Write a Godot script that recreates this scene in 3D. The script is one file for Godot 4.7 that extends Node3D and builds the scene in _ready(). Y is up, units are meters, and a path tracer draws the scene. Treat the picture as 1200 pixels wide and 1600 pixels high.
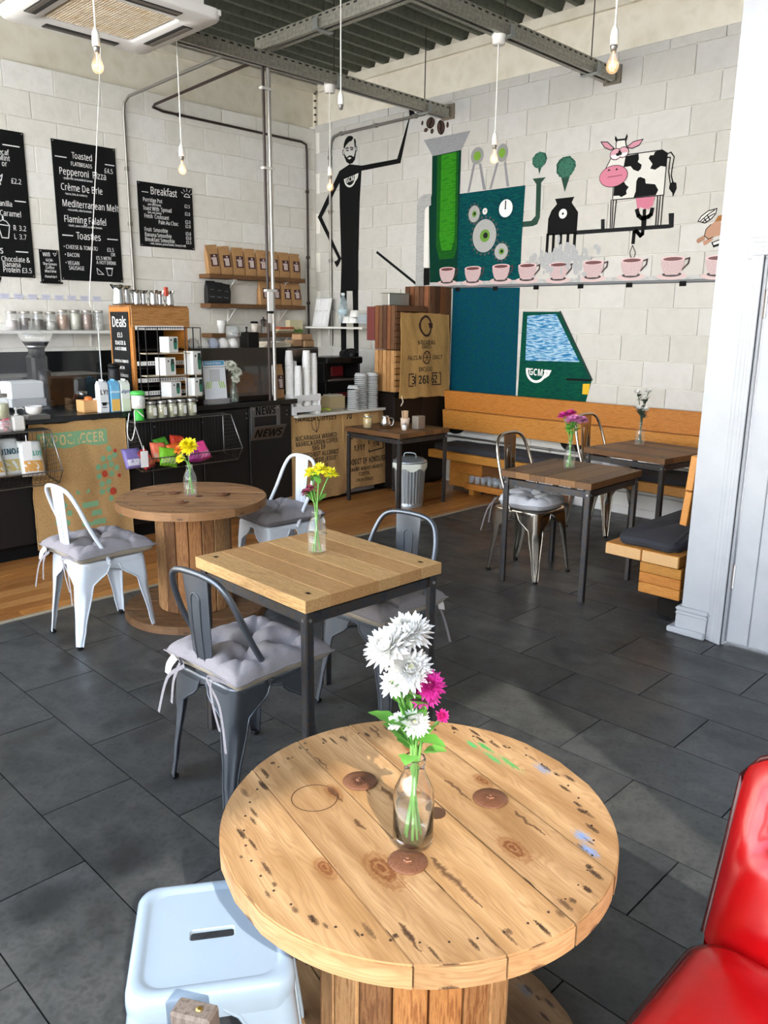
extends Node3D
# A café corner: painted block walls, a counter on the left, spool and oak tables, benches under a mural.

var mats := {}
var taken := {}
var rng := RandomNumberGenerator.new()
var fnt: SystemFont
var fnt_bold: SystemFont
var fnt_serif: SystemFont

# ---------------------------------------------------------------- mesh helpers
func nst() -> SurfaceTool:
	var st := SurfaceTool.new()
	st.begin(Mesh.PRIMITIVE_TRIANGLES)
	st.set_smooth_group(-1)
	return st

func tri(st: SurfaceTool, a: Vector3, b: Vector3, c: Vector3) -> void:
	st.add_vertex(a); st.add_vertex(b); st.add_vertex(c)

# corners counter-clockwise as seen from the front
func quad(st: SurfaceTool, a: Vector3, b: Vector3, c: Vector3, d: Vector3) -> void:
	tri(st, a, c, b); tri(st, a, d, c)

func box(st: SurfaceTool, c: Vector3, s: Vector3, b := 0.0, xf := Transform3D()) -> void:
	st.set_smooth_group(-1)
	var h := s / 2.0
	b = minf(b, minf(h.x, minf(h.y, h.z)) * 0.9)
	for ax in 3:
		var u := (ax + 1) % 3
		var w := (ax + 2) % 3
		for sg in [-1.0, 1.0]:
			var q: Array[Vector3] = []
			for k in [[-1, -1], [1, -1], [1, 1], [-1, 1]]:
				var p := Vector3()
				p[ax] = sg * h[ax]
				p[u] = k[0] * (h[u] - b)
				p[w] = k[1] * (h[w] - b)
				q.append(xf * (c + p))
			if sg > 0: quad(st, q[0], q[1], q[2], q[3])
			else: quad(st, q[3], q[2], q[1], q[0])
			if b > 0.0:
				for sg2 in [-1.0, 1.0]:
					var e: Array[Vector3] = []
					for k in [[0, -1], [0, 1], [1, 1], [1, -1]]:
						var p := Vector3()
						p[ax] = sg * (h[ax] - (b if k[0] == 1 else 0.0))
						p[u] = sg2 * (h[u] - (b if k[0] == 0 else 0.0))
						p[w] = k[1] * (h[w] - b)
						e.append(xf * (c + p))
					if sg * sg2 > 0: quad(st, e[3], e[2], e[1], e[0])
					else: quad(st, e[0], e[1], e[2], e[3])
	if b > 0.0:
		for sx in [-1.0, 1.0]:
			for sy in [-1.0, 1.0]:
				for sz in [-1.0, 1.0]:
					var a := xf * (c + Vector3(sx * h.x, sy * (h.y - b), sz * (h.z - b)))
					var d := xf * (c + Vector3(sx * (h.x - b), sy * h.y, sz * (h.z - b)))
					var e2 := xf * (c + Vector3(sx * (h.x - b), sy * (h.y - b), sz * h.z))
					if sx * sy * sz > 0: tri(st, a, e2, d)
					else: tri(st, a, d, e2)

func bx(c: Vector3, s: Vector3, b := 0.0, xf := Transform3D()) -> SurfaceTool:
	var st := nst()
	box(st, c, s, b, xf)
	return st

# box from two corners
func bb(a: Vector3, z: Vector3, b := 0.0) -> SurfaceTool:
	return bx((a + z) / 2.0, (z - a).abs(), b)

# rings of points joined into a skin; ring k+1 lies "above" ring k, points run clockwise seen from above
func loft(st: SurfaceTool, rings: Array, closed := true, cap0 := false, cap1 := false, smooth := true) -> void:
	st.set_smooth_group(0 if smooth else -1)
	for i in rings.size() - 1:
		var lo: PackedVector3Array = rings[i]
		var hi: PackedVector3Array = rings[i + 1]
		var m := lo.size()
		for j in (m if closed else m - 1):
			var k := (j + 1) % m
			tri(st, lo[j], lo[k], hi[k]); tri(st, lo[j], hi[k], hi[j])
	st.set_smooth_group(-1)
	if cap0: fan(st, rings[0], true)
	if cap1: fan(st, rings[-1], false)

func fan(st: SurfaceTool, ring: PackedVector3Array, down: bool) -> void:
	var c := Vector3()
	for p in ring: c += p
	c /= ring.size()
	for j in ring.size():
		var k := (j + 1) % ring.size()
		if down: tri(st, c, ring[k], ring[j])
		else: tri(st, c, ring[j], ring[k])

func circle(r: float, y: float, m: int, at := Vector3()) -> PackedVector3Array:
	var o := PackedVector3Array()
	for j in m:
		var a := TAU * j / m
		o.append(at + Vector3(r * cos(a), y, r * sin(a)))
	return o

# profile: r, y, r, y ... from the bottom outward and up
func lathe(st: SurfaceTool, prof: Array, m := 24, at := Vector3(), smooth := true) -> void:
	var rings := []
	for i in prof.size() / 2:
		rings.append(circle(maxf(prof[i * 2], 0.0001), prof[i * 2 + 1], m, at))
	loft(st, rings, true, false, false, smooth)

func lat(prof: Array, m := 24, at := Vector3(), smooth := true) -> SurfaceTool:
	var st := nst()
	lathe(st, prof, m, at, smooth)
	return st

func tube(st: SurfaceTool, pts: PackedVector3Array, r, m := 8, closed := false) -> void:
	var rings := []
	var cnt := pts.size()
	var t0 := ((pts[1] - pts[cnt - 1]) if closed else (pts[1] - pts[0])).normalized()
	var up := Vector3.UP if absf(t0.y) < 0.9 else Vector3.RIGHT
	var sd := t0.cross(up).normalized()
	for i in cnt:
		var a: Vector3 = pts[(i - 1 + cnt) % cnt] if closed else pts[maxi(i - 1, 0)]
		var b: Vector3 = pts[(i + 1) % cnt] if closed else pts[mini(i + 1, cnt - 1)]
		var t := (b - a).normalized()
		sd = (sd - t * sd.dot(t)).normalized()
		var w := t.cross(sd)
		var rr: float = r[i] if r is Array else r
		var ring := PackedVector3Array()
		for j in m:
			var an := TAU * j / m
			ring.append(pts[i] + (sd * cos(an) - w * sin(an)) * rr)
		rings.append(ring)
	if closed: rings.append(rings[0])
	loft(st, rings, true, not closed, not closed)

func tub(pts: Array, r, m := 8, closed := false) -> SurfaceTool:
	var st := nst()
	tube(st, PackedVector3Array(pts), r, m, closed)
	return st

# smooth path through given points
func curve(pts: Array, per := 6) -> PackedVector3Array:
	var o := PackedVector3Array()
	var m := pts.size()
	for i in m - 1:
		var p0: Vector3 = pts[maxi(i - 1, 0)]
		var p1: Vector3 = pts[i]
		var p2: Vector3 = pts[i + 1]
		var p3: Vector3 = pts[mini(i + 2, m - 1)]
		for k in per:
			o.append(p1.cubic_interpolate(p2, p0, p3, float(k) / per))
	o.append(pts[m - 1])
	return o

# polygon in x, y pushed from z0 to z1
func prism(st: SurfaceTool, poly: PackedVector2Array, z0: float, z1: float, xf := Transform3D(), uv := 0.0) -> void:
	st.set_smooth_group(-1)
	if Geometry2D.is_polygon_clockwise(poly): poly.reverse()
	var ix := Geometry2D.triangulate_polygon(poly)
	for i in ix.size() / 3:
		var a := poly[ix[i * 3]]
		var b := poly[ix[i * 3 + 1]]
		var c := poly[ix[i * 3 + 2]]
		if (b - a).cross(c - a) < 0.0:
			var t := b; b = c; c = t
		for p in [a, c, b]:
			if uv: st.set_uv(p * uv + Vector2(0.5, 0.5))
			st.add_vertex(xf * Vector3(p.x, p.y, z1))
		if z0 != z1:
			for p in [a, b, c]:
				if uv: st.set_uv(p * uv + Vector2(0.5, 0.5))
				st.add_vertex(xf * Vector3(p.x, p.y, z0))
	var along := 0.0
	if z0 != z1:
		for i in poly.size():
			var p := poly[i]
			var q := poly[(i + 1) % poly.size()]
			var c := [xf * Vector3(p.x, p.y, z0), xf * Vector3(q.x, q.y, z0), xf * Vector3(q.x, q.y, z1), xf * Vector3(p.x, p.y, z1)]
			if uv == 0.0: quad(st, c[0], c[1], c[2], c[3])
			else: # the grain runs round the edge
				var u0 := along * uv
				along += p.distance_to(q)
				var w := [Vector2(u0, 0.52), Vector2(along * uv, 0.52), Vector2(along * uv, 0.52 + (z1 - z0) * uv), Vector2(u0, 0.52 + (z1 - z0) * uv)]
				for k in [0, 2, 1, 0, 3, 2]:
					st.set_uv(w[k])
					st.add_vertex(c[k])

func P2(l: Array) -> PackedVector2Array:
	var o := PackedVector2Array()
	for i in l.size() / 2: o.append(Vector2(l[i * 2], l[i * 2 + 1]))
	return o

func ell(c: Vector2, rx: float, ry: float, m := 24) -> PackedVector2Array:
	var o := PackedVector2Array()
	for j in m: o.append(c + Vector2(rx * cos(TAU * j / m), ry * sin(TAU * j / m)))
	return o

# flat line of width w along x, y points at height z
func stroke(st: SurfaceTool, l: Array, w: float, z: float, closed := false) -> void:
	var p := P2(l)
	if closed: p.append(p[0])
	for i in p.size() - 1:
		var d := (p[i + 1] - p[i]).normalized() * w / 2.0
		var nn := Vector2(-d.y, d.x)
		var a := p[i] - d * 0.6
		var b := p[i + 1] + d * 0.6
		quad(st, V(a - nn, z), V(b - nn, z), V(b + nn, z), V(a + nn, z))

func V(p: Vector2, z: float) -> Vector3:
	return Vector3(p.x, p.y, z)

# open sheet of nu x nv quads from a function of u, v in 0..1, seen from the side where u runs right and v runs up
func sheet(st: SurfaceTool, nu: int, nv: int, f: Callable, smooth := true) -> void:
	var rows := []
	for i in nv + 1:
		var row := PackedVector3Array()
		for j in nu + 1: row.append(f.call(1.0 - float(j) / nu, float(i) / nv))
		rows.append(row)
	loft(st, rows, false, false, false, smooth)

func txt(st: SurfaceTool, s: String, size: float, at: Vector3, align := 0, font: SystemFont = null, xf := Transform3D(), squeeze := 1.0, depth := 0.002) -> void:
	var t := TextMesh.new()
	t.font = font if font else fnt
	t.text = s
	t.font_size = 24
	t.pixel_size = size / 24.0
	t.depth = depth
	t.curve_step = 3.0 if size < 0.05 else 2.0
	t.horizontal_alignment = align as HorizontalAlignment
	var b := Basis.IDENTITY.scaled(Vector3(squeeze, 1, 1))
	var arr := t.get_mesh_arrays()
	var vv: PackedVector3Array = arr[Mesh.ARRAY_VERTEX]
	var ii: PackedInt32Array = arr[Mesh.ARRAY_INDEX] if arr[Mesh.ARRAY_INDEX] != null else PackedInt32Array(range(vv.size()))
	var where := xf * Transform3D(b, at)
	st.set_smooth_group(-1)
	for i in ii: st.add_vertex(where * vv[i])

# ---------------------------------------------------------------- objects
func numbered(called: String) -> String:
	if not taken.has(called):
		taken[called] = 0
		return called
	taken[called] += 1
	return "%s_%03d" % [called, taken[called]]

func tag(o: Node, label: String, category: String, group := "") -> Node:
	o.set_meta("label", label)
	o.set_meta("category", category)
	if group: o.set_meta("group", group)
	return o

func thing(called: String, label: String, category: String, at := Vector3(), turn := 0.0, group := "") -> Node3D:
	var o := Node3D.new()
	o.name = numbered(called)
	add_child(o)
	o.position = at
	o.rotation.y = turn
	tag(o, label, category, group)
	return o

func obj(called: String, st: SurfaceTool, m: Material, parent: Node = null) -> MeshInstance3D:
	st.generate_normals()
	return put(called, st.commit(), m, parent)

func put(called: String, mesh: Mesh, m: Material, parent: Node = null) -> MeshInstance3D:
	var o := MeshInstance3D.new()
	o.mesh = mesh
	o.material_override = m
	if parent == null:
		o.name = numbered(called)
		add_child(o)
	else:
		o.name = called
		parent.add_child(o, true)
	return o

func done(st: SurfaceTool) -> ArrayMesh:
	st.generate_normals()
	return st.commit()

func struct(called: String, st: SurfaceTool, m: Material) -> MeshInstance3D:
	var o := obj(called, st, m)
	o.set_meta("kind", "structure")
	return o

func stuff(o: Node) -> Node:
	o.set_meta("kind", "stuff")
	return o

func dup(o: Node3D, at: Vector3, turn: float, label := "", called := "") -> Node3D:
	var c: Node3D = o.duplicate()
	var base := called if called else String(o.name)
	var cut := base.rfind("_0")
	if cut > 0: base = base.substr(0, cut)
	c.name = numbered(base)
	add_child(c)
	c.position = at
	c.rotation.y = turn
	if label: c.set_meta("label", label)
	return c

# ---------------------------------------------------------------- materials
func mat(c: Color, rough := 0.6, metal := 0.0) -> StandardMaterial3D:
	var key := "%s %s %s" % [c.to_html(), rough, metal]
	if mats.has(key): return mats[key]
	var m := StandardMaterial3D.new()
	m.albedo_color = c
	m.roughness = rough
	m.metallic = metal
	if metal == 0.0 and c.get_luminance() < 0.12: m.metallic_specular = 0.3
	mats[key] = m
	return m

func C(s: String) -> Color:
	return Color.html(s)

var texs := {}
func noise_tex(f: float, cols: Array, sd: int, octv := 4, size := 512, type := FastNoiseLite.TYPE_SIMPLEX_SMOOTH) -> NoiseTexture2D:
	var key := "%s %s %s %s" % [f, cols, sd, octv]
	if texs.has(key): return texs[key]
	var nz := FastNoiseLite.new()
	nz.noise_type = type
	nz.frequency = f
	nz.seed = sd
	nz.fractal_octaves = octv
	var t := NoiseTexture2D.new()
	t.width = size
	t.height = size
	t.seamless = true
	t.noise = nz
	if cols.size():
		var g := Gradient.new()
		var offs := PackedFloat32Array()
		var cc := PackedColorArray()
		for i in cols.size():
			offs.append(float(i) / (cols.size() - 1))
			cc.append(cols[i])
		g.offsets = offs
		g.colors = cc
		t.color_ramp = g
	texs[key] = t
	return t

# a surface coloured by noise, scaled per axis, in the object's own or the world's axes
func noisy(cols: Array, freq: float, scale: Vector3, sd: int, rough := 0.6, world := false, relief := 0.0, metal := 0.0) -> StandardMaterial3D:
	var m := StandardMaterial3D.new()
	m.albedo_texture = noise_tex(freq, cols, sd)
	m.roughness = rough
	m.metallic = metal
	m.uv1_triplanar = true
	m.uv1_world_triplanar = world
	m.uv1_scale = scale
	if relief > 0.0:
		m.heightmap_enabled = true
		m.heightmap_scale = relief
		m.heightmap_texture = noise_tex(0.03, [], 7)
	return m

# wood whose grain runs along the given axis (0 x, 1 y, 2 z), a few tones of it
func wood(cols: Array, axis: int, sd: int, tones: Array, rough := 0.55, world := false, fine := 7.0) -> Array:
	var o := []
	var sc := Vector3(fine, fine, fine)
	sc[axis] = fine * 0.09
	var tex := noise_tex(0.02, cols, sd, 5)
	var fin := noise_tex(0.05, [Color(0.72, 0.72, 0.72), Color.WHITE, Color(0.85, 0.85, 0.85), Color.WHITE], 9, 3)
	for i in tones.size():
		var m := StandardMaterial3D.new()
		m.albedo_texture = tex
		m.albedo_color = tones[i]
		m.roughness = rough
		m.uv1_triplanar = true
		m.uv1_world_triplanar = world
		m.uv1_scale = sc
		m.uv1_offset = Vector3(0.37 * i, 0.61 * i, 0.23 * i)
		m.detail_enabled = true
		m.detail_albedo = fin
		m.detail_blend_mode = BaseMaterial3D.BLEND_MODE_MUL
		m.detail_uv_layer = BaseMaterial3D.DETAIL_UV_2
		m.uv2_triplanar = true
		m.uv2_world_triplanar = world
		m.uv2_scale = sc * 2.3
		o.append(m)
	return o

# plain colour broken up by one shared mottling
func mottled(c: Color, rough := 0.6, fine := 8.0) -> StandardMaterial3D:
	var key := "mottled %s %s %s" % [c.to_html(), rough, fine]
	if mats.has(key): return mats[key]
	var m := noisy([Color(0.7, 0.7, 0.7), Color(0.9, 0.9, 0.9), Color.WHITE], 0.06, Vector3(fine, fine, fine), 3, rough)
	m.albedo_color = c.lightened(0.1)
	mats[key] = m
	return m

func glass(tint := Color(1, 1, 1), a := 0.04) -> StandardMaterial3D:
	var key := "glass %s %s" % [tint.to_html(), a]
	if mats.has(key): return mats[key]
	var m := StandardMaterial3D.new()
	m.transparency = BaseMaterial3D.TRANSPARENCY_ALPHA
	m.albedo_color = Color(tint.r, tint.g, tint.b, a)
	m.roughness = 0.03
	mats[key] = m
	return m

const ZW := -6.6      # face of the mural wall
const XW := -7.71     # face of the menu wall
const LEFT := PI / 2  # turn that makes x run along the menu wall, to the right as one looks at it

var white_wall: Array = []
var mural_wall: Array = []
var oak: Array = []
var oak_x: Array = []
var pine: Array = []
var spoolwood: Array = []
var steel: StandardMaterial3D
var black_steel: StandardMaterial3D
var black: StandardMaterial3D
var chalk: StandardMaterial3D
var burlap: StandardMaterial3D
var ink: StandardMaterial3D
var clear: StandardMaterial3D

func _ready() -> void:
	rng.seed = 11
	var cam := Camera3D.new()
	cam.name = "camera"
	cam.fov = 65.3
	cam.near = 0.05
	cam.transform = Transform3D(Basis(Vector3(0.710422, 0.010955, -0.70369), Vector3(-0.17035, 0.972823, -0.156834), Vector3(0.682848, 0.231293, 0.692981)).orthonormalized(), Vector3(0, 1.68, 0))
	add_child(cam)
	cam.current = true
	var env := Environment.new()
	env.tonemap_mode = Environment.TONE_MAPPER_LINEAR
	env.tonemap_exposure = 1.65
	env.background_mode = Environment.BG_SKY
	var sk := ProceduralSkyMaterial.new()
	sk.sky_top_color = Color(0.5, 0.58, 0.7)
	sk.sky_curve = 0.25
	sk.sky_horizon_color = Color(1.0, 0.985, 0.95)
	sk.ground_horizon_color = Color(0.75, 0.74, 0.72)
	sk.ground_bottom_color = Color(0.55, 0.53, 0.5)
	sk.sky_energy_multiplier = 2.6
	sk.ground_energy_multiplier = 3.5
	env.sky = Sky.new()
	env.sky.sky_material = sk
	env.sdfgi_enabled = true
	env.ssao_enabled = true
	env.ssil_enabled = true
	var we := WorldEnvironment.new()
	we.name = "surroundings"
	we.environment = env
	add_child(we)
	var sun := DirectionalLight3D.new()
	sun.name = "sun"
	sun.light_energy = 9.0
	sun.light_color = Color(1.0, 0.975, 0.94)
	sun.light_angular_distance = 0.6
	sun.shadow_enabled = true
	add_child(sun)
	sun.look_at_from_position(Vector3(7.2, 6.0, 3.3), Vector3.ZERO)

	fnt = SystemFont.new(); fnt.font_names = PackedStringArray(["Droid Sans"])
	fnt_bold = SystemFont.new(); fnt_bold.font_names = PackedStringArray(["Droid Sans"]); fnt_bold.font_weight = 700
	fnt_serif = SystemFont.new(); fnt_serif.font_names = PackedStringArray(["Droid Serif"])
	materials()
	room_shell()
	tiled_floor()
	ceiling_parts()
	mural()
	counters()
	shelves()
	benches()
	tables_and_chairs()
	menu_boards()
	sacks()
	counter_goods()
	corner_goods()
	shelf_goods()
	flowers()
	red_chair()

func materials() -> void:
	for i in 3:
		var m := noisy([C("e3e1da"), C("e8e6df"), C("eceae4"), C("e6e4dd")], 0.012, Vector3(0.9, 0.9, 0.9), 5, 0.55, true, 0.12)
		m.uv1_offset = Vector3(0.3, 0.5, 0.7) * i
		m.albedo_color = [Color(1, 1, 1), Color(0.985, 0.98, 0.97), Color(0.97, 0.965, 0.95)][i]
		white_wall.append(m)
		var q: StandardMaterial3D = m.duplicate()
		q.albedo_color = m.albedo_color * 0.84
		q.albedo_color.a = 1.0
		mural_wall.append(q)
	oak = wood([C("8e643a"), C("b58a54"), C("c79d68"), C("a8804a"), C("be945e")], 2, 21, [Color(1, 1, 1), Color(0.95, 0.92, 0.9), Color(0.72, 0.66, 0.6), Color(0.6, 0.54, 0.48)])
	oak_x = wood([C("946a3c"), C("bd9158"), C("cfa56e"), C("b08750"), C("c69c64")], 0, 22, [Color(1, 1, 1), Color(0.94, 0.9, 0.87), Color(0.7, 0.62, 0.55), Color(0.56, 0.49, 0.43)])
	pine = wood([C("aa661f"), C("c78437"), C("d39145"), C("ba772c"), C("cd8b3e")], 0, 31, [Color(1, 1, 1), Color(0.96, 0.92, 0.88), Color(0.93, 0.95, 0.9)], 0.4)
	spoolwood = wood([C("6d4524"), C("a3774a"), C("b98f60"), C("8f6238"), C("ac8253")], 1, 41, [Color(1, 1, 1), Color(0.86, 0.8, 0.74), Color(0.95, 0.86, 0.74), Color(0.72, 0.66, 0.6)], 0.65)
	steel = mat(C("c9c9c7"), 0.28, 1.0)
	black_steel = noisy([C("3a3c3f"), C("4a4c50"), C("554d46"), C("404347")], 0.02, Vector3(2, 2, 2), 51, 0.42, true, 0.0, 0.7)
	black = mat(C("09090a"), 0.5)
	chalk = mat(C("ececea"), 0.8)
	ink = mat(C("2a211b"), 0.8)
	burlap = noisy([C("b98f55"), C("c9a26a"), C("d2ad77"), C("c0975d")], 0.03, Vector3(3, 3, 3), 61, 0.95, false, 0.0)
	burlap.detail_enabled = true
	burlap.detail_albedo = noise_tex(0.2, [Color(0.82, 0.8, 0.77), Color.WHITE], 63, 2)
	burlap.detail_blend_mode = BaseMaterial3D.BLEND_MODE_MUL
	burlap.detail_uv_layer = BaseMaterial3D.DETAIL_UV_2
	burlap.uv2_triplanar = true
	burlap.uv2_scale = Vector3(9, 9, 9)
	clear = glass()

# blocks laid in courses over a rectangle; every block is a mesh of its own, one shape per length
func block_wall(wall: Node3D, tones: Array, length: float, y0: float, y1: float, first: float, shift: float, turn: float, org: Vector3) -> void:
	var kinds := {}
	var pitch := 0.2225
	var y := first
	var row := 0
	while y > y0:
		var top := minf(y, y1)
		var bot := maxf(y - pitch, y0)
		var x := -0.45 + shift + (0.225 if row % 2 else 0.0)
		while x < length:
			var a := maxf(x, 0.0)
			var b := minf(x + 0.45, length)
			if b - a > 0.03 and top - bot > 0.03:
				var w := b - a - 0.0045
				var hh := top - bot - 0.0045
				var key := "%.3f %.3f" % [w, hh]
				if not kinds.has(key):
					kinds[key] = done(bx(Vector3(0, 0, -0.03), Vector3(w, hh, 0.06), 0.0035))
				var o := put("block", kinds[key], tones[rng.randi() % tones.size()], wall)
				o.transform = Transform3D(Basis(Vector3.UP, turn), org) * Transform3D(Basis.IDENTITY, Vector3((a + b) / 2, (top + bot) / 2, rng.randf_range(-0.0008, 0.0008)))
			x += 0.45
		y -= pitch
		row += 1

func room_shell() -> void:
	var paint: StandardMaterial3D = white_wall[1]
	var w := struct("wall_left", bb(Vector3(XW - 0.25, -0.1, ZW - 0.25), Vector3(XW - 0.009, 3.856, 3.85)), paint)
	# z runs towards the viewer, so the blocks start at the corner seen from the left
	block_wall(w, white_wall, 4.6, 0.9, 3.856, 3.856, 0.16, LEFT, Vector3(XW, 0, ZW + 4.6))
	w = struct("wall_back", bb(Vector3(XW - 0.25, -0.1, ZW - 0.25), Vector3(-1.5, 3.9, ZW - 0.009)), paint)
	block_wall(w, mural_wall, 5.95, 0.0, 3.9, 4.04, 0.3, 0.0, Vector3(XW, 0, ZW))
	# cladding above the block walls, set back a little
	var clad := noisy([C("d6cfb9"), C("e0d9c6"), C("e6e0cf"), C("dad3be")], 0.008, Vector3(0.7, 0.7, 0.7), 71, 0.7, true)
	struct("wall_left_upper", bb(Vector3(XW - 0.35, 3.85, ZW - 0.3), Vector3(XW - 0.1, 4.5, 3.85)), clad)
	struct("wall_back_upper", bb(Vector3(XW - 0.3, 3.895, ZW - 0.35), Vector3(-1.5, 4.5, ZW - 0.1)), clad)
	var st := bb(Vector3(XW - 0.1, 4.27, ZW - 0.1), Vector3(XW - 0.06, 4.36, 3.6), 0.004)
	box(st, Vector3((XW - 1.5) / 2, 4.315, ZW - 0.08), Vector3(-1.5 - XW, 0.09, 0.04), 0.004)
	struct("trim_1", st, clad)
	# perforated angle in the corner of the cladding
	var an := thing("corner_angle", "painted perforated metal angle upright in the ceiling corner above the block walls", "bracket", Vector3(XW - 0.085, 3.9, ZW - 0.085))
	obj("upright", bx(Vector3(0.0, 0.2, 0), Vector3(0.05, 0.4, 0.05), 0.004), clad, an)
	for i in 5:
		obj("hole", bx(Vector3(0.0255, 0.06 + i * 0.075, 0.0255), Vector3(0.02, 0.018, 0.02), 0.0), mat(C("3a352e"), 0.8), an).rotation.y = 0.0
	# end of the partition and the wall with the door
	var smooth_white := noisy([C("a8abaf"), C("aeb1b4"), C("b2b5b8")], 0.01, Vector3(0.8, 0.8, 0.8), 75, 0.4, true)
	struct("wall_right", bb(Vector3(-1.78, -0.1, -6.7), Vector3(-1.56, 4.5, -4.2)), smooth_white)
	struct("wall_door", bb(Vector3(-1.78, -0.1, -4.4), Vector3(-1.53, 4.5, -4.19)), smooth_white)
	struct("wall_door_upper", bb(Vector3(-1.53, 2.03, -4.4), Vector3(-0.7, 4.5, -4.19)), smooth_white)
	struct("wall_door_side", bb(Vector3(-0.7, -0.1, -4.4), Vector3(2.75, 4.5, -4.19)), smooth_white)
	# architrave: stepped moulding round the door
	st = nst()
	for k in [[0.0, 0.1, 0.014], [0.022, 0.085, 0.022], [0.045, 0.085, 0.028], [0.062, 0.085, 0.034]]:
		var a: float = -1.625 + k[0]
		var z: float = -1.625 + k[1]
		var lo: float = 2.1 - k[1]
		box(st, Vector3((a + z) / 2, lo / 2, -4.19 + k[2] / 2), Vector3(z - a, lo, k[2]), 0.003)
		box(st, Vector3((a - 0.6) / 2, 2.1 - (k[0] + k[1]) / 2, -4.19 + k[2] / 2), Vector3(-0.6 - a, k[1] - k[0], k[2]), 0.003)
	struct("trim_2", st, smooth_white)
	var door := struct("door_1", bb(Vector3(-1.522, 0.012, -4.235), Vector3(-0.71, 2.005, -4.2), 0.002), smooth_white)
	for i in 7:
		obj("board", bb(Vector3(-1.52 + i * 0.116, 0.02, -4.2), Vector3(-1.52 + i * 0.116 + 0.112, 2.0, -4.191), 0.003), smooth_white, door)
	for y in [0.32, 1.72]:
		var hg := obj("hinge", bb(Vector3(-1.535, y, -4.196), Vector3(-1.512, y + 0.13, -4.184), 0.002), mat(C("e0dfdc"), 0.5), door)
		obj("hinge_pin", tub([Vector3(-1.526, y - 0.004, -4.182), Vector3(-1.526, y + 0.134, -4.182)], 0.006), mat(C("8a7f78"), 0.5, 0.5), hg)
	# baseboards: nib, and along the mural wall
	st = bb(Vector3(-1.8, 0.03, -4.4), Vector3(-1.625, 0.13, -4.165), 0.003)
	box(st, Vector3(-1.712, 0.142, -4.285), Vector3(0.19, 0.026, 0.25), 0.01)
	box(st, Vector3(-1.712, 0.118, -4.282), Vector3(0.185, 0.012, 0.245), 0.005)
	box(st, Vector3(-1.73, 0.018, -4.275), Vector3(0.215, 0.036, 0.27), 0.008)
	struct("baseboard_right", st, smooth_white)
	st = bb(Vector3(-5.4, 0.0, ZW), Vector3(-1.78, 0.2, ZW + 0.02), 0.003)
	box(st, Vector3(-3.6, 0.22, ZW + 0.012), Vector3(3.6, 0.03, 0.024), 0.008)
	box(st, Vector3(-3.6, 0.04, ZW + 0.02), Vector3(3.6, 0.08, 0.03), 0.01)
	struct("baseboard_back", st, mat(C("e6e5e1"), 0.5))
	# openings in thick walls: a tall glazed shop front behind the camera under a raised roof, a high window on the right
	st = bb(Vector3(-7.95, -0.1, 3.6), Vector3(2.75, 0.7, 3.85))
	box(st, Vector3(-2.6, 8.6, 3.725), Vector3(10.7, 0.4, 0.25))
	for x in [-7.7, -5.5, -3.2, -0.9]: box(st, Vector3(x, 4.6, 3.725), Vector3(0.4 if x < -7.0 else 0.12, 8.0, 0.25))
	box(st, Vector3(1.9, 4.6, 3.725), Vector3(1.7, 8.0, 0.25))
	for y in [3.0, 5.8]: box(st, Vector3(-2.6, y, 3.725), Vector3(10.7, 0.12, 0.2))
	struct("wall_front", st, smooth_white)
	st = bb(Vector3(2.5, -0.1, -4.4), Vector3(2.75, 1.0, 3.85))
	box(st, Vector3(2.625, 1.675, -1.25), Vector3(0.25, 1.35, 6.3))
	box(st, Vector3(2.625, 6.4, -0.3), Vector3(0.25, 4.8, 8.3))
	for k in [[-2.65, 3.5], [1.775, 0.25], [3.6, 0.5]]: box(st, Vector3(2.625, 3.175, k[0]), Vector3(0.25, 1.65, k[1]))
	struct("wall_window_side", st, smooth_white)
	struct("window_1", bb(Vector3(2.6, 2.35, -0.9), Vector3(2.61, 4.0, 1.65)), glass(Color(0.1, 0.1, 0.1), 0.62))
	st = bb(Vector3(-8.0, 4.36, 0.4), Vector3(2.75, 9.0, 0.6))
	box(st, Vector3(-2.6, 8.9, 2.2), Vector3(10.8, 0.2, 3.4))
	box(st, Vector3(-7.9, 6.6, 2.2), Vector3(0.2, 4.6, 3.4))
	struct("wall_raised_roof", st, smooth_white)
	struct("ground", bb(Vector3(-30, -0.4, -30), Vector3(30, -0.12, 30)), mat(C("e9e9e8"), 0.9))

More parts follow.
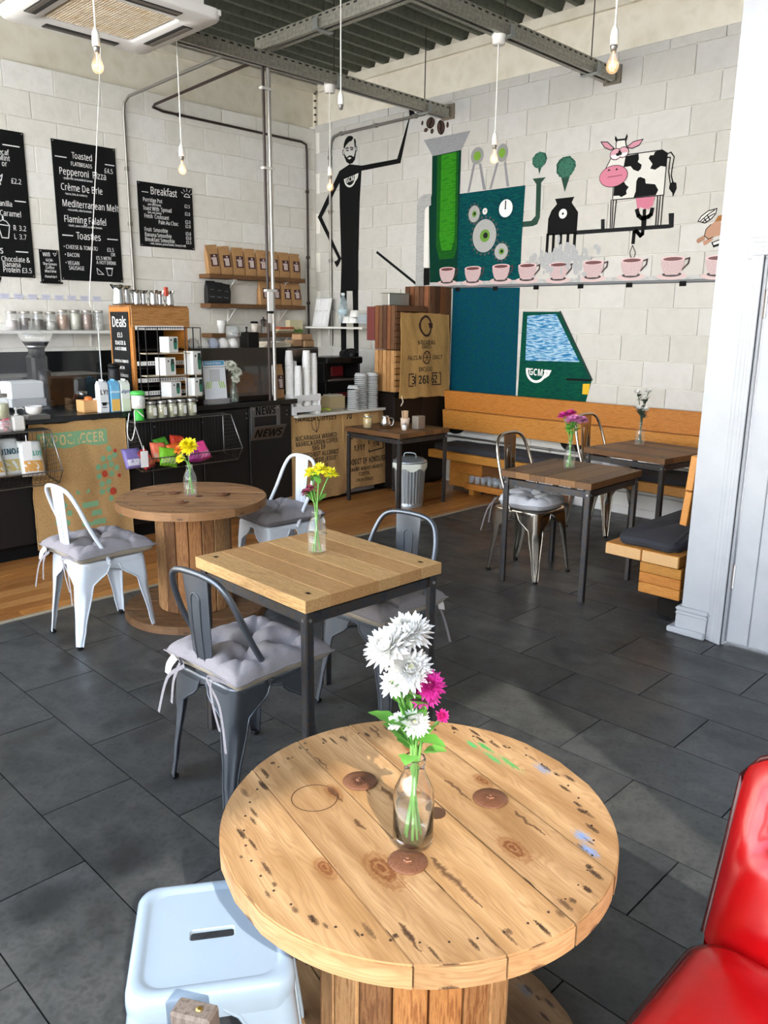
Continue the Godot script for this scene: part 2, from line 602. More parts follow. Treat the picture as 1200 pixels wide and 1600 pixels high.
func tiled_floor() -> void:
	var base := struct("floor", bb(Vector3(-8.0, -0.12, -6.9), Vector3(2.8, -0.004, 3.85)), mat(C("060606"), 0.9))
	var slate := []
	var tex := noise_tex(0.006, [C("262829"), C("363838"), C("484948"), C("393b3b"), C("575856")], 81, 5)
	var cloud := noise_tex(0.02, [Color(0.72, 0.73, 0.73), Color.WHITE, Color(0.8, 0.8, 0.8)], 84, 4)
	var rg := noise_tex(0.008, [Color(0.3, 0.3, 0.3), Color(0.55, 0.55, 0.55)], 87, 3)
	for i in 4:
		var m := StandardMaterial3D.new()
		m.albedo_texture = tex
		m.albedo_color = [Color(1, 1, 1), Color(0.93, 0.93, 0.93), Color(1, 0.99, 0.97), Color(0.87, 0.88, 0.89)][i]
		m.roughness_texture = rg
		m.roughness = 1.0
		m.uv1_triplanar = true
		m.uv1_world_triplanar = true
		m.uv1_scale = Vector3(0.7, 0.7, 0.7)
		m.uv1_offset = Vector3(0.31 * i, 0.2, 0.47 * i)
		m.detail_enabled = true
		m.detail_albedo = cloud
		m.detail_blend_mode = BaseMaterial3D.BLEND_MODE_MUL
		m.detail_uv_layer = BaseMaterial3D.DETAIL_UV_2
		m.uv2_triplanar = true
		m.uv2_world_triplanar = true
		m.uv2_scale = Vector3(1.9, 1.9, 1.9)
		slate.append(m)
	var shapes := {}
	for r in range(-12, 12):
		var z := -2.61 + 0.338 * r
		var off := 0.0 if r % 2 else 0.333
		for c in range(-6, 7):
			var x0 := maxf(-1.558 + 0.667 * c + off, -4.5)
			var x1 := minf(-1.558 + 0.667 * (c + 1) + off, 2.5)
			if x1 - x0 < 0.03 or z < ZW - 0.33: continue
			var z0 := maxf(z, ZW)
			var w := x1 - x0 - 0.005
			var d := z + 0.338 - z0 - 0.005
			var key := "%.3f %.3f" % [w, d]
			if not shapes.has(key): shapes[key] = done(bx(Vector3(0, -0.004, 0), Vector3(w, 0.008, d), 0.0))
			var o := put("tile", shapes[key], slate[rng.randi() % 4], base)
			o.position = Vector3((x0 + x1) / 2, rng.randf_range(-0.0005, 0.0), z0 + d / 2 + 0.002)
	# timber strip floor in front of the counter
	var strip := wood([C("8d5a2c"), C("b27a42"), C("c48d52"), C("a56c36")], 2, 91, [Color(1, 1, 1), Color(0.92, 0.88, 0.84), Color(1, 0.95, 0.86), Color(0.86, 0.8, 0.74)], 0.3, true, 5.0)
	var fl := struct("floor_timber", bb(Vector3(-7.7, -0.01, ZW), Vector3(-4.53, -0.003, 1.9)), mat(C("3a2818"), 0.7))
	var planks := {}
	for i in 11:
		var x := -4.53 - 0.105 * i
		var z := ZW - rng.randf() * 1.1
		while z < 0.4:
			var z0 := maxf(z, ZW)
			var z1 := minf(z + 1.2, 0.4)
			if z1 - z0 > 0.05:
				var o := obj("plank", bb(Vector3(x - 0.1035, -0.008, z0 + 0.001), Vector3(x - 0.0015, 0.004, z1 - 0.001), 0.0012), strip[rng.randi() % 4], fl)
				o.position.y = rng.randf_range(-0.0004, 0.0004)
			z += 1.2
	struct("trim_3", bb(Vector3(-4.53, -0.005, ZW), Vector3(-4.495, 0.007, 1.9), 0.003), mat(C("a89c86"), 0.45, 0.3))

func ceiling_parts() -> void:
	# corrugated deck, its ribs running towards the mural wall
	var deck := noisy([C("3c4238"), C("50564a"), C("5d6256"), C("464c41")], 0.02, Vector3(1.2, 1.2, 1.2), 101, 0.5, true, 0.0, 0.3)
	var st := nst()
	var x := -7.95
	while x < 2.7:
		var pr := [[0.0, 4.36], [0.045, 4.36], [0.085, 4.45], [0.175, 4.45], [0.215, 4.36]]
		for i in 4:
			quad(st, Vector3(x + pr[i][0], pr[i][1], 0.5), Vector3(x + pr[i][0], pr[i][1], -6.9), Vector3(x + pr[i + 1][0], pr[i + 1][1], -6.9), Vector3(x + pr[i + 1][0], pr[i + 1][1], 0.5))
		for k in 2: box(st, Vector3(x + 0.115 + k * 0.03, 4.449, -3.2), Vector3(0.008, 0.012, 7.3))
		x += 0.215
	box(st, Vector3(-2.6, 4.53, -3.2), Vector3(10.9, 0.1, 7.4))
	struct("ceiling", st, deck)
	# slotted channels hung from the deck
	var zinc := noisy([C("8d8c82"), C("a3a196"), C("b3b0a4")], 0.02, Vector3(3, 3, 3), 105, 0.45, false, 0.0, 0.55)
	var dark := mat(C("2c2a26"), 0.8)
	for k in [[Vector3(-5.66, 3.71, -4.6), 3.9, PI / 2, "slotted metal channel over the counter post, ending above the painted man's raised hand"], [Vector3(-3.85, 3.71, -4.6), 3.9, PI / 2, "slotted metal channel ending on the wall above the painted cow"], [Vector3(-3.6, 3.83, -4.35), 4.3, 0.0, "slotted metal channel crossing over the two others near the counter post"]]:
		var t := thing("ceiling_channel", k[3], "channel", k[0], k[2], "slotted ceiling channels")
		var n2: float = k[1]
		st = bx(Vector3(0, 0.048, 0), Vector3(n2, 0.004, 0.1))
		for s in [-1, 1]:
			box(st, Vector3(0, 0.0, s * 0.049), Vector3(n2, 0.1, 0.004))
			box(st, Vector3(0, -0.048, s * 0.033), Vector3(n2, 0.004, 0.034))
			for q in [-0.02, 0.015]: box(st, Vector3(0, q, s * 0.052), Vector3(n2, 0.008, 0.004))
		obj("channel", st, zinc, t)
		st = nst()
		for i in int(n2 / 0.075):
			for s in [-1, 1]: box(st, Vector3(-n2 / 2 + 0.05 + i * 0.075, 0.033, s * 0.0512), Vector3(0.034, 0.012, 0.002))
		obj("slots", st, dark, t)
		for q in [-0.32, 0.12, 0.42]:
			var hg := obj("hanger", bx(Vector3(q * n2, -0.056, 0), Vector3(0.05, 0.01, 0.15), 0.002), mat(C("9ea3a0"), 0.4, 0.6), t)
			for s in [-1, 1]: obj("cheek", bx(Vector3(q * n2, -0.02, s * 0.078), Vector3(0.05, 0.08, 0.006), 0.001), mat(C("9ea3a0"), 0.4, 0.6), hg)
			obj("rod", tub([Vector3(q * n2, 0.05, 0), Vector3(q * n2, 4.4 - k[0].y, 0)], 0.005, 6), dark, hg)
	for e in [[-5.66, "above the painted coffee beans"], [-3.85, "above the painted cow"]]:
		var t := thing("wall_bracket", "rusty steel bracket fixing a ceiling channel to the wall " + e[1], "bracket", Vector3(e[0], 3.72, ZW))
		obj("plate", bx(Vector3(0, 0, 0.012), Vector3(0.16, 0.14, 0.022), 0.002), noisy([C("6f6557"), C("8f8676"), C("5f5446")], 0.05, Vector3(6, 6, 6), 107, 0.6, false, 0.0, 0.3), t)
	# the post: two conduits from the channel down to the counter
	var post := thing("counter_post", "pair of slim conduits dropping from the ceiling channel to the counter", "pipe", Vector3(-5.66, 1.0, -4.36))
	obj("pipe", tub([Vector3(0, 0.0, 0), Vector3(0, 2.66, 0)], 0.017, 10), mat(C("b9b6b0"), 0.35, 0.8), post)
	obj("pipe", tub([Vector3(0, 0.0, 0.055), Vector3(0, 2.66, 0.055)], 0.012, 8), mat(C("3b2f2a"), 0.5), post)
	for y in [0.93, 1.9, 2.5]: obj("clip", bx(Vector3(0.0, y, 0.026), Vector3(0.045, 0.02, 0.115), 0.004), mat(C("d8d5ce"), 0.5), post)
	# conduits on the walls
	var grey := mat(C("8f8c86"), 0.4, 0.7)
	var brown := mat(C("33261f"), 0.5, 0.2)
	conduit("conduit", "grey conduit bending off the menu wall towards the ceiling channels", [Vector3(XW + 0.02, 1.9, -4.17), Vector3(XW + 0.02, 2.6, -4.17), Vector3(XW + 0.02, 3.62, -4.17), Vector3(XW + 0.05, 3.7, -4.17), Vector3(XW + 0.14, 3.74, -4.17), Vector3(-5.75, 3.78, -4.17)], 0.014, grey, [[1, 0.5], [1, 0.0]])
	conduit("conduit", "dark brown conduit looping along the menu wall top and down beside the corner", [Vector3(-5.7, 3.73, -4.33), Vector3(XW + 0.1, 3.73, -4.47), Vector3(XW + 0.02, 3.72, -4.49), Vector3(XW + 0.02, 3.7, -4.6), Vector3(XW + 0.02, 3.69, -6.38), Vector3(XW + 0.02, 3.67, -6.45), Vector3(XW + 0.02, 3.58, -6.46), Vector3(XW + 0.02, 1.47, -6.46)], 0.013, brown, [[3, 0.1], [3, 0.75], [6, 0.2], [6, 0.55], [6, 0.8]])
	conduit("conduit", "grey conduit rising beside the painted man and turning along the mural wall", [Vector3(-7.403, 1.395, -6.575), Vector3(-7.422, 3.578, -6.575), Vector3(-7.399, 3.677, -6.575), Vector3(-7.355, 3.725, -6.575), Vector3(-7.258, 3.742, -6.575), Vector3(-5.957, 3.748, -6.575)], 0.015, grey, [[0, 0.97], [0, 0.7], [0, 0.45], [0, 0.2], [4, 0.03], [4, 0.45], [4, 0.9]])
	cassette()
	# bare bulbs on flex
	pendant(Vector3(-5.66, 2.87, -5.018), 3.66, true, true, "bare pendant bulb hanging by the painted man's elbow")
	pendant(Vector3(-3.85, 2.88, -5.01), 3.66, true, true, "bare pendant bulb hanging before the painted gauges of the coffee machine")
	pendant(Vector3(-5.57, 2.8, -3.47), 4.4, false, true, "bare pendant bulb hanging to the upper left of the breakfast board")
	pendant(Vector3(-4.26, 2.98, -2.18), 4.4, false, true, "glowing filament bulb hanging below the ceiling air conditioner")
	pendant(Vector3(-2.26, 2.95, -3.86), 4.4, false, true, "glowing filament bulb hanging in front of the cladding near the white partition")
	pendant(Vector3(-4.53, 3.1, -4.12), 4.4, false, false, "empty pendant lampholder without a bulb on a pale flex")
	# loose white cable hanging in front of the flatbread board
	obj_tagged("hanging_cable", cable([Vector3(-6.6, 4.36, -3.46), Vector3(-6.6, 3.785, -3.412), Vector3(-6.6, 2.938, -3.31), Vector3(-6.6, 2.185, -3.214), Vector3(-6.6, 1.825, -3.169), Vector3(-6.6, 1.774, -3.199), Vector3(-6.6, 1.739, -3.258)]), mat(C("e8e6e0"), 0.6), "thin white cable hanging down in front of the toasted flatbread board", "cable")

func cable(p: Array) -> SurfaceTool:
	var st := nst()
	tube(st, curve(p, 5), 0.004, 6)
	return st

func obj_tagged(called: String, st: SurfaceTool, m: Material, label: String, cat: String, group := "") -> MeshInstance3D:
	var o := obj(called, st, m)
	tag(o, label, cat, group)
	return o

func conduit(called: String, label: String, p: Array, r: float, m: Material, clips: Array) -> void:
	var t := thing(called, label, "pipe", p[0])
	var q := []
	for v in p: q.append(v - p[0])
	obj("pipe", tub(q, r, 10), m, t)
	for c in clips:
		var at: Vector3 = q[c[0]].lerp(q[c[0] + 1], c[1])
		obj("saddle", bx(at, Vector3(r * 2.6, r * 2.6, r * 2.6), 0.004), m, t)

func cassette() -> void:
	var t := thing("air_conditioner", "white four way ceiling cassette with a dusty tan intake grille", "air conditioner", Vector3(-5.15, 3.5, -2.74))
	var w := mat(C("e6e4de"), 0.45)
	var st := nst()
	# rounded square face with an opening
	var outer := rsq(0.5, 0.07, 6)
	var inner := rsq(0.3, 0.03, 6)
	var rings := []
	for k in [[outer, 0.06], [outer, 0.012], [rsq(0.492, 0.066, 6), 0.0], [rsq(0.318, 0.034, 6), 0.0], [inner, 0.014], [inner, 0.03]]:
		var ring := PackedVector3Array()
		for p in k[0]: ring.append(Vector3(p.x, k[1], -p.y))
		rings.append(ring)
	rings.reverse()
	loft(st, rings)
	box(st, Vector3(0, 0.045, 0), Vector3(0.98, 0.03, 0.98))
	box(st, Vector3(0, 0.45, 0), Vector3(0.84, 0.78, 0.84), 0.01)
	obj("casing", st, w, t)
	for s in 4:
		var xf := Transform3D(Basis(Vector3.UP, s * PI / 2), Vector3())
		var sl := obj("outlet", bx(Vector3(0, -0.002, 0.4), Vector3(0.5, 0.006, 0.075), 0.002, xf), mat(C("2a2826"), 0.6), t)
		obj("flap", bx(Vector3(0, -0.004, 0.412), Vector3(0.48, 0.005, 0.034), 0.002, xf * Transform3D(Basis(Vector3.RIGHT, 0.0), Vector3())), mat(C("6d665c"), 0.5), sl)
	var tan := noisy([C("c2a57c"), C("d8c4a2"), C("e4d8c2"), C("b79a70")], 0.01, Vector3(1.5, 1.5, 1.5), 111, 0.7)
	var g := obj("grille", bx(Vector3(0, 0.026, 0), Vector3(0.59, 0.006, 0.59)), mat(C("8a7455"), 0.8), t)
	for i in 30:
		obj("slat", bx(Vector3(0, 0.016, -0.275 + i * 0.019), Vector3(0.57, 0.012, 0.011), 0.002), tan, g)

# outline of a rounded square, counter-clockwise
func rsq(h: float, r: float, per: int) -> PackedVector2Array:
	var o := PackedVector2Array()
	for k in 4:
		var cc := Vector2([1, -1, -1, 1][k], [1, 1, -1, -1][k]) * (h - r)
		for i in per + 1:
			var a := PI / 2 * (k + float(i) / per)
			o.append(cc + Vector2(cos(a), sin(a)) * r)
	return o

var bulb_glass: StandardMaterial3D
func pendant(at: Vector3, top: float, rose: bool, bulb: bool, label: String) -> void:
	var t := thing("pendant_bulb", label, "pendant light", at, 0.0, "bare pendant lights")
	var w := mat(C("efece4"), 0.45)
	obj("flex", tub([Vector3(0, 0.13, 0), Vector3(0, top - at.y, 0)], 0.0045, 6), w, t)
	obj("lampholder", lat([0.0, 0.06, 0.02, 0.06, 0.021, 0.1, 0.017, 0.125, 0.006, 0.15, 0.0, 0.15], 16), w, t)
	obj("cap", lat([0.0, 0.025, 0.0135, 0.03, 0.0145, 0.045, 0.0175, 0.05, 0.0175, 0.062, 0.0, 0.062], 14), mat(C("8d8a86"), 0.35, 0.8), t)
	if rose:
		obj("ceiling_rose", lat([0.0, -0.06, 0.045, -0.06, 0.045, -0.02, 0.05, -0.015, 0.05, 0.015, 0.0, 0.015], 18, Vector3(0, top - at.y, 0)), w, t)
	if bulb:
		if bulb_glass == null: bulb_glass = glass(Color(1, 0.95, 0.85), 0.05)
		obj("bulb", lat([0.0, -0.068, 0.014, -0.065, 0.026, -0.054, 0.031, -0.038, 0.03, -0.024, 0.022, -0.004, 0.0145, 0.014, 0.0135, 0.03], 18), bulb_glass, t)
		var gl := StandardMaterial3D.new()
		gl.albedo_color = C("ffc060")
		gl.emission_enabled = true
		gl.emission = C("ffb048")
		gl.emission_energy_multiplier = 1.6
		var st := nst()
		for i in 6:
			var a := TAU * i / 6
			tube(st, PackedVector3Array([Vector3(0.008 * cos(a), -0.052, 0.008 * sin(a)), Vector3(0.013 * cos(a + 0.3), -0.012, 0.013 * sin(a + 0.3))]), 0.0011, 5)
		obj("filament", st, gl, t)
		obj("stem", tub([Vector3(0, 0.03, 0), Vector3(0, -0.03, 0)], 0.004, 6), mat(C("d9d6cc"), 0.3), t)
		var l := OmniLight3D.new()
		l.name = "glow"
		l.position = Vector3(0, -0.03, 0)
		l.light_color = C("ffcf8f")
		l.light_energy = 0.015
		l.omni_range = 12.0
		l.omni_attenuation = 2.0
		l.light_size = 0.02
		l.shadow_enabled = true
		t.add_child(l)

# ---------------------------------------------------------------- the mural: paint on the blocks
func paint(t: Node3D, called: String, l: Array, c: Color, layer := 0, line := 0.0, closed := false) -> MeshInstance3D:
	var st := nst()
	var z := 0.0015 + 0.0007 * layer
	if line > 0.0: stroke(st, shift(l, t), line, z, closed)
	else: prism(st, P2(shift(l, t)), z, z)
	return obj(called, st, mat(c, 0.75), t)

func shift(l: Array, t: Node3D) -> Array:
	var o := []
	for i in l.size() / 2:
		o.append(l[i * 2] - t.position.x)
		o.append(l[i * 2 + 1] - t.position.y)
	return o

func dot(t: Node3D, called: String, c: Vector2, rx: float, ry: float, col: Color, layer := 0, m := 28) -> MeshInstance3D:
	var st := nst()
	var z := 0.0015 + 0.0007 * layer
	prism(st, ell(c - Vector2(t.position.x, t.position.y), rx, ry, m), z, z)
	return obj(called, st, mat(col, 0.5), t)

# paint laid on with a brush: horizontal strokes of several tones over a polygon
func brushed(t: Node3D, called: String, l: Array, cols: Array, layer: int, gap := 0.012) -> void:
	var p := P2(shift(l, t))
	var m := noisy(cols, 0.02, Vector3(0.8, 5.0, 1.0), 130, 0.7)
	m.metallic_specular = 0.2
	var st := nst()
	var z := 0.0015 + 0.0007 * layer
	prism(st, p, z, z)
	obj(called, st, m, t)

# the cup emblem: a half ring with a handle and three letters
func emblem(t: Node3D, c: Vector2, w: float, col: Color, layer: int, tilt := 0.0, back := 0.0) -> void:
	var st := nst()
	var z := 0.0015 + 0.0007 * layer
	var o := c - Vector2(t.position.x, t.position.y)
	var xf := Transform3D(Basis(Vector3.BACK, tilt), Vector3(o.x, o.y, z + back))
	var a := PackedVector2Array()
	for i in 17: a.append(Vector2(-cos(PI * i / 16.0), -sin(PI * i / 16.0)) * w * 0.5)
	for i in 17: a.append(Vector2(cos(PI * i / 16.0) * 0.39, -sin(PI * i / 16.0) * 0.4) * w)
	prism(st, a, 0, 0.0004, xf)
	prism(st, P2([-0.5 * w, 0.0, -0.5 * w, 0.06 * w, -0.3 * w, 0.06 * w, -0.3 * w, 0.0]), 0, 0.0004, xf)
	prism(st, P2([0.33 * w, 0.0, 0.42 * w, 0.06 * w, 0.72 * w, 0.06 * w, 0.62 * w, -0.16 * w, 0.42 * w, -0.3 * w, 0.44 * w, -0.2 * w, 0.53 * w, -0.05 * w]), 0, 0.0004, xf)
	txt(st, "GCM", w * 0.38, Vector3(0.0, -0.07 * w, 0.0005), 1, fnt_bold, xf, 0.78, 0.0006)
	obj("emblem", st, mat(col, 0.5), t)

func mural() -> void:
	var k := C("0a0a0b")
	var wall := C("dcd9d2")
	var at := Vector3(0, 0, ZW)
	# the man
	var t := thing("painted_man", "tall bearded man in black painted on the block wall, one arm raised to the beans", "mural", Vector3(-7.0, 0.9, ZW))
	paint(t, "body", [-7.283, 3.358, -7.111, 3.411, -6.909, 3.372, -6.914, 3.316, -6.942, 2.998, -6.96, 2.43, -6.962, 2.026, -7.263, 2.031, -7.25, 2.336, -7.278, 3.001], k)
	paint(t, "leg", [-7.266, 2.038, -7.159, 2.036, -7.167, 1.09, -7.253, 1.086], k)
	paint(t, "leg", [-7.058, 2.034, -6.962, 2.032, -6.949, 1.101, -7.02, 1.098], k)
	paint(t, "raised_arm", [-6.925, 3.371, -6.365, 3.374, -6.194, 3.771, -6.205, 3.836, -6.118, 3.822, -6.134, 3.802, -6.101, 3.768, -6.144, 3.779, -6.181, 3.766, -6.314, 3.326, -6.924, 3.318], k, 1)
	paint(t, "bent_arm", [-7.283, 3.358, -7.269, 3.241, -7.591, 2.881, -7.25, 2.397, -7.286, 2.338, -7.328, 2.299, -7.36, 2.341, -7.376, 2.371, -7.328, 2.377, -7.307, 2.399, -7.667, 2.887, -7.334, 3.293], k, 1)
	paint(t, "hair", [-7.211, 3.597, -7.207, 3.635, -7.181, 3.679, -7.141, 3.706, -7.092, 3.706, -7.053, 3.689, -7.053, 3.669, -7.076, 3.652, -7.116, 3.645, -7.145, 3.63, -7.171, 3.615, -7.197, 3.583], k)
	paint(t, "hair", [-7.041, 3.667, -7.021, 3.666, -7.006, 3.635, -7.009, 3.577, -7.023, 3.56, -7.033, 3.611], k)
	paint(t, "beard", [-7.213, 3.585, -7.195, 3.53, -7.159, 3.487, -7.119, 3.504, -7.076, 3.498, -7.042, 3.478, -7.023, 3.523, -7.013, 3.569, -7.005, 3.521, -7.022, 3.448, -7.062, 3.415, -7.111, 3.412, -7.161, 3.437, -7.197, 3.495], k)
	paint(t, "mouth", [-7.143, 3.475, -7.111, 3.484, -7.076, 3.472, -7.111, 3.46], wall, 2)
	for l in [[-7.175, 3.58, -7.151, 3.586, -7.127, 3.581], [-7.1, 3.58, -7.072, 3.58, -7.048, 3.569], [-7.163, 3.558, -7.147, 3.561, -7.129, 3.554], [-7.092, 3.559, -7.072, 3.56, -7.056, 3.553]]:
		paint(t, "eye_line", l, k, 1, 0.012)
	for l in [[-7.209, 3.574, -7.225, 3.568, -7.224, 3.526, -7.205, 3.518], [-7.003, 3.583, -6.988, 3.573, -6.99, 3.536, -7.003, 3.53]]:
		paint(t, "ear", l, k, 1, 0.009)
	emblem(t, Vector2(-7.101, 3.265), 0.2, C("d8d8d4"), 3, 0.16)
	# lever
	t = thing("painted_lever", "black diagonal bar painted on the blocks between the man and the grey pipe", "mural", Vector3(-6.348, 2.25, -6.6))
	paint(t, "bar", [-6.656, 2.454, -6.011, 2.075, -6.042, 2.06, -6.675, 2.432], k)
	# the machine
	t = thing("painted_machine", "painted green coffee machine with hopper, tower, gears and gauges on the mural wall", "mural", Vector3(-5.2, 2.1, ZW))
	brushed(t, "tower", [-5.865, 3.343, -5.481, 3.351, -5.483, 2.943, -5.486, 2.085, -5.857, 2.082, -5.895, 2.853, -5.859, 2.979], [C("052a1e"), C("083824"), C("07302a"), C("0a4028")], 1)
	brushed(t, "tower_glow", [-5.796, 3.334, -5.512, 3.34, -5.499, 2.439, -5.532, 2.323, -5.731, 2.32, -5.782, 2.454], [C("0a3a1c"), C("15501a"), C("1c5a1a"), C("0e441e")], 2)
	brushed(t, "tower_glow", [-5.738, 3.333, -5.543, 3.34, -5.534, 2.522, -5.571, 2.407, -5.704, 2.408, -5.738, 2.535], [C("1a5a18"), C("2c7a18"), C("37881c"), C("206418")], 3)
	brushed(t, "cabinet", [-5.486, 2.941, -4.692, 2.941, -4.703, 2.45, -4.701, 2.076, -5.494, 2.085], [C("023a36"), C("04504a"), C("033646"), C("065a3c")], 0)
	brushed(t, "hopper", [-5.985, 3.508, -5.37, 3.511, -5.47, 3.366, -5.484, 3.35, -5.84, 3.339, -5.865, 3.349], [C("77787a"), C("96979a"), C("8a8b8d"), C("a5a6a8")], 3)
	brushed(t, "side_pipe", [-5.869, 2.978, -5.969, 2.981, -6.036, 2.952, -6.062, 2.895, -6.063, 2.053, -5.95, 2.051, -5.952, 2.26, -5.956, 2.815, -5.932, 2.851, -5.865, 2.866], [C("8a8a88"), C("adadaa"), C("9a9a97")], 3)
	paint(t, "down_pipe", [-5.948, 2.838, -5.895, 2.863, -5.884, 2.243, -5.956, 2.258], C("e4e2dc"), 3)
	paint(t, "pipe_foot", [-5.947, 2.242, -5.865, 2.242, -5.859, 2.068, -5.945, 2.063], k, 3)
	for l in [[-5.326, 3.203, -5.299, 3.196, -5.36, 2.945, -5.387, 2.945], [-5.254, 3.194, -5.225, 3.195, -5.156, 2.949, -5.192, 2.948], [-5.041, 3.182, -5.015, 3.173, -5.086, 2.949, -5.115, 2.947], [-4.953, 3.175, -4.928, 3.177, -4.876, 2.951, -4.909, 2.951]]:
		paint(t, "gauge_leg", l, C("87858a"), 0)
	dot(t, "gauge", Vector2(-5.277, 3.27), 0.079, 0.079, C("8c8c8a"), 2)
	dot(t, "gauge", Vector2(-4.973, 3.259), 0.067, 0.081, C("8c8c8a"), 2)
	dot(t, "gauge_eye", Vector2(-5.276, 3.268), 0.045, 0.042, C("6d9a26"), 3)
	dot(t, "gauge_eye", Vector2(-4.977, 3.259), 0.04, 0.043, C("6d9a26"), 3)
	gear(t, Vector2(-5.289, 2.734), 0.07, 0.079)
	gear(t, Vector2(-5.151, 2.519), 0.146, 0.156)
	gear(t, Vector2(-4.937, 2.361), 0.08, 0.076)
	dot(t, "dial", Vector2(-5.155, 2.748), 0.03, 0.031, C("d5d5d2"), 5)
	dot(t, "dial_eye", Vector2(-5.155, 2.75), 0.006, 0.007, k, 6)
	dot(t, "clock", Vector2(-4.905, 2.755), 0.08, 0.081, C("e6e6e4"), 3)
	paint(t, "clock_hand", [-4.909, 2.752, -4.909, 2.821], k, 4, 0.014)
	dot(t, "clock_hub", Vector2(-4.909, 2.752), 0.009, 0.008, k, 5)
	for i in 12:
		var a := TAU * i / 12.0
		var c := Vector2(-4.905, 2.755)
		paint(t, "clock_tick", [c.x + 0.088 * cos(a), c.y + 0.092 * sin(a), c.x + 0.1 * cos(a), c.y + 0.104 * sin(a)], k, 4, 0.01)
	paint(t, "chimney", [-4.703, 2.619, -4.605, 2.619, -4.559, 2.66, -4.569, 2.938, -4.613, 2.99, -4.468, 2.987, -4.515, 2.945, -4.51, 2.643, -4.535, 2.584, -4.586, 2.57, -4.7, 2.57], C("0c3a2a"), 1)
	# beans falling into the hopper
	for b in [[Vector2(-5.899, 3.66), 0.059, 0.054, 0.3, "large brown coffee bean painted left above the hopper"], [Vector2(-5.757, 3.597), 0.051, 0.072, -0.4, "long brown coffee bean painted right above the hopper"], [Vector2(-6.012, 3.675), 0.015, 0.023, 0.2, "tiny dark coffee bean painted by the man's raised hand"], [Vector2(-5.96, 3.601), 0.027, 0.021, 0.0, "small dark coffee bean painted just over the hopper's left lip"], [Vector2(-5.876, 3.578), 0.023, 0.025, 0.2, "small dark coffee bean painted under the large bean"], [Vector2(-5.67, 3.608), 0.016, 0.029, -0.1, "slim dark coffee bean painted right of the long bean"]]:
		var c: Vector2 = b[0] if b[0] is Vector2 else Vector2()
		bean(c, b[1], b[2], b[3], b[4])
	# puffs of steam like little trees
	puff("small green painted steam puff over the thin chimney", Vector2(-4.547, 3.144), 0.079, 0.069, [-4.562, 3.086, -4.521, 3.084, -4.542, 3.019], 5)
	puff("larger green painted steam puff over the black boiler", Vector2(-4.262, 3.049), 0.099, 0.092, [-4.308, 2.978, -4.212, 2.973, -4.258, 2.838], 9)
	# boiler
	t = thing("painted_boiler", "black painted boiler with one round eye and five spouts on the mural wall", "mural", Vector3(-4.235, 2.287, -6.6))
	paint(t, "body", [-4.357, 2.79, -4.153, 2.79, -4.179, 2.743, -4.105, 2.655, -4.107, 2.471, -4.42, 2.477, -4.418, 2.624, -4.388, 2.69, -4.333, 2.744], k)
	dot(t, "eye", Vector2(-4.263, 2.655), 0.043, 0.042, C("e4e3df"), 1)
	dot(t, "pupil", Vector2(-4.263, 2.655), 0.011, 0.011, k, 2)
	for l in [[-4.413, 2.484, -4.415, 2.329], [-4.349, 2.48, -4.348, 2.318], [-4.272, 2.478, -4.272, 2.31], [-4.196, 2.477, -4.197, 2.306], [-4.125, 2.475, -4.124, 2.288]]:
		paint(t, "spout", l, k, 0, 0.03)
	var st := nst()
	for i in 110:
		var c := Vector2(-4.265, 2.261)
		var p := c + Vector2(rng.randfn(0, 0.16), rng.randfn(0, 0.05)) - Vector2(t.position.x, t.position.y)
		prism(st, ell(p, rng.randf_range(0.012, 0.03), rng.randf_range(0.015, 0.045), 10), 0.0036 + i * 0.00003, 0.0036 + i * 0.00003)
	obj("steam", st, noisy([C("b5b6b6"), C("9fa1a2"), C("c5c5c3")], 0.03, Vector3(4, 4, 4), 140, 0.6), t)
	# cow on the pipe
	t = thing("painted_cow", "black and white cartoon cow with a pink muzzle painted standing on a pipe", "mural", Vector3(-3.584, 2.492, -6.6))
	paint(t, "body", [-3.66, 3.078, -3.421, 3.075, -3.352, 3.075, -3.305, 3.044, -3.305, 2.724, -3.771, 2.727, -3.774, 2.844, -3.686, 2.996], C("d6d4cd"))
	paint(t, "outline", [-3.66, 3.078, -3.421, 3.075, -3.352, 3.075, -3.305, 3.044, -3.305, 2.724, -3.771, 2.727, -3.774, 2.844], k, 2, 0.008)
	for l in [[-3.672, 3.068, -3.561, 3.073, -3.553, 3.031, -3.562, 3.009, -3.523, 2.982, -3.53, 2.949, -3.552, 2.933, -3.596, 2.951, -3.625, 2.983, -3.685, 2.982], [-3.414, 3.069, -3.352, 3.077, -3.305, 3.044, -3.304, 2.94, -3.352, 2.953, -3.4, 2.929, -3.446, 2.943, -3.428, 2.977, -3.466, 3.024, -3.456, 3.047, -3.424, 3.045], [-3.548, 2.884, -3.525, 2.887, -3.484, 2.869, -3.474, 2.831, -3.39, 2.816, -3.357, 2.768, -3.375, 2.73, -3.576, 2.73, -3.56, 2.777, -3.561, 2.857], [-3.766, 2.832, -3.674, 2.863, -3.655, 2.838, -3.627, 2.818, -3.648, 2.791, -3.642, 2.762, -3.691, 2.743, -3.712, 2.757, -3.767, 2.76]]:
		paint(t, "patch", l, k, 1)
	for l in [[-3.785, 2.729, -3.775, 2.501], [-3.764, 2.727, -3.759, 2.5], [-3.735, 2.727, -3.742, 2.499], [-3.358, 2.724, -3.352, 2.492], [-3.335, 2.722, -3.335, 2.49], [-3.31, 2.725, -3.309, 2.492]]:
		paint(t, "leg_line", l, k, 1, 0.01)
	paint(t, "udder", [-3.556, 2.724, -3.383, 2.724, -3.392, 2.648, -3.419, 2.639, -3.425, 2.619, -3.449, 2.633, -3.458, 2.611, -3.478, 2.636, -3.508, 2.646, -3.516, 2.622, -3.533, 2.637, -3.542, 2.672], C("c5748a"), 2)
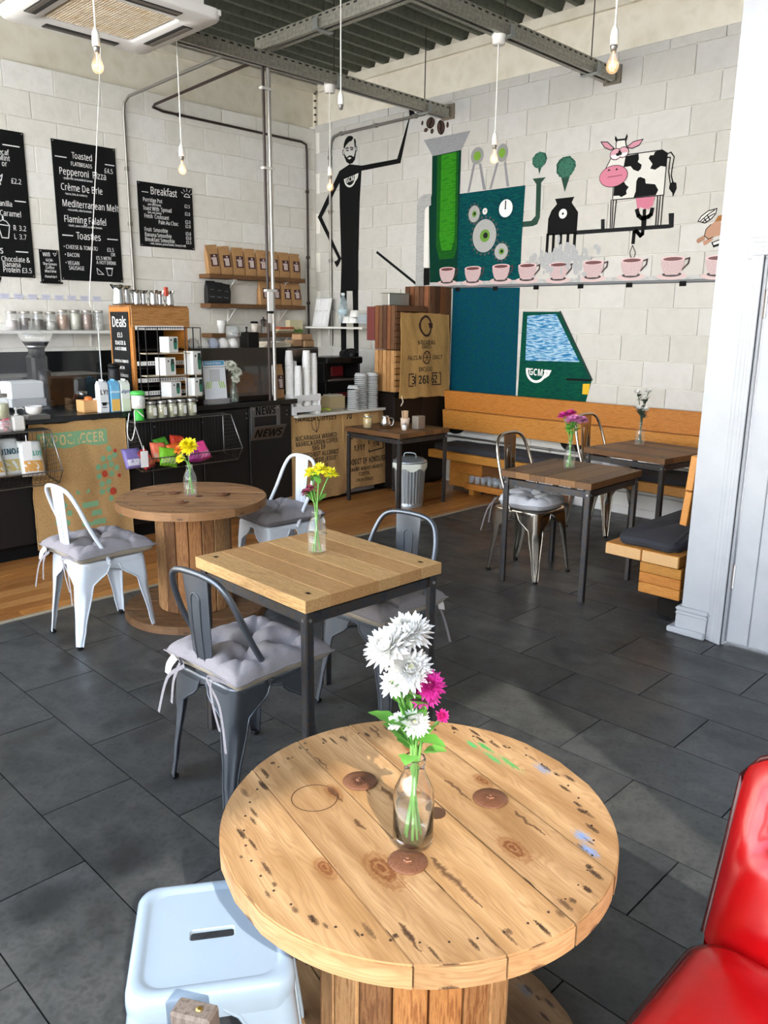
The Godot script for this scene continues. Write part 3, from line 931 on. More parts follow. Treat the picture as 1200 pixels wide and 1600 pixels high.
	paint(t, "tail", [-3.305, 3.039, -3.275, 3.048, -3.243, 3.009, -3.253, 2.923, -3.255, 2.869, -3.231, 2.802], k, 1, 0.01)
	paint(t, "tail", [-3.302, 3.011, -3.276, 3.009, -3.281, 2.904, -3.256, 2.805], k, 1, 0.01)
	paint(t, "tail_tuft", [-3.24, 2.82, -3.205, 2.808, -3.197, 2.764, -3.226, 2.698, -3.232, 2.732, -3.265, 2.77, -3.261, 2.803], k, 2)
	paint(t, "head", [-3.77, 3.194, -3.69, 3.194, -3.663, 3.118, -3.674, 3.063, -3.685, 2.987, -3.858, 2.99, -3.808, 3.079, -3.806, 3.136], wall, 2)
	paint(t, "face_line", [-3.776, 3.189, -3.774, 3.132, -3.805, 3.085, -3.858, 2.99], k, 3, 0.008)
	paint(t, "face_line", [-3.69, 3.191, -3.675, 3.131, -3.674, 3.063, -3.685, 2.987], k, 3, 0.008)
	paint(t, "horns", [-3.788, 3.245, -3.765, 3.213, -3.695, 3.21, -3.681, 3.246, -3.671, 3.22, -3.685, 3.179, -3.694, 3.196, -3.764, 3.199, -3.773, 3.184, -3.792, 3.216], k, 3)
	paint(t, "ear", [-3.922, 3.212, -3.859, 3.203, -3.789, 3.143, -3.826, 3.135, -3.883, 3.163], C("c98a9a"), 3)
	paint(t, "ear", [-3.676, 3.136, -3.616, 3.173, -3.528, 3.181, -3.561, 3.138, -3.624, 3.122], C("c98a9a"), 3)
	paint(t, "ear_line", [-3.922, 3.212, -3.859, 3.203, -3.789, 3.143, -3.826, 3.135, -3.883, 3.163], k, 4, 0.007, true)
	paint(t, "ear_line", [-3.676, 3.136, -3.616, 3.173, -3.528, 3.181, -3.561, 3.138, -3.624, 3.122], k, 4, 0.007, true)
	for e in [[Vector2(-3.771, 3.095), 0.051, 0.042], [Vector2(-3.702, 3.102), 0.047, 0.039]]:
		dot(t, "eye_rim", e[0], e[1] + 0.006, e[2] + 0.006, k, 4)
		dot(t, "eyelid", e[0], e[1], e[2], C("cf9aa6"), 5)
		paint(t, "eye", [e[0].x - e[1] * 0.95, e[0].y - 0.005, e[0].x - e[1] * 0.6, e[0].y - e[2] * 0.75, e[0].x, e[0].y - e[2] * 0.95, e[0].x + e[1] * 0.6, e[0].y - e[2] * 0.75, e[0].x + e[1] * 0.95, e[0].y - 0.005], C("eceae6"), 6)
	paint(t, "pupil", [-3.769, 3.099, -3.734, 3.102, -3.732, 3.079, -3.762, 3.078], k, 7)
	paint(t, "pupil", [-3.734, 3.102, -3.712, 3.101, -3.714, 3.083, -3.729, 3.081], k, 7)
	dot(t, "muzzle_rim", Vector2(-3.778, 2.92), 0.135, 0.089, k, 7)
	dot(t, "muzzle", Vector2(-3.778, 2.92), 0.13, 0.084, C("c9738b"), 8)
	paint(t, "nostril", [-3.839, 2.967, -3.824, 2.984, -3.805, 2.969], k, 9)
	paint(t, "nostril", [-3.763, 2.965, -3.753, 2.983, -3.734, 2.967], k, 9)
	paint(t, "mouth_line", [-3.828, 2.917, -3.767, 2.918, -3.697, 2.92], C("8f4a5c"), 9, 0.008)
	# pipework under the cow
	t = thing("painted_milk_pipe", "black painted pipe under the cow running to the boiler, with a dripping tap", "mural", Vector3(-3.796, 2.48, -6.6))
	paint(t, "pipe", [-4.112, 2.5, -3.239, 2.491, -3.249, 2.577, -3.201, 2.576, -3.195, 2.464, -3.23, 2.459, -4.11, 2.465], C("1c1d1f"))
	paint(t, "stub", [-3.871, 2.577, -3.835, 2.577, -3.827, 2.49, -3.864, 2.493], C("1c1d1f"))
	paint(t, "milker", [-3.535, 2.626, -3.517, 2.581, -3.478, 2.552, -3.424, 2.565, -3.403, 2.581, -3.397, 2.623], k, 3, 0.035)
	paint(t, "milker", [-3.466, 2.618, -3.462, 2.557], k, 3, 0.03)
	paint(t, "milker", [-3.464, 2.557, -3.46, 2.482], k, 3, 0.045)
	paint(t, "tap", [-3.465, 2.471, -3.467, 2.43, -3.484, 2.416, -3.507, 2.439, -3.528, 2.461, -3.544, 2.45, -3.547, 2.362], k, 1, 0.032)
	paint(t, "drop", [-3.55, 2.342, -3.52, 2.285, -3.522, 2.249, -3.541, 2.239, -3.562, 2.251, -3.569, 2.288], k, 0, 0.007, true)
	# conveyor
	t = thing("painted_conveyor", "grey painted conveyor belt running along the mural wall under the painted cups", "mural", Vector3(-3.6, 2.0, ZW))
	brushed(t, "belt", [-5.892, 2.093, -2.696, 2.082, -2.691, 2.046, -5.891, 2.054], [C("8f8f8d"), C("c4c3c0"), C("a5a5a3"), C("d2d1cd")], 2)
	paint(t, "rail", [-5.891, 2.057, -2.692, 2.048, -2.689, 2.022, -5.89, 2.028], C("6f7274"), 3)
	paint(t, "shade", [-5.89, 2.034, -2.689, 2.027, -2.689, 2.021, -5.89, 2.026], C("2a2c2e"), 4)
	for i in 8: paint(t, "roller", [-5.5 + i * 0.48, 1.995, -5.44 + i * 0.48, 1.995, -5.44 + i * 0.48, 2.035, -5.5 + i * 0.48, 2.035], k, 5)
	var who := ["first painted pink cup from the left on the conveyor", "second painted pink cup from the left on the conveyor", "third painted pink cup, just before the cabinet's right edge", "fourth painted pink cup, first past the green cabinet", "fifth painted pink cup, under the boiler's steam", "sixth painted pink cup, between the steam and the dripping tap", "seventh painted pink cup, right under the milk drop", "eighth painted pink cup, right of the milk drop", "last painted pink cup, cut off by the white partition"]
	var px := [Vector2(-5.619, 2.16), Vector2(-5.28, 2.156), Vector2(-4.93, 2.163), Vector2(-4.621, 2.159), Vector2(-4.273, 2.153), Vector2(-3.914, 2.157), Vector2(-3.542, 2.16), Vector2(-3.174, 2.156), Vector2(-2.794, 2.147)]
	for i in 9: cup(px[i], who[i])
	# cherub flying off behind the partition
	t = thing("painted_cherub", "small winged cherub painted beside the white partition, holding a bottle", "mural", Vector3(-2.823, 2.319, -6.6))
	paint(t, "wing", [-2.993, 2.496, -2.97, 2.532, -2.918, 2.568, -2.849, 2.581, -2.855, 2.541, -2.884, 2.508, -2.934, 2.479], C("d9d7d1"))
	for l in [[-2.993, 2.496, -2.97, 2.532, -2.918, 2.568, -2.849, 2.581, -2.855, 2.541, -2.884, 2.508, -2.934, 2.479, -2.993, 2.496], [-2.971, 2.498, -2.915, 2.542, -2.867, 2.57], [-2.953, 2.489, -2.905, 2.525, -2.864, 2.546], [-2.947, 2.516, -2.922, 2.486], [-2.923, 2.539, -2.898, 2.501]]:
		paint(t, "feather_line", l, k, 1, 0.008)
	paint(t, "body", [-2.885, 2.464, -2.841, 2.492, -2.779, 2.46, -2.787, 2.381, -2.854, 2.367, -2.895, 2.354, -2.928, 2.38, -2.921, 2.43], C("b58a70"))
	paint(t, "leg", [-2.923, 2.389, -2.983, 2.362, -2.992, 2.343, -2.975, 2.326, -2.921, 2.349], C("a67c63"), 1)
	paint(t, "leg", [-2.888, 2.363, -2.937, 2.337, -2.925, 2.306, -2.904, 2.313, -2.848, 2.351], C("b58a70"), 1)
	paint(t, "body_line", [-2.885, 2.464, -2.921, 2.43, -2.928, 2.38, -2.895, 2.354, -2.854, 2.367], k, 2, 0.006)
	paint(t, "hair", [-2.857, 2.482, -2.832, 2.526, -2.779, 2.535, -2.772, 2.475, -2.82, 2.485], C("9a6328"), 2)
	paint(t, "bottle", [-2.867, 2.328, -2.784, 2.352, -2.763, 2.311, -2.845, 2.286], k, 2)
	paint(t, "bottle_shine", [-2.853, 2.324, -2.783, 2.344, -2.774, 2.324, -2.844, 2.305], C("d9d9d6"), 3)
	# delivery truck
	t = thing("painted_truck", "dark green delivery truck with a slanted cab painted behind the bench", "mural", Vector3(-4.9, 0.6, ZW))
	brushed(t, "cargo_box", [-5.536, 2.03, -4.697, 2.019, -4.684, 0.845, -5.539, 0.774], [C("023038"), C("04484a"), C("033856"), C("06583c")], 0)
	brushed(t, "cab", [-4.648, 1.792, -4.231, 1.791, -3.849, 1.184, -3.898, 0.976, -4.664, 0.918], [C("044030"), C("065038"), C("043c36"), C("085a38")], 0)
	brushed(t, "cab_window", [-4.594, 1.754, -4.273, 1.771, -3.99, 1.34, -4.591, 1.33], [C("0f4f86"), C("3a7fae"), C("b8cfdc"), C("1d5f94")], 1)
	paint(t, "cab_trim", [-4.121, 1.185, -3.857, 1.192, -3.853, 1.172, -4.12, 1.165], k, 2)
	paint(t, "head_lamp", [-3.939, 1.144, -3.865, 1.149, -3.875, 1.05, -3.939, 1.05], C("d8ae16"), 2)
	paint(t, "cab_edge", [-4.231, 1.791, -3.849, 1.184], C("0a2a22"), 2, 0.02)
	emblem(t, Vector2(-4.458, 1.242), 0.24, C("e8e8e4"), 3, -0.03)
	dot(t, "wheel", Vector2(-5.454, 0.659), 0.168, 0.136, k, 3)
	dot(t, "wheel", Vector2(-4.015, 0.622), 0.138, 0.127, k, 3)

func gear(t: Node3D, c: Vector2, rx: float, ry: float) -> void:
	var st := nst()
	var o := c - Vector2(t.position.x, t.position.y)
	var m := int(rx * 120) + 4
	for i in m:
		var a := TAU * i / m
		prism(st, ell(o + Vector2(rx * 1.14 * cos(a), ry * 1.14 * sin(a)), 0.014, 0.014, 8), 0.0036, 0.0036)
	obj("gear_teeth", st, mat(C("2e3a36"), 0.5), t)
	st = nst()
	prism(st, ell(o, rx, ry, 32), 0.0043, 0.0043)
	obj("gear", st, mottled(C("adadaa"), 0.6, 3.0), t)
	dot(t, "gear_ring", c + Vector2(rx * 0.05, 0), rx * 0.42, ry * 0.38, C("5b8a24"), 5)
	dot(t, "gear_hub", c + Vector2(rx * 0.1, ry * 0.02), rx * 0.2, ry * 0.18, C("0e1a12"), 6)

func bean(c: Vector2, rx: float, ry: float, tilt: float, label: String) -> void:
	var t := thing("painted_bean", label, "mural", Vector3(c.x, c.y, ZW), 0.0, "painted coffee beans above the hopper")
	for k in [["rim", 1.0, "15100d", 0], ["bean", 0.84, "3d2417", 1]]:
		var st := nst()
		var z: float = 0.0015 + 0.0007 * k[3]
		var p := PackedVector2Array()
		for q in ell(Vector2(), rx * k[1], ry * k[1], 18): p.append(q.rotated(-tilt * 0.6))
		prism(st, p, z, z)
		obj(k[0], st, mat(C(k[2]), 0.5), t)
	if rx > 0.05:
		var st := nst()
		var a := Vector2(0, ry * 0.75).rotated(-tilt * 0.6)
		stroke(st, [a.x, a.y, a.x * 0.2 + rx * 0.2, a.y * 0.2, -a.x * 0.2 - rx * 0.1, -a.y * 0.2, -a.x, -a.y], 0.016, 0.0032)
		obj("crease", st, mat(C("15100d"), 0.5), t)

func puff(label: String, c: Vector2, rx: float, ry: float, cone: Array, sd: int) -> void:
	var t := thing("painted_puff", label, "mural", Vector3(c.x, c.y - ry * 1.6, ZW), 0.0, "painted green puffs")
	var r := RandomNumberGenerator.new()
	r.seed = sd
	paint(t, "tail", cone, C("0b3d2c"))
	var st := nst()
	for i in 16:
		var a := TAU * i / 16.0
		prism(st, ell(Vector2(rx * 0.72 * cos(a), ry * 1.6 + ry * 0.72 * sin(a)), rx * r.randf_range(0.25, 0.36), ry * r.randf_range(0.25, 0.36), 10), 0.0018, 0.0018)
	prism(st, ell(Vector2(0, ry * 1.6), rx * 0.85, ry * 0.85, 20), 0.002, 0.002)
	obj("puff", st, noisy([C("083a2a"), C("10523c"), C("2f7560"), C("0b4632")], 0.03, Vector3(3, 3, 3), 160, 0.6), t)

func cup(c: Vector2, label: String) -> void:
	var t := thing("painted_cup", label, "mural", Vector3(c.x, c.y - 0.09, ZW), 0.0, "painted pink cups on the conveyor")
	var st := nst()
	prism(st, ell(Vector2(0, 0.012), 0.135, 0.03, 24), 0.0043, 0.0043)
	obj("saucer", st, mat(C("c9b0ae"), 0.5), t)
	st = nst()
	prism(st, ell(Vector2(0, 0.026), 0.085, 0.02, 20), 0.005, 0.005)
	obj("saucer_shade", st, mat(C("2a1c1c"), 0.5), t)
	st = nst()
	prism(st, P2([-0.105, 0.15, 0.105, 0.15, 0.1, 0.1, 0.08, 0.05, 0.05, 0.022, -0.05, 0.022, -0.08, 0.05, -0.1, 0.1]), 0.0057, 0.0057)
	obj("bowl", st, mottled(C("d0b0b0"), 0.5, 3.0), t)
	st = nst()
	prism(st, ell(Vector2(0, 0.15), 0.105, 0.022, 24), 0.0064, 0.0064)
	obj("rim", st, mat(C("d9b8b8"), 0.5), t)
	st = nst()
	prism(st, ell(Vector2(0, 0.148), 0.085, 0.015, 24), 0.0071, 0.0071)
	obj("coffee", st, mat(C("5c2c2a"), 0.5), t)
	st = nst()
	stroke(st, [0.1, 0.14, 0.14, 0.15, 0.135, 0.11, 0.085, 0.06], 0.014, 0.005)
	obj("handle", st, mat(C("3a2022"), 0.5), t)

# ---------------------------------------------------------------- counters and cabinets
func counters() -> void:
	# front counter: top slab, black panelled front
	var top := mat(C("1d1f20"), 0.25)
	var t := thing("front_counter", "black service counter with panelled front and dark stone top", "counter", Vector3(-5.95, 0, -2.7))
	obj("carcass", bb(Vector3(-0.3, 0.08, -1.86), Vector3(0.26, 0.955, 2.6), 0.004), black, t)
	obj("plinth", bb(Vector3(-0.3, 0.0, -1.86), Vector3(0.25, 0.085, 2.6)), mat(C("0d0d0e"), 0.6), t)
	obj("worktop", bb(Vector3(-0.42, 0.957, -1.9), Vector3(0.31, 1.0, 2.65), 0.004), top, t)
	for i in 9:
		var z0 := -1.85 + i * 0.47
		obj("panel", bb(Vector3(0.262, 0.1, z0), Vector3(0.274, 0.945, z0 + 0.46), 0.003), mats_panel(), t)
	var st := nst()
	for i in 4:
		for y in [0.86, 0.9]: lathe(st, [0.0, 0.0, 0.007, 0.0, 0.005, 0.004, 0.0, 0.005], 8, Vector3(0.276, y, -1.8 + i * 0.44))
	obj("screws", st, steel, t)
	t = thing("white_counter", "lower counter with a pale thin top behind the printed coffee sacks", "counter", Vector3(-5.95, 0, -5.2))
	obj("carcass", bb(Vector3(-0.35, 0.05, -0.53), Vector3(0.2, 0.82, 0.58), 0.004), black, t)
	obj("worktop", bb(Vector3(-0.4, 0.82, -0.545), Vector3(0.3, 0.845, 0.6), 0.004), mat(C("cfcdc6"), 0.22), t)
	obj("plinth", bb(Vector3(0.0, 0.0, -0.53), Vector3(0.16, 0.07, 0.58), 0.003), mat(C("c9c7c2"), 0.5), t)
	# back counter along the menu wall
	t = thing("back_counter", "dark counter along the menu wall behind the service area", "counter", Vector3(-7.35, 0, -4.0))
	obj("carcass", bb(Vector3(-0.34, 0.0, -2.5), Vector3(0.28, 0.86, 2.6), 0.004), black, t)
	obj("worktop", bb(Vector3(-0.345, 0.862, -2.52), Vector3(0.31, 0.9, 2.62), 0.004), top, t)
	tag(obj("splashback", bb(Vector3(XW, 0.9, -3.88), Vector3(XW + 0.02, 1.375, -1.6), 0.002), mat(C("0e0f10"), 0.12)), "glossy black splashback panel under the white jar shelf", "splashback")
	# black cabinet in the corner under the crates
	t = thing("corner_cabinet", "tall black-brown cabinet in the corner carrying the wooden crates", "cabinet", Vector3(-5.83, 0, -6.18))
	obj("carcass", bb(Vector3(-0.27, 0.02, -0.41), Vector3(0.255, 0.97, 0.41), 0.004), mat(C("1b1512"), 0.5), t)
	for z in [-0.405, 0.005]: obj("door", bb(Vector3(0.255, 0.06, z), Vector3(0.27, 0.95, z + 0.4), 0.003), mat(C("211a16"), 0.45), t)
	obj("worktop", bb(Vector3(-0.29, 0.97, -0.415), Vector3(0.28, 1.0, 0.42), 0.003), mat(C("16110f"), 0.4), t)

var panel_mat: StandardMaterial3D
func mats_panel() -> StandardMaterial3D:
	if panel_mat == null: panel_mat = noisy([C("0c0c0d"), C("161617"), C("101011")], 0.05, Vector3(5, 5, 5), 183, 0.42)
	return panel_mat

func shelves() -> void:
	var w := mat(C("e3e1dc"), 0.5)
	var t := thing("white_shelf", "long white shelf carrying storage jars on the menu wall", "shelf", Vector3(XW, 1.57, -2.9))
	obj("board", bb(Vector3(0, -0.03, -1.04), Vector3(0.2, 0.0, 1.6), 0.003), w, t)
	for z in [-0.8, 0.3]: obj("bracket", bb(Vector3(0, -0.15, z), Vector3(0.015, -0.03, z + 0.02), 0.002), w, t)
	var old := wood([C("4a3018"), C("6e4a28"), C("7d5832"), C("5a3b20")], 2, 201, [Color(1, 1, 1)], 0.6)
	for k in [[2.16, "upper wooden shelf with a full row of brown coffee bags"], [1.855, "middle wooden shelf with black bags and four brown coffee bags"], [1.54, "lowest wooden shelf with paper cups, moka pot and books"]]:
		t = thing("wood_shelf", k[1], "shelf", Vector3(XW, k[0], -5.61), 0.0, "rough wooden shelves on the menu wall")
		obj("board", bb(Vector3(0, -0.045, -0.66), Vector3(0.2, 0.0, 0.66), 0.004), old[0], t)
		for z in [-0.42, 0.3]:
			var br := nst()
			box(br, Vector3(0.085, -0.05, z), Vector3(0.17, 0.008, 0.025), 0.001)
			box(br, Vector3(0.004, -0.12, z), Vector3(0.008, 0.15, 0.025), 0.001)
			tube(br, PackedVector3Array([Vector3(0.008, -0.17, z), Vector3(0.14, -0.055, z)]), 0.006, 6)
			obj("bracket", br, w, t)
	t = thing("corner_shelf", "thin pale shelf in the corner holding plates, cups and a water bottle", "shelf", Vector3(-7.12, 1.62, ZW))
	obj("board", bb(Vector3(-0.5, -0.022, 0.0), Vector3(0.5, 0.0, 0.26), 0.003), w, t)
	for x in [-0.35, 0.35]: obj("bracket", bb(Vector3(x, -0.1, 0.0), Vector3(x + 0.02, -0.022, 0.015), 0.002), w, t)

func benches() -> void:
	var t := thing("long_bench", "long pine bench with plank backrest along the mural wall", "bench", Vector3(-3.65, 0, -6.35))
	var cols := [0, 1, 2]
	for i in 2:
		var y := 0.595 + i * 0.2
		var sl := Transform3D(Basis(Vector3.RIGHT, 0.1), Vector3(0.0, y + 0.098, -0.13 - i * 0.02))
		var o := obj("backrest_plank", bx(Vector3(), Vector3(3.72, 0.196, 0.04), 0.004), pine[cols[i]], t)
		o.transform = sl
	for i in 3:
		obj("seat_plank", bb(Vector3(-1.72, 0.345, -0.19 + i * 0.155), Vector3(1.86, 0.425, -0.04 + i * 0.155), 0.005), pine[cols[i % 3]], t)
	for x in [-1.55, 1.35]:
		for i in 2:
			obj("base_block", bb(Vector3(x + i * 0.002, 0.05 + i * 0.147, -0.2), Vector3(x + 0.4, 0.195 + i * 0.147, 0.1), 0.004), pine[i], t)
		obj("base_side", bb(Vector3(x - 0.022, 0.05, -0.2), Vector3(x, 0.342, 0.1), 0.004), pine[2], t)
		obj("skid", bb(Vector3(x + 0.02, 0.0, -0.18), Vector3(x + 0.38, 0.05, 0.07), 0.003), mat(C("4a3a2a"), 0.8), t)
	var cl := noisy([C("25262b"), C("34353b"), C("2c2d33"), C("3d3e45")], 0.08, Vector3(6, 6, 6), 211, 0.95, false, 0.3)
	pad("bench_cushion", "long charcoal cushion lying on the pine bench under the mural", Vector3(-3.9, 0.425, -6.33), Vector3(2.98, 0.05, 0.42), cl)
	var shelf := obj_tagged("low_rack", bb(Vector3(-4.95, 0.06, -6.42), Vector3(-3.9, 0.12, -6.16), 0.004), pine[1], "low plank under the bench carrying small glass jars", "rack")
	obj("runner", bb(Vector3(-4.9, 0.0, -6.4), Vector3(-4.84, 0.062, -6.18), 0.002), pine[2], shelf)
	obj("runner", bb(Vector3(-4.05, 0.0, -6.4), Vector3(-3.99, 0.062, -6.18), 0.002), pine[2], shelf)
	var j := thing("glass_tumbler", "small glass tumbler lined up on the low plank under the bench", "glass", Vector3(-4.9, 0.12, -6.22), 0.0, "tumblers under the bench")
	obj("glass", lat([0.0, 0.0, 0.026, 0.0, 0.03, 0.07, 0.027, 0.07, 0.024, 0.01, 0.0, 0.01], 12), glass(Color(0.85, 0.9, 0.92), 0.3), j)
	for i in range(1, 18):
		dup(j, Vector3(-4.9 + (i % 9) * 0.075, 0.12, -6.22 - (0.075 if i > 8 else 0.0)), 0.0)
	# thin pipes low on the mural wall
	conduit("conduit", "pair of thin chrome pipes running low along the mural wall behind the bench", [Vector3(-5.55, 0.5, ZW + 0.02), Vector3(-1.8, 0.5, ZW + 0.02)], 0.011, steel, [[0, 0.0], [0, 0.35], [0, 0.62]])
	conduit("heating_pipe", "black heating pipe just over the skirting behind the bench", [Vector3(-5.0, 0.29, ZW + 0.03), Vector3(-1.8, 0.29, ZW + 0.03)], 0.011, black, [[0, 0.2], [0, 0.7]])
	# side bench seen on its end
	t = thing("side_bench", "pine bench against the partition, its sawn board ends facing the room", "bench", Vector3(-2.03, 0, -5.15))
	var endw := noisy([C("b98a55"), C("d0a774"), C("c2965f"), C("dab98c")], 0.04, Vector3(4, 4, 4), 221, 0.6)
	for i in 2:
		var p := obj("seat_plank", bb(Vector3(-0.245 + i * 0.232, 0.355, -0.98), Vector3(-0.017 + i * 0.225, 0.425, 0.96), 0.005), wood_z(), t)
		obj("sawn_end", bb(Vector3(-0.242 + i * 0.232, 0.358, 0.958), Vector3(-0.02 + i * 0.225, 0.422, 0.964), 0.002), endw, p)
	for i in 3:
		obj("base_board", bb(Vector3(-0.03, 0.165 + i * 0.062, -0.9), Vector3(0.22, 0.225 + i * 0.062, 0.94), 0.004), pine[i], t)
	for z in [-0.75, 0.85]: obj("leg", bb(Vector3(0.03, 0.0, z - 0.14), Vector3(0.2, 0.165, z - 0.06), 0.003), mat(C("16130f"), 0.7), t)
	for i in 2:
		var o := obj("backrest_plank", bx(Vector3(), Vector3(0.04, 0.192, 1.94), 0.004), wood_z(), t)
		o.transform = Transform3D(Basis(Vector3.BACK, -0.08), Vector3(0.215 + i * 0.014, 0.705 + i * 0.197, -0.01))
	pad("bench_cushion", "charcoal cushion on the side bench by the white partition", Vector3(-2.04, 0.425, -5.0), Vector3(0.4, 0.06, 1.6), cl)

var wz: Array = []
func wood_z() -> StandardMaterial3D:
	if wz.is_empty(): wz = wood([C("aa661f"), C("c78437"), C("d39145"), C("ba772c"), C("cd8b3e")], 2, 33, [Color(1, 1, 1)], 0.45)
	return wz[0]

# soft flat cushion, y from 0 to its thickness
func pad(called: String, label: String, at: Vector3, s: Vector3, m: Material) -> void:
	var t := thing(called, label, "cushion", at)
	var rings := []
	for k in [[0.9, 0.0], [0.985, 0.25], [1.0, 0.55], [0.985, 0.85], [0.93, 0.98], [0.6, 1.0], [0.02, 1.0]]:
		var ring := PackedVector3Array()
		for i in 48:
			var a := TAU * i / 48.0
			var p := Vector2(signf(cos(a)) * pow(absf(cos(a)), 0.25), signf(sin(a)) * pow(absf(sin(a)), 0.25))
			var e: float = 1.0 - (1.0 - k[0]) * 0.1 / maxf(minf(s.x, s.z), 0.1) * 1.6
			if k[0] < 0.9: e = k[0]
			ring.append(Vector3(p.x * s.x / 2 * e, s.y * k[1] + 0.004 * sin(i * 1.7), p.y * s.z / 2 * e))
		rings.append(ring)
	var st := nst()
	loft(st, rings, true, true, true)
	obj("cover", st, m, t)
	st = nst()
	var seam := PackedVector3Array()
	for i in 48: seam.append(rings[2][i])
	tube(st, seam, 0.004, 5, true)
	obj("piping", st, m, t)

# ---------------------------------------------------------------- tables and chairs
# pressed steel corner leg: t runs down, q runs round the corner from one edge to the other
func leg_mesh(sx: float, sz: float, top: Vector3, foot: Vector3, wid: Array) -> ArrayMesh:
	var rings := []
	var e0 := PackedVector3Array()
	var e1 := PackedVector3Array()
	var nt := 16
	for i in nt + 1:
		var t := float(i) / nt
		t = t * t * 0.5 + t * 0.5
		var kpt := top.lerp(foot, t)
		var w := 0.0
		for k in wid.size() - 1:
			if t >= wid[k][0] and t <= wid[k + 1][0] + 0.0001:
				w = lerpf(wid[k][1], wid[k + 1][1], smoothstep(0.0, 1.0, (t - wid[k][0]) / (wid[k + 1][0] - wid[k][0])))
		var r := minf(0.028, w * 0.55)
		var ring := PackedVector3Array()
		for j in 13:
			var q := j / 12.0
			var o := Vector2()
			if q < 0.34: o = Vector2(lerpf(w, r, q / 0.34), 0)
			elif q > 0.66: o = Vector2(0, lerpf(r, w, (q - 0.66) / 0.34))
			else:
				var a := PI / 2 * (q - 0.34) / 0.32
				o = Vector2(r - r * sin(a), r - r * cos(a))
				if t > 0.3 and t < 0.93: o += Vector2(0.007, 0.007) * sin(PI * (q - 0.34) / 0.32) * smoothstep(0.3, 0.36, t) * (1.0 - smoothstep(0.86, 0.93, t))
			ring.append(kpt + Vector3(-sx * o.x, 0, -sz * o.y))
		e0.append(ring[0]); e1.append(ring[12])
		if sx * sz < 0: ring.reverse()
		rings.append(ring)
	var st := nst()
	loft(st, rings, false)
	tube(st, e0, 0.0042, 6)
	tube(st, e1, 0.0042, 6)
	return done(st)

func seat_rings(half: float, y: float, rad: float) -> Array:
	var rings := []
	for k in [[0.0, -0.032], [0.002, -0.012], [0.0, -0.004], [-0.006, 0.0], [-0.014, 0.001], [-0.026, -0.002], [-0.034, -0.006], [-0.09, -0.007], [-half + 0.002, -0.007]]:
		var ring := PackedVector3Array()
		for p in rsq(half + k[0], minf(rad, (half + k[0]) * 0.9), 7): ring.append(Vector3(p.x, y + k[1], -p.y))
		ring.reverse()
		rings.append(ring)
	return rings

func fix_up(rings: Array) -> Array:
	for r in rings: r.reverse()
	return rings

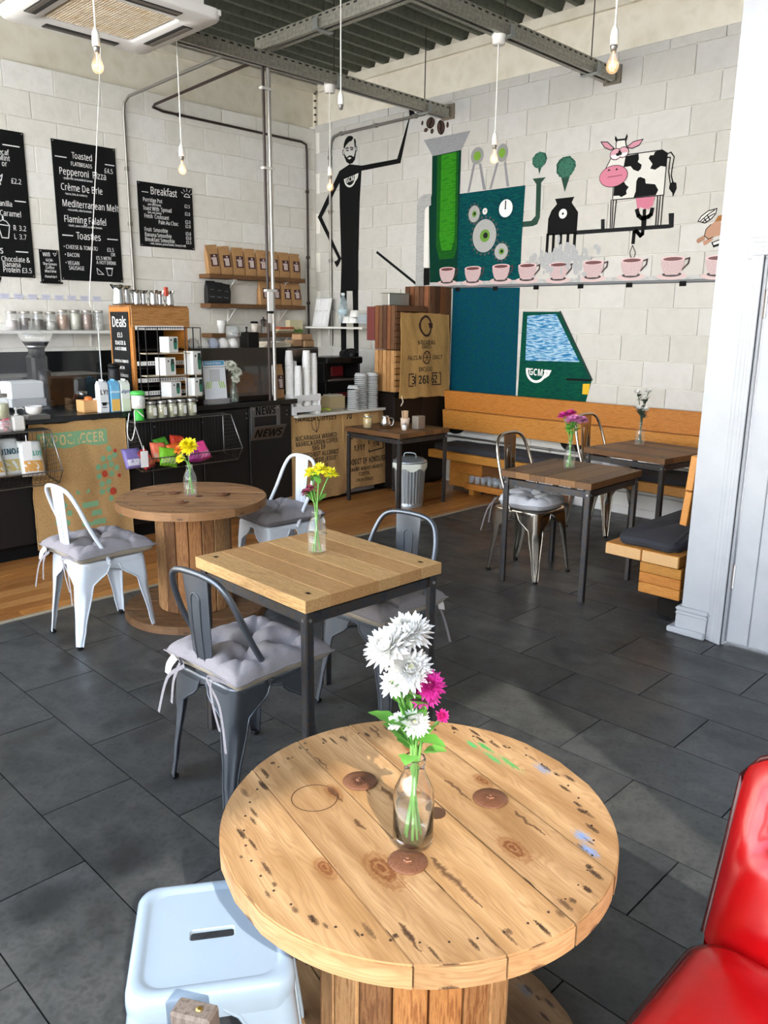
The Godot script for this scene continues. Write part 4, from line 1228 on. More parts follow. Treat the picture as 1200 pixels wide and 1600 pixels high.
func steel_chair(called: String, label: String, m: Material, at: Vector3, turn: float, tall := 1.0, sy := 0.455) -> Node3D:
	var t := thing(called, label, "chair", at, turn, "metal cafe chairs")
	var st := nst()
	loft(st, fix_up(seat_rings(0.183, sy, 0.055)))
	obj("seat", st, m, t)
	for sx in [-1.0, 1.0]:
		for sz in [-1.0, 1.0]:
			var top := Vector3(sx * 0.181, sy - 0.012, sz * 0.181)
			var foot := Vector3(sx * (0.207 if sz < 0 else 0.175), 0.012, sz * (0.215 if sz < 0 else 0.225))
			var lg := put("leg", leg_mesh(sx, sz, top, foot, [[0.0, 0.165], [0.1, 0.15], [0.28, 0.066], [0.8, 0.036], [1.0, 0.024]]), m, t)
			obj("foot", bx(foot + Vector3(-sx * 0.011, -0.004, -sz * 0.011), Vector3(0.028, 0.016, 0.028), 0.004), mat(C("1a1a1a"), 0.8), lg)
	st = nst()
	for s in [-1.0, 1.0]: tube(st, PackedVector3Array([Vector3(-0.165 * s, sy - 0.1, -0.17), Vector3(0.165 * s, sy - 0.1, 0.17)]), 0.006, 6)
	obj("brace", st, m, t)
	var b := sy
	var h := (0.84 - 0.455) * tall
	var hoop := curve([Vector3(-0.188, b - 0.02, 0.03), Vector3(-0.19, b + 0.05, 0.055), Vector3(-0.188, b + h * 0.45, 0.12), Vector3(-0.17, b + h * 0.78, 0.17), Vector3(-0.12, b + h * 0.96, 0.195), Vector3(0, b + h, 0.2), Vector3(0.12, b + h * 0.96, 0.195), Vector3(0.17, b + h * 0.78, 0.17), Vector3(0.188, b + h * 0.45, 0.12), Vector3(0.19, b + 0.05, 0.055), Vector3(0.188, b - 0.02, 0.03)], 6)
	st = nst()
	tube(st, hoop, 0.0115, 9)
	var hp := obj("back_hoop", st, m, t)
	st = nst()
	for s in [-1.0, 1.0]: lathe(st, [0.0, -0.004, 0.009, -0.003, 0.009, 0.003, 0.0, 0.005], 8, Vector3(s * 0.2, b + 0.0, 0.035))
	obj("rivet", st, m, hp)
	# splat: slightly dished plate with a raised outline
	st = nst()
	var plate := func(u: float, v: float) -> Vector3:
		var wv := lerpf(0.048, 0.068, v)
		var x := (u - 0.5) * 2.0
		return Vector3(x * wv, lerpf(b - 0.012, b + h * 0.985, v), lerpf(0.172, 0.197, v) + 0.012 * (1.0 - x * x) * sin(PI * v) + 0.0015)
	sheet(st, 6, 10, plate)
	sheet(st, 6, 10, func(u: float, v: float) -> Vector3: return plate.call(1.0 - u, v) - Vector3(0, 0, 0.004))
	for s in [0.0, 1.0]:
		var ed := PackedVector3Array()
		for i in 11: ed.append(plate.call(s, i / 10.0) - Vector3(0, 0, 0.002))
		tube(st, ed, 0.003, 5)
	var sp := obj("splat", st, m, t)
	st = nst()
	for side in [0.001, -0.005]:
		var ol := PackedVector3Array()
		for i in 8: ol.append(plate.call(0.3, 0.08 + 0.68 * i / 7.0) + Vector3(0, 0, side))
		for i in range(1, 6):
			var a := PI * i / 6.0
			ol.append(plate.call(0.5 - 0.2 * cos(a), 0.76 + 0.07 * sin(a)) + Vector3(0, 0, side))
		for i in 8: ol.append(plate.call(0.7, 0.08 + 0.68 * (7 - i) / 7.0) + Vector3(0, 0, side))
		tube(st, ol, 0.0028, 5)
	obj("embossing", st, m, sp)
	return t

# tufted seat pad, its top and bottom of two cloths
func cushion(label: String, at: Vector3, turn: float, topm: Material, lowm: Material, round := false, sd := 1) -> Node3D:
	var t := thing("seat_cushion", label, "cushion", at, turn, "tufted seat cushions")
	var nz := FastNoiseLite.new()
	nz.seed = sd
	nz.frequency = 1.3
	var tufts := [Vector2(-0.42, -0.42), Vector2(0.42, -0.42), Vector2(-0.42, 0.42), Vector2(0.42, 0.42), Vector2(0, 0)]
	var plan := func(a: float, b: float) -> Vector2:
		var p := Vector2(a, b)
		if round:
			var m := maxf(absf(a), absf(b))
			if m > 0.0: p = p.lerp(p.normalized() * m, 0.75 * m)
			return p * 0.205
		# pointed corners, sides drawn in
		var pull := 1.0 - 0.07 * (1.0 - absf(a * b)) * maxf(absf(a), absf(b))
		return p * 0.222 * pull
	var top := func(u: float, v: float) -> Vector3:
		var a := (u - 0.5) * 2.0
		var b := (0.5 - v) * 2.0
		var p: Vector2 = plan.call(a, b)
		var e := sqrt(maxf(0.0, (1.0 - pow(absf(a), 5.0)) * (1.0 - pow(absf(b), 5.0))))
		var hh := 0.056 * pow(e, 0.85)
		var q := Vector2(a, b)
		for tf in tufts:
			var d: float = q.distance_to(tf)
			hh -= 0.05 * exp(-d * d / 0.04) * e
		# creases between the middle tuft and the others, and out to the edge
		var c1 := absf(absf(a) - absf(b))
		hh -= 0.02 * exp(-c1 * c1 / 0.003) * e * (1.0 if q.length() < 0.6 else 0.4)
		for s in [-0.42, 0.42]:
			hh -= 0.016 * (exp(-pow(a - s, 2.0) / 0.004) * smoothstep(0.35, 0.7, absf(b)) + exp(-pow(b - s, 2.0) / 0.004) * smoothstep(0.35, 0.7, absf(a))) * e
		hh += 0.006 * nz.get_noise_2d(a * 2.0, b * 2.0) * e
		return Vector3(p.x, 0.04 + hh + 0.006 * nz.get_noise_2d(a * 1.2 + 9.0, b * 1.2), p.y)
	var low := func(u: float, v: float) -> Vector3:
		var a := (0.5 - u) * 2.0
		var b := (0.5 - v) * 2.0
		var p: Vector2 = plan.call(a, b)
		var e := sqrt(maxf(0.0, (1.0 - pow(absf(a), 6.0)) * (1.0 - pow(absf(b), 6.0))))
		return Vector3(p.x * (1.0 - 0.03 * e), 0.04 - 0.038 * pow(e, 0.3) + 0.006 * nz.get_noise_2d(a * 1.2 + 9.0, b * 1.2) * (1.0 - e), p.y)
	var st := nst()
	sheet(st, 34, 34, top)
	obj("cover", st, topm, t)
	st = nst()
	sheet(st, 22, 22, low)
	obj("underside", st, lowm, t)
	st = nst()
	var ed := PackedVector3Array()
	for k in 4:
		for i in 12:
			var s := i / 12.0
			ed.append(top.call([s, 1.0, 1.0 - s, 0.0][k], [0.0, s, 1.0, 1.0 - s][k]))
	tube(st, ed, 0.003, 5, true)
	obj("piping", st, topm, t)
	# ties at the two rear corners
	for s in [-1.0, 1.0]:
		for e in 2:
			var st2 := nst()
			ribbon(st2, curve([Vector3(s * 0.17, 0.02, 0.2), Vector3(s * (0.1 - 0.03 * e), 0.03, 0.235), Vector3(s * (0.12 + 0.04 * e), -0.04, 0.25), Vector3(s * (0.15 + 0.06 * e), -0.14 - 0.05 * e, 0.245 + 0.02 * e)], 5), 0.014)
			obj("tie", st2, topm, t)
	st = nst()
	ribbon(st, curve([Vector3(-0.16, 0.03, 0.215), Vector3(-0.17, 0.0, 0.235), Vector3(-0.175, -0.035, 0.24)], 4), 0.035)
	obj("care_tag", st, mat(C("efeeec"), 0.6), t)
	return t

func ribbon(st: SurfaceTool, p: PackedVector3Array, w: float) -> void:
	for i in p.size() - 1:
		var d := (p[i + 1] - p[i]).normalized()
		var sd := d.cross(Vector3(0, 0, 1) if absf(d.z) < 0.9 else Vector3.UP).normalized() * w / 2
		quad(st, p[i] - sd, p[i] + sd, p[i + 1] + sd, p[i + 1] - sd)

func cafe_table(label: String, at: Vector3, turn: float, sx: float, sz: float, h: float, along_x: bool, tone: int, slab := 0.042) -> Node3D:
	var t := thing("square_table", label, "table", at, turn, "oak topped tables on black steel frames")
	var m := 6
	var ws := oak_x if along_x else oak
	var seq := [0, 1, 0, 1, 1, 0] if tone == 0 else [3, 2, 3, 2, 2, 3]
	for i in m:
		var k: int = seq[i]
		var n := (sz if along_x else sx) / m
		var c := -(sz if along_x else sx) / 2 + n * (i + 0.5)
		var sc := Vector3(sx, slab, n - 0.0006) if along_x else Vector3(n - 0.0006, slab, sz)
		obj("top_stave", bx(Vector3(0, h - slab / 2, c) if along_x else Vector3(c, h - slab / 2, 0), sc, 0.0018), ws[mini(k, ws.size() - 1)], t)
	for x in [-1.0, 1.0]:
		for z in [-1.0, 1.0]:
			var p := Vector3(x * (sx / 2 - 0.03), 0, z * (sz / 2 - 0.03))
			var st := bx(p + Vector3(x * 0.012, (h - slab) / 2, 0), Vector3(0.006, h - slab, 0.036), 0.001)
			box(st, p + Vector3(0, (h - slab) / 2, z * 0.012), Vector3(0.036, h - slab, 0.006), 0.001)
			box(st, p + Vector3(0, (h - slab) / 2, 0), Vector3(0.026, h - slab, 0.026), 0.002)
			var lg := obj("leg", st, black_steel, t)
			st = nst()
			tube(st, PackedVector3Array([p + Vector3(x * 0.014, h - slab - 0.035, 0), p + Vector3(x * 0.02, h - slab - 0.035, 0)]), 0.007, 8)
			tube(st, PackedVector3Array([p + Vector3(0, h - slab - 0.035, z * 0.014), p + Vector3(0, h - slab - 0.035, z * 0.02)]), 0.007, 8)
			obj("bolt", st, steel, lg)
			obj("top_screw", bx(Vector3(p.x - x * 0.03, h, p.z - z * 0.03), Vector3(0.022, 0.001, 0.016)), mat(C("2a1c10"), 0.7), t)
	for s in [-1.0, 1.0]:
		obj("rail", bx(Vector3(0, h - slab - 0.035, s * (sz / 2 - 0.035)), Vector3(sx - 0.08, 0.04, 0.022), 0.002), black_steel, t)
		obj("rail", bx(Vector3(s * (sx / 2 - 0.035), h - slab - 0.035, 0), Vector3(0.022, 0.04, sz - 0.08), 0.002), black_steel, t)
	return t

# board image for the reel tops: grain along x, knots, nail stains near the rim, a few dabs of paint
func reel_top_image(sd: int, dabs: bool, edges: Array) -> ImageTexture:
	var n := 768
	var im := Image.create(n, n, false, Image.FORMAT_RGB8)
	var nz := FastNoiseLite.new()
	nz.seed = sd
	nz.frequency = 0.01
	nz.fractal_octaves = 3
	var fine := FastNoiseLite.new()
	fine.seed = sd + 1
	fine.frequency = 0.05
	var a := C("967046")
	var b := C("bd986c")
	var d := C("6b4726")
	var e := 0
	var r := RandomNumberGenerator.new()
	r.seed = sd
	for y in n:
		while e < edges.size() - 2 and y > edges[e + 1] * n: e += 1
		var off := e * 311.0
		for x in n:
			var w := nz.get_noise_2d(x * 0.25 + off, y * 1.5 + off)
			var g := fine.get_noise_2d(x * 0.06 + off, y * 3.6)
			var ring := 0.5 + 0.5 * sin(y * 0.62 + w * 26.0 + e * 2.0)
			var c := a.lerp(b, clampf(0.55 + w * 0.9 + g * 0.5, 0.0, 1.0)).lerp(d, 0.17 * ring * ring + maxf(0.0, g) * 0.55)
			im.set_pixel(x, y, c)
	# knots
	var kn := [[0.73, 0.62, 15], [0.3, 0.36, 11], [0.56, 0.2, 12], [0.63, 0.31, 20], [0.22, 0.66, 9], [0.46, 0.74, 10]]
	for k in kn:
		var rr: int = k[2]
		for y in range(-rr * 2, rr * 2):
			for x in range(-rr * 5, rr * 5):
				var q: float = sqrt(pow(x / (2.4 if x > 0 else 1.6), 2) + y * y) / rr
				q += 0.25 * fine.get_noise_2d(x * 2.0 + k[2] * 90, y * 2.0)
				if q < 2.0:
					var px := clampi(int(k[0] * n) + x, 0, n - 1)
					var py := clampi(int(k[1] * n) + y, 0, n - 1)
					im.set_pixel(px, py, im.get_pixel(px, py).lerp(C("6b3a18"), (1.0 - smoothstep(0.3, 2.0, q)) * (0.7 + 0.3 * sin(q * 11.0))))
	# dark stains round the nails, ragged and drawn out along the grain
	for k in 64:
		var an := TAU * k / 64.0 + r.randf_range(-0.06, 0.06)
		var rad := n * 0.5 * r.randf_range(0.83, 0.95)
		var cx := int(n / 2.0 + rad * cos(an))
		var cy := int(n / 2.0 + rad * sin(an))
		var lx := r.randi_range(5, 22)
		var ly := r.randi_range(3, 6)
		var dark := r.randf_range(0.45, 0.95)
		for y in range(-ly * 2, ly * 2 + 1):
			for x in range(-lx, lx + 1):
				if cx + x < 0 or cx + x >= n or cy + y < 0 or cy + y >= n: continue
				var q: float = pow(float(x) / lx, 2) + pow(float(y) / ly, 2) + 1.1 * fine.get_noise_2d(x * 4.0 + k * 40, y * 8.0)
				if q < 1.0: im.set_pixel(cx + x, cy + y, im.get_pixel(cx + x, cy + y).lerp(C("24150a"), dark * (1.0 - maxf(q, 0.0) * 0.7)))
	# long dark streaks from the bolts and old tracks
	for k in [[0.66, 0.43, 150, 11], [0.35, 0.485, 70, 9], [0.62, 0.72, 90, 6], [0.41, 0.655, 90, 6], [0.05, 0.62, 60, 7], [0.28, 0.36, 60, 6], [0.44, 0.35, 40, 8], [0.3, 0.44, 50, 4], [0.8, 0.25, 70, 6], [0.12, 0.4, 60, 4]]:
		for x in k[2]:
			var yy: int = int(k[1] * n + 7.0 * fine.get_noise_2d(x * 0.6, k[1] * 500.0))
			var th := int(k[3] * sin(PI * pow(float(x) / k[2], 0.6)) * (0.7 + 0.6 * fine.get_noise_2d(x * 2.0, k[1] * 900.0)) + 1)
			for y in range(-th, th + 1):
				var px: int = clampi(int(k[0] * n) + x, 0, n - 1)
				var py := clampi(yy + y, 0, n - 1)
				im.set_pixel(px, py, im.get_pixel(px, py).lerp(C("331c0c"), 0.7 * (1.0 - absf(y) / (th + 1.0))))
	if dabs:
		for k in [[0.32, 0.86, "3f9a4a", 34, 6], [0.43, 0.865, "3f9a4a", 40, 6], [0.38, 0.84, "49a55a", 34, 6], [0.29, 0.835, "49a55a", 20, 6], [0.5, 0.925, "7d88a4", 30, 12], [0.78, 0.8, "6f8cc0", 26, 12], [0.83, 0.775, "6f8cc0", 26, 9]]:
			var col := C(k[2])
			for i in 200:
				var x := int(k[0] * n + r.randfn(0, k[3] * 0.4))
				var y := int(k[1] * n + r.randfn(0, k[4] * 0.5))
				for q in 7: im.set_pixel(clampi(x + q, 0, n - 1), clampi(y, 0, n - 1), im.get_pixel(clampi(x + q, 0, n - 1), clampi(y, 0, n - 1)).lerp(col, 0.5))
	return ImageTexture.create_from_image(im)

func reel_table(called_label: String, at: Vector3, h: float, rad: float, drum: float, base: float, ang: float, cuts: Array, tone: Color, dabs: bool, sd: int, bolts: Array) -> Node3D:
	var t := thing("cable_reel_table", called_label, "table", at, 0.0, "wooden cable reel tables")
	var th := 0.046
	var edges := []
	for q in cuts: edges.append(0.5 + 0.5 * q / rad)
	var tex := reel_top_image(sd, dabs, edges)
	var xf := Transform3D(Basis(Vector3.UP, ang) * Basis(Vector3.RIGHT, -PI / 2), Vector3())
	for lv in 2:
		var rr: float = rad if lv == 0 else base
		var y0: float = h - th if lv == 0 else 0.0
		for i in cuts.size() - 1:
			var a: float = cuts[i] * rr / rad
			var b: float = cuts[i + 1] * rr / rad
			var p := PackedVector2Array()
			var lo := clampf(a / rr, -1, 1)
			var hi := clampf(b / rr, -1, 1)
			var gap := 0.0022
			for k in 15: # right-hand arc upwards
				var s := asin(lerpf(lo, hi, k / 14.0))
				p.append(Vector2(rr * cos(s), clampf(rr * sin(s), a + gap, b - gap)))
			for k in 15:
				var s := asin(lerpf(hi, lo, k / 14.0))
				p.append(Vector2(-rr * cos(s), clampf(rr * sin(s), a + gap, b - gap)))
			var st := nst()
			var up := rng.randf_range(-0.0015, 0.0015)
			# bevelled top edge
			prism(st, p, y0, y0 + th - 0.004 + up, xf, 0.5 / rr)
			var q := PackedVector2Array()
			for v in p: q.append(v * (1.0 - 0.003 / rr))
			prism(st, q, y0 + th - 0.004 + up, y0 + th + up, xf, 0.5 / rr)
			var m := StandardMaterial3D.new()
			m.albedo_texture = tex
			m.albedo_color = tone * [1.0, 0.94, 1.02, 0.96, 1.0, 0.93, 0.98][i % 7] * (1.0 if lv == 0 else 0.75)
			m.albedo_color.a = 1.0
			m.roughness = 0.55
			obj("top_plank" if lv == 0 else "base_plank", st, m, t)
	# drum of upright staves
	var n := 18
	for i in n:
		var a := TAU * i / n
		var w := TAU * drum / n
		var s := bx(Vector3(), Vector3(w - 0.003, h - 2 * th, 0.024), 0.003)
		var o := obj("stave", s, spoolwood[(i * 7 + i / 3) % 4], t)
		o.transform = Transform3D(Basis(Vector3.UP, a), Vector3(drum * sin(a), h / 2, drum * cos(a)) * Vector3(0.98, 1, 0.98))
	obj("core", lat([0.0, th, drum * 0.92, th, drum * 0.92, h - th, 0.0, h - th], 24), mat(C("2a1b10"), 0.9), t)
	var rust := noisy([C("4a2a1c"), C("6e4630"), C("83583e"), C("5a3526")], 0.06, Vector3(6, 6, 6), 231, 0.5, false, 0.0, 0.35)
	for b in bolts:
		var o := obj("washer", lat([0.0, 0.0, 0.035, 0.0, 0.0385, 0.002, 0.0375, 0.004, 0.014, 0.005, 0.0, 0.005], 24, Vector3(b.x, h + 0.001, b.y)), rust, t)
		var st := nst()
		lathe(st, [0.0, 0.004, 0.0105, 0.004, 0.0105, 0.0085, 0.009, 0.01, 0.0, 0.01], 6, Vector3(b.x, h, b.y), false)
		lathe(st, [0.0, 0.009, 0.0045, 0.01, 0.004, 0.0125, 0.0, 0.013], 10, Vector3(b.x, h, b.y))
		obj("bolt", st, rust, o)
	var nails := nst()
	for i in 46:
		var a := TAU * i / 46.0
		lathe(nails, [0.0, 0.0, 0.0028, 0.0, 0.002, 0.0012, 0.0, 0.0015], 7, Vector3(rad * 0.88 * cos(a), h + 0.0004, rad * 0.88 * sin(a)))
	stuff(obj("nails", nails, mat(C("3a2a20"), 0.6, 0.4), t))
	var hole := nst()
	prism(hole, ell(Vector2(), 0.021, 0.021, 20), 0.0, 0.0014, Transform3D(Basis(Vector3.RIGHT, -PI / 2), Vector3(0.026, h, -0.03)))
	obj("spindle_hole", hole, mat(C("4a2f18"), 0.9), t)
	var ring := PackedVector3Array()
	for i in 32: ring.append(Vector3(-0.196 + 0.05 * cos(TAU * i / 32), h + 0.0006, 0.119 + 0.05 * sin(TAU * i / 32)))
	var rs := nst()
	tube(rs, ring, 0.0014, 5, true)
	obj("plug_ring", rs, mat(C("4a2c14"), 0.8), t)
	return t

func tables_and_chairs() -> void:
	# foreground reel table, and the one by the counter
	reel_table("large round cable reel table in the foreground with rusty bolts and green paint marks", Vector3(-0.999, 0, -1.125), 0.665, 0.4125, 0.2, 0.4, -0.24, [-0.4125, -0.235, -0.09, 0.06, 0.215, 0.4125], Color(1, 1, 1), true, 5, [Vector2(-0.172, 0.004), Vector2(0.077, -0.153), Vector2(0.094, 0.13)])
	reel_table("darker round cable reel table by the counter between two white chairs", Vector3(-3.95, 0, -2.43), 0.69, 0.425, 0.205, 0.41, 0.75, [-0.425, -0.29, -0.15, 0.0, 0.14, 0.28, 0.425], Color(0.86, 0.8, 0.75), false, 8, [Vector2(-0.15, 0.03), Vector2(0.08, -0.15), Vector2(0.1, 0.13)])
	cafe_table("square light oak table with a vase of yellow flowers, between two grey chairs", Vector3(-2.335, 0, -1.995), -0.03, 0.715, 0.685, 0.755, true, 0, 0.046)
	cafe_table("square brown oak table with a vase of pink flowers beside the tall silver chair", Vector3(-2.735, 0, -4.52), 0.03, 0.65, 0.67, 0.755, false, 1)
	cafe_table("square dark oak table with white flowers by the side bench", Vector3(-2.83, 0, -5.77), -0.1, 0.7, 0.7, 0.755, true, 1)
	cafe_table("small oak table at the counter end standing over the metal dustbin", Vector3(-5.2, 0, -5.44), 0.0, 0.72, 0.68, 0.715, true, 1)
	# chairs
	var white := mat(C("cdd4dc"), 0.25)
	var grey := mat(C("62676d"), 0.36, 0.8)
	var silver := mat(C("b9b2a6"), 0.2, 1.0)
	steel_chair("metal_chair", "white metal chair left of the round reel table by the counter", white, Vector3(-4.015, 0, -1.875), 0.0)
	steel_chair("metal_chair", "white metal chair behind the oak table, its back to the printed sacks", white, Vector3(-3.95, 0, -3.04), PI - 0.1)
	steel_chair("metal_chair", "grey metal chair in front of the light oak table, seen from behind", grey, Vector3(-2.3, 0, -1.6), 0.06)
	steel_chair("metal_chair", "grey metal chair on the far side of the light oak table, facing the camera", grey, Vector3(-2.37, 0, -2.39), PI + 0.1)
	steel_chair("metal_chair", "tall silver metal chair with a white pad at the pink flower table", silver, Vector3(-3.03, 0, -4.5), -PI / 2, 1.25, 0.47)
	steel_chair("metal_chair", "tall silver metal chair behind the pink flowers, at the farthest table", silver, Vector3(-3.3, 0, -5.93), -PI / 2 - 0.08, 1.25, 0.47)
	var gtop := noisy([C("7f7a7c"), C("8a8587"), C("928e8f")], 0.05, Vector3(4, 4, 4), 241, 0.95)
	var cream := noisy([C("b8ab96"), C("c4b8a4"), C("ccc2b0")], 0.05, Vector3(4, 4, 4), 243, 0.95)
	var pale := noisy([C("b4b5b9"), C("c0c1c4"), C("c8c9cc")], 0.05, Vector3(4, 4, 4), 245, 0.95)
	cushion("grey tufted cushion with cream sides on the white chair at left", Vector3(-4.015, 0.458, -1.875), 0.03, gtop, cream, false, 3)
	cushion("grey tufted cushion on the white chair behind the oak table", Vector3(-3.95, 0.458, -3.04), PI - 0.1, gtop, gtop, false, 4)
	cushion("grey tufted cushion tied to the near grey chair, a white care tag hanging", Vector3(-2.28, 0.458, -1.615), 0.02, gtop, cream, false, 5)
	cushion("grey tufted cushion on the far grey chair, half under the oak table", Vector3(-2.36, 0.458, -2.36), PI + 0.06, gtop, cream, false, 6)
	cushion("pale round tufted pad on the tall silver chair", Vector3(-3.02, 0.474, -4.5), -PI / 2, pale, pale, true, 7)
	cushion("pale tufted pad on the silver chair at the farthest table", Vector3(-3.29, 0.474, -5.92), -PI / 2, pale, pale, true, 8)
	stool()
	# weathered timber chair back just below the camera
	var t := thing("timber_post", "weathered grey timber board end with a brass bolt beside the white stool", "post", Vector3(-0.985, 0, -0.587), 0.49)
	var old := wood([C("4a4038"), C("6b5f55"), C("7d7168"), C("5c5047")], 1, 251, [Color(1, 1, 1)], 0.8)
	obj("post", bx(Vector3(0, 0.276, 0), Vector3(0.075, 0.552, 0.04), 0.005, Transform3D(Basis(Vector3.BACK, 0.04), Vector3())), old[0], t)
	obj("rail", bx(Vector3(-0.09, 0.4, 0.0), Vector3(0.14, 0.05, 0.026), 0.004), old[0], t)
	obj("bolt", lat([0.0, 0.0, 0.007, 0.0, 0.006, 0.003, 0.003, 0.005, 0.0, 0.005], 10, Vector3(-0.012, 0.551, 0.0)), mat(C("b59a5a"), 0.3, 0.9), t)

func stool() -> void:
	var pale := mat(C("8f9fac"), 0.24)
	var t := thing("metal_stool", "pale blue-white metal stool with a slotted seat beside the foreground reel table", "stool", Vector3(-1.226, 0, -0.755), -0.6)
	var sy := 0.46
	var half := 0.158
	var rings := []
	for k in [[0.0, -0.06], [0.002, -0.03], [0.001, -0.012], [-0.004, -0.003], [-0.012, 0.0], [-0.022, 0.0], [-0.026, -0.003], [-0.031, -0.006], [-0.0315, -0.006], [-0.034, -0.006], [-0.036, -0.006]]:
		var ring := PackedVector3Array()
		for p in rsq(half + k[0], 0.04, 7): ring.append(Vector3(p.x, sy + k[1], -p.y))
		rings.append(ring)
	for k in [[0.0045, -0.006], [0.002, -0.006], [0.001, -0.006], [-0.001, -0.008], [-0.0015, -0.01], [-0.0015, -0.014]]:
		var ring := PackedVector3Array()
		for p in rsq(half - 0.03, 0.04, 7):
			var d := p.normalized()
			# slot outline: a stadium along z
			var c := Vector2(0, clampf(p.y * 0.32, -0.03, 0.03))
			var q: Vector2 = c + d * (0.018 + k[0])
			ring.append(Vector3(q.x, sy + k[1], -q.y))
		rings.append(ring)
	var st := nst()
	loft(st, rings)
	obj("seat", st, pale, t)
	for sx in [-1.0, 1.0]:
		for sz in [-1.0, 1.0]:
			var lg := put("leg", leg_mesh(sx, sz, Vector3(sx * 0.155, sy - 0.035, sz * 0.155), Vector3(sx * 0.2, 0.012, sz * 0.2), [[0.0, 0.14], [0.1, 0.1], [0.25, 0.075], [0.8, 0.042], [1.0, 0.03]]), pale, t)
			obj("foot", bx(Vector3(sx * 0.189, 0.008, sz * 0.189), Vector3(0.03, 0.016, 0.03), 0.004), mat(C("1a1a1a"), 0.8), lg)

# ---------------------------------------------------------------- chalk boards
func board(label: String, at: Vector3, w: float, h: float, turn := LEFT) -> Node3D:
	var t := thing("chalk_board", label, "menu board", at, turn, "black menu boards")
	obj("panel", bx(Vector3(w / 2, -h / 2, 0.006), Vector3(w, h, 0.012), 0.001), mat(C("101112"), 0.6), t)
	var st := nst()
	for c in [Vector2(0.015, -0.015), Vector2(w - 0.015, -0.015), Vector2(0.015, 0.015 - h), Vector2(w - 0.015, 0.015 - h)]:
		lathe(st, [0.0, 0.0, 0.004, 0.0, 0.003, 0.002, 0.0, 0.002], 8)
		box(st, Vector3(c.x, c.y, 0.0125), Vector3(0.007, 0.007, 0.002), 0.001)
	obj("screws", st, steel, t)
	return t

# lines: text, x, y (share of height from the top), letter height
func chalked(t: Node3D, w: float, h: float, lines: Array, sq := 0.8) -> SurfaceTool:
	var st := nst()
	for l in lines:
		txt(st, l[0], l[3], Vector3(l[1] * w, -l[2] * h, 0.0128), 0, fnt, Transform3D(), sq, 0.0012)
	return st

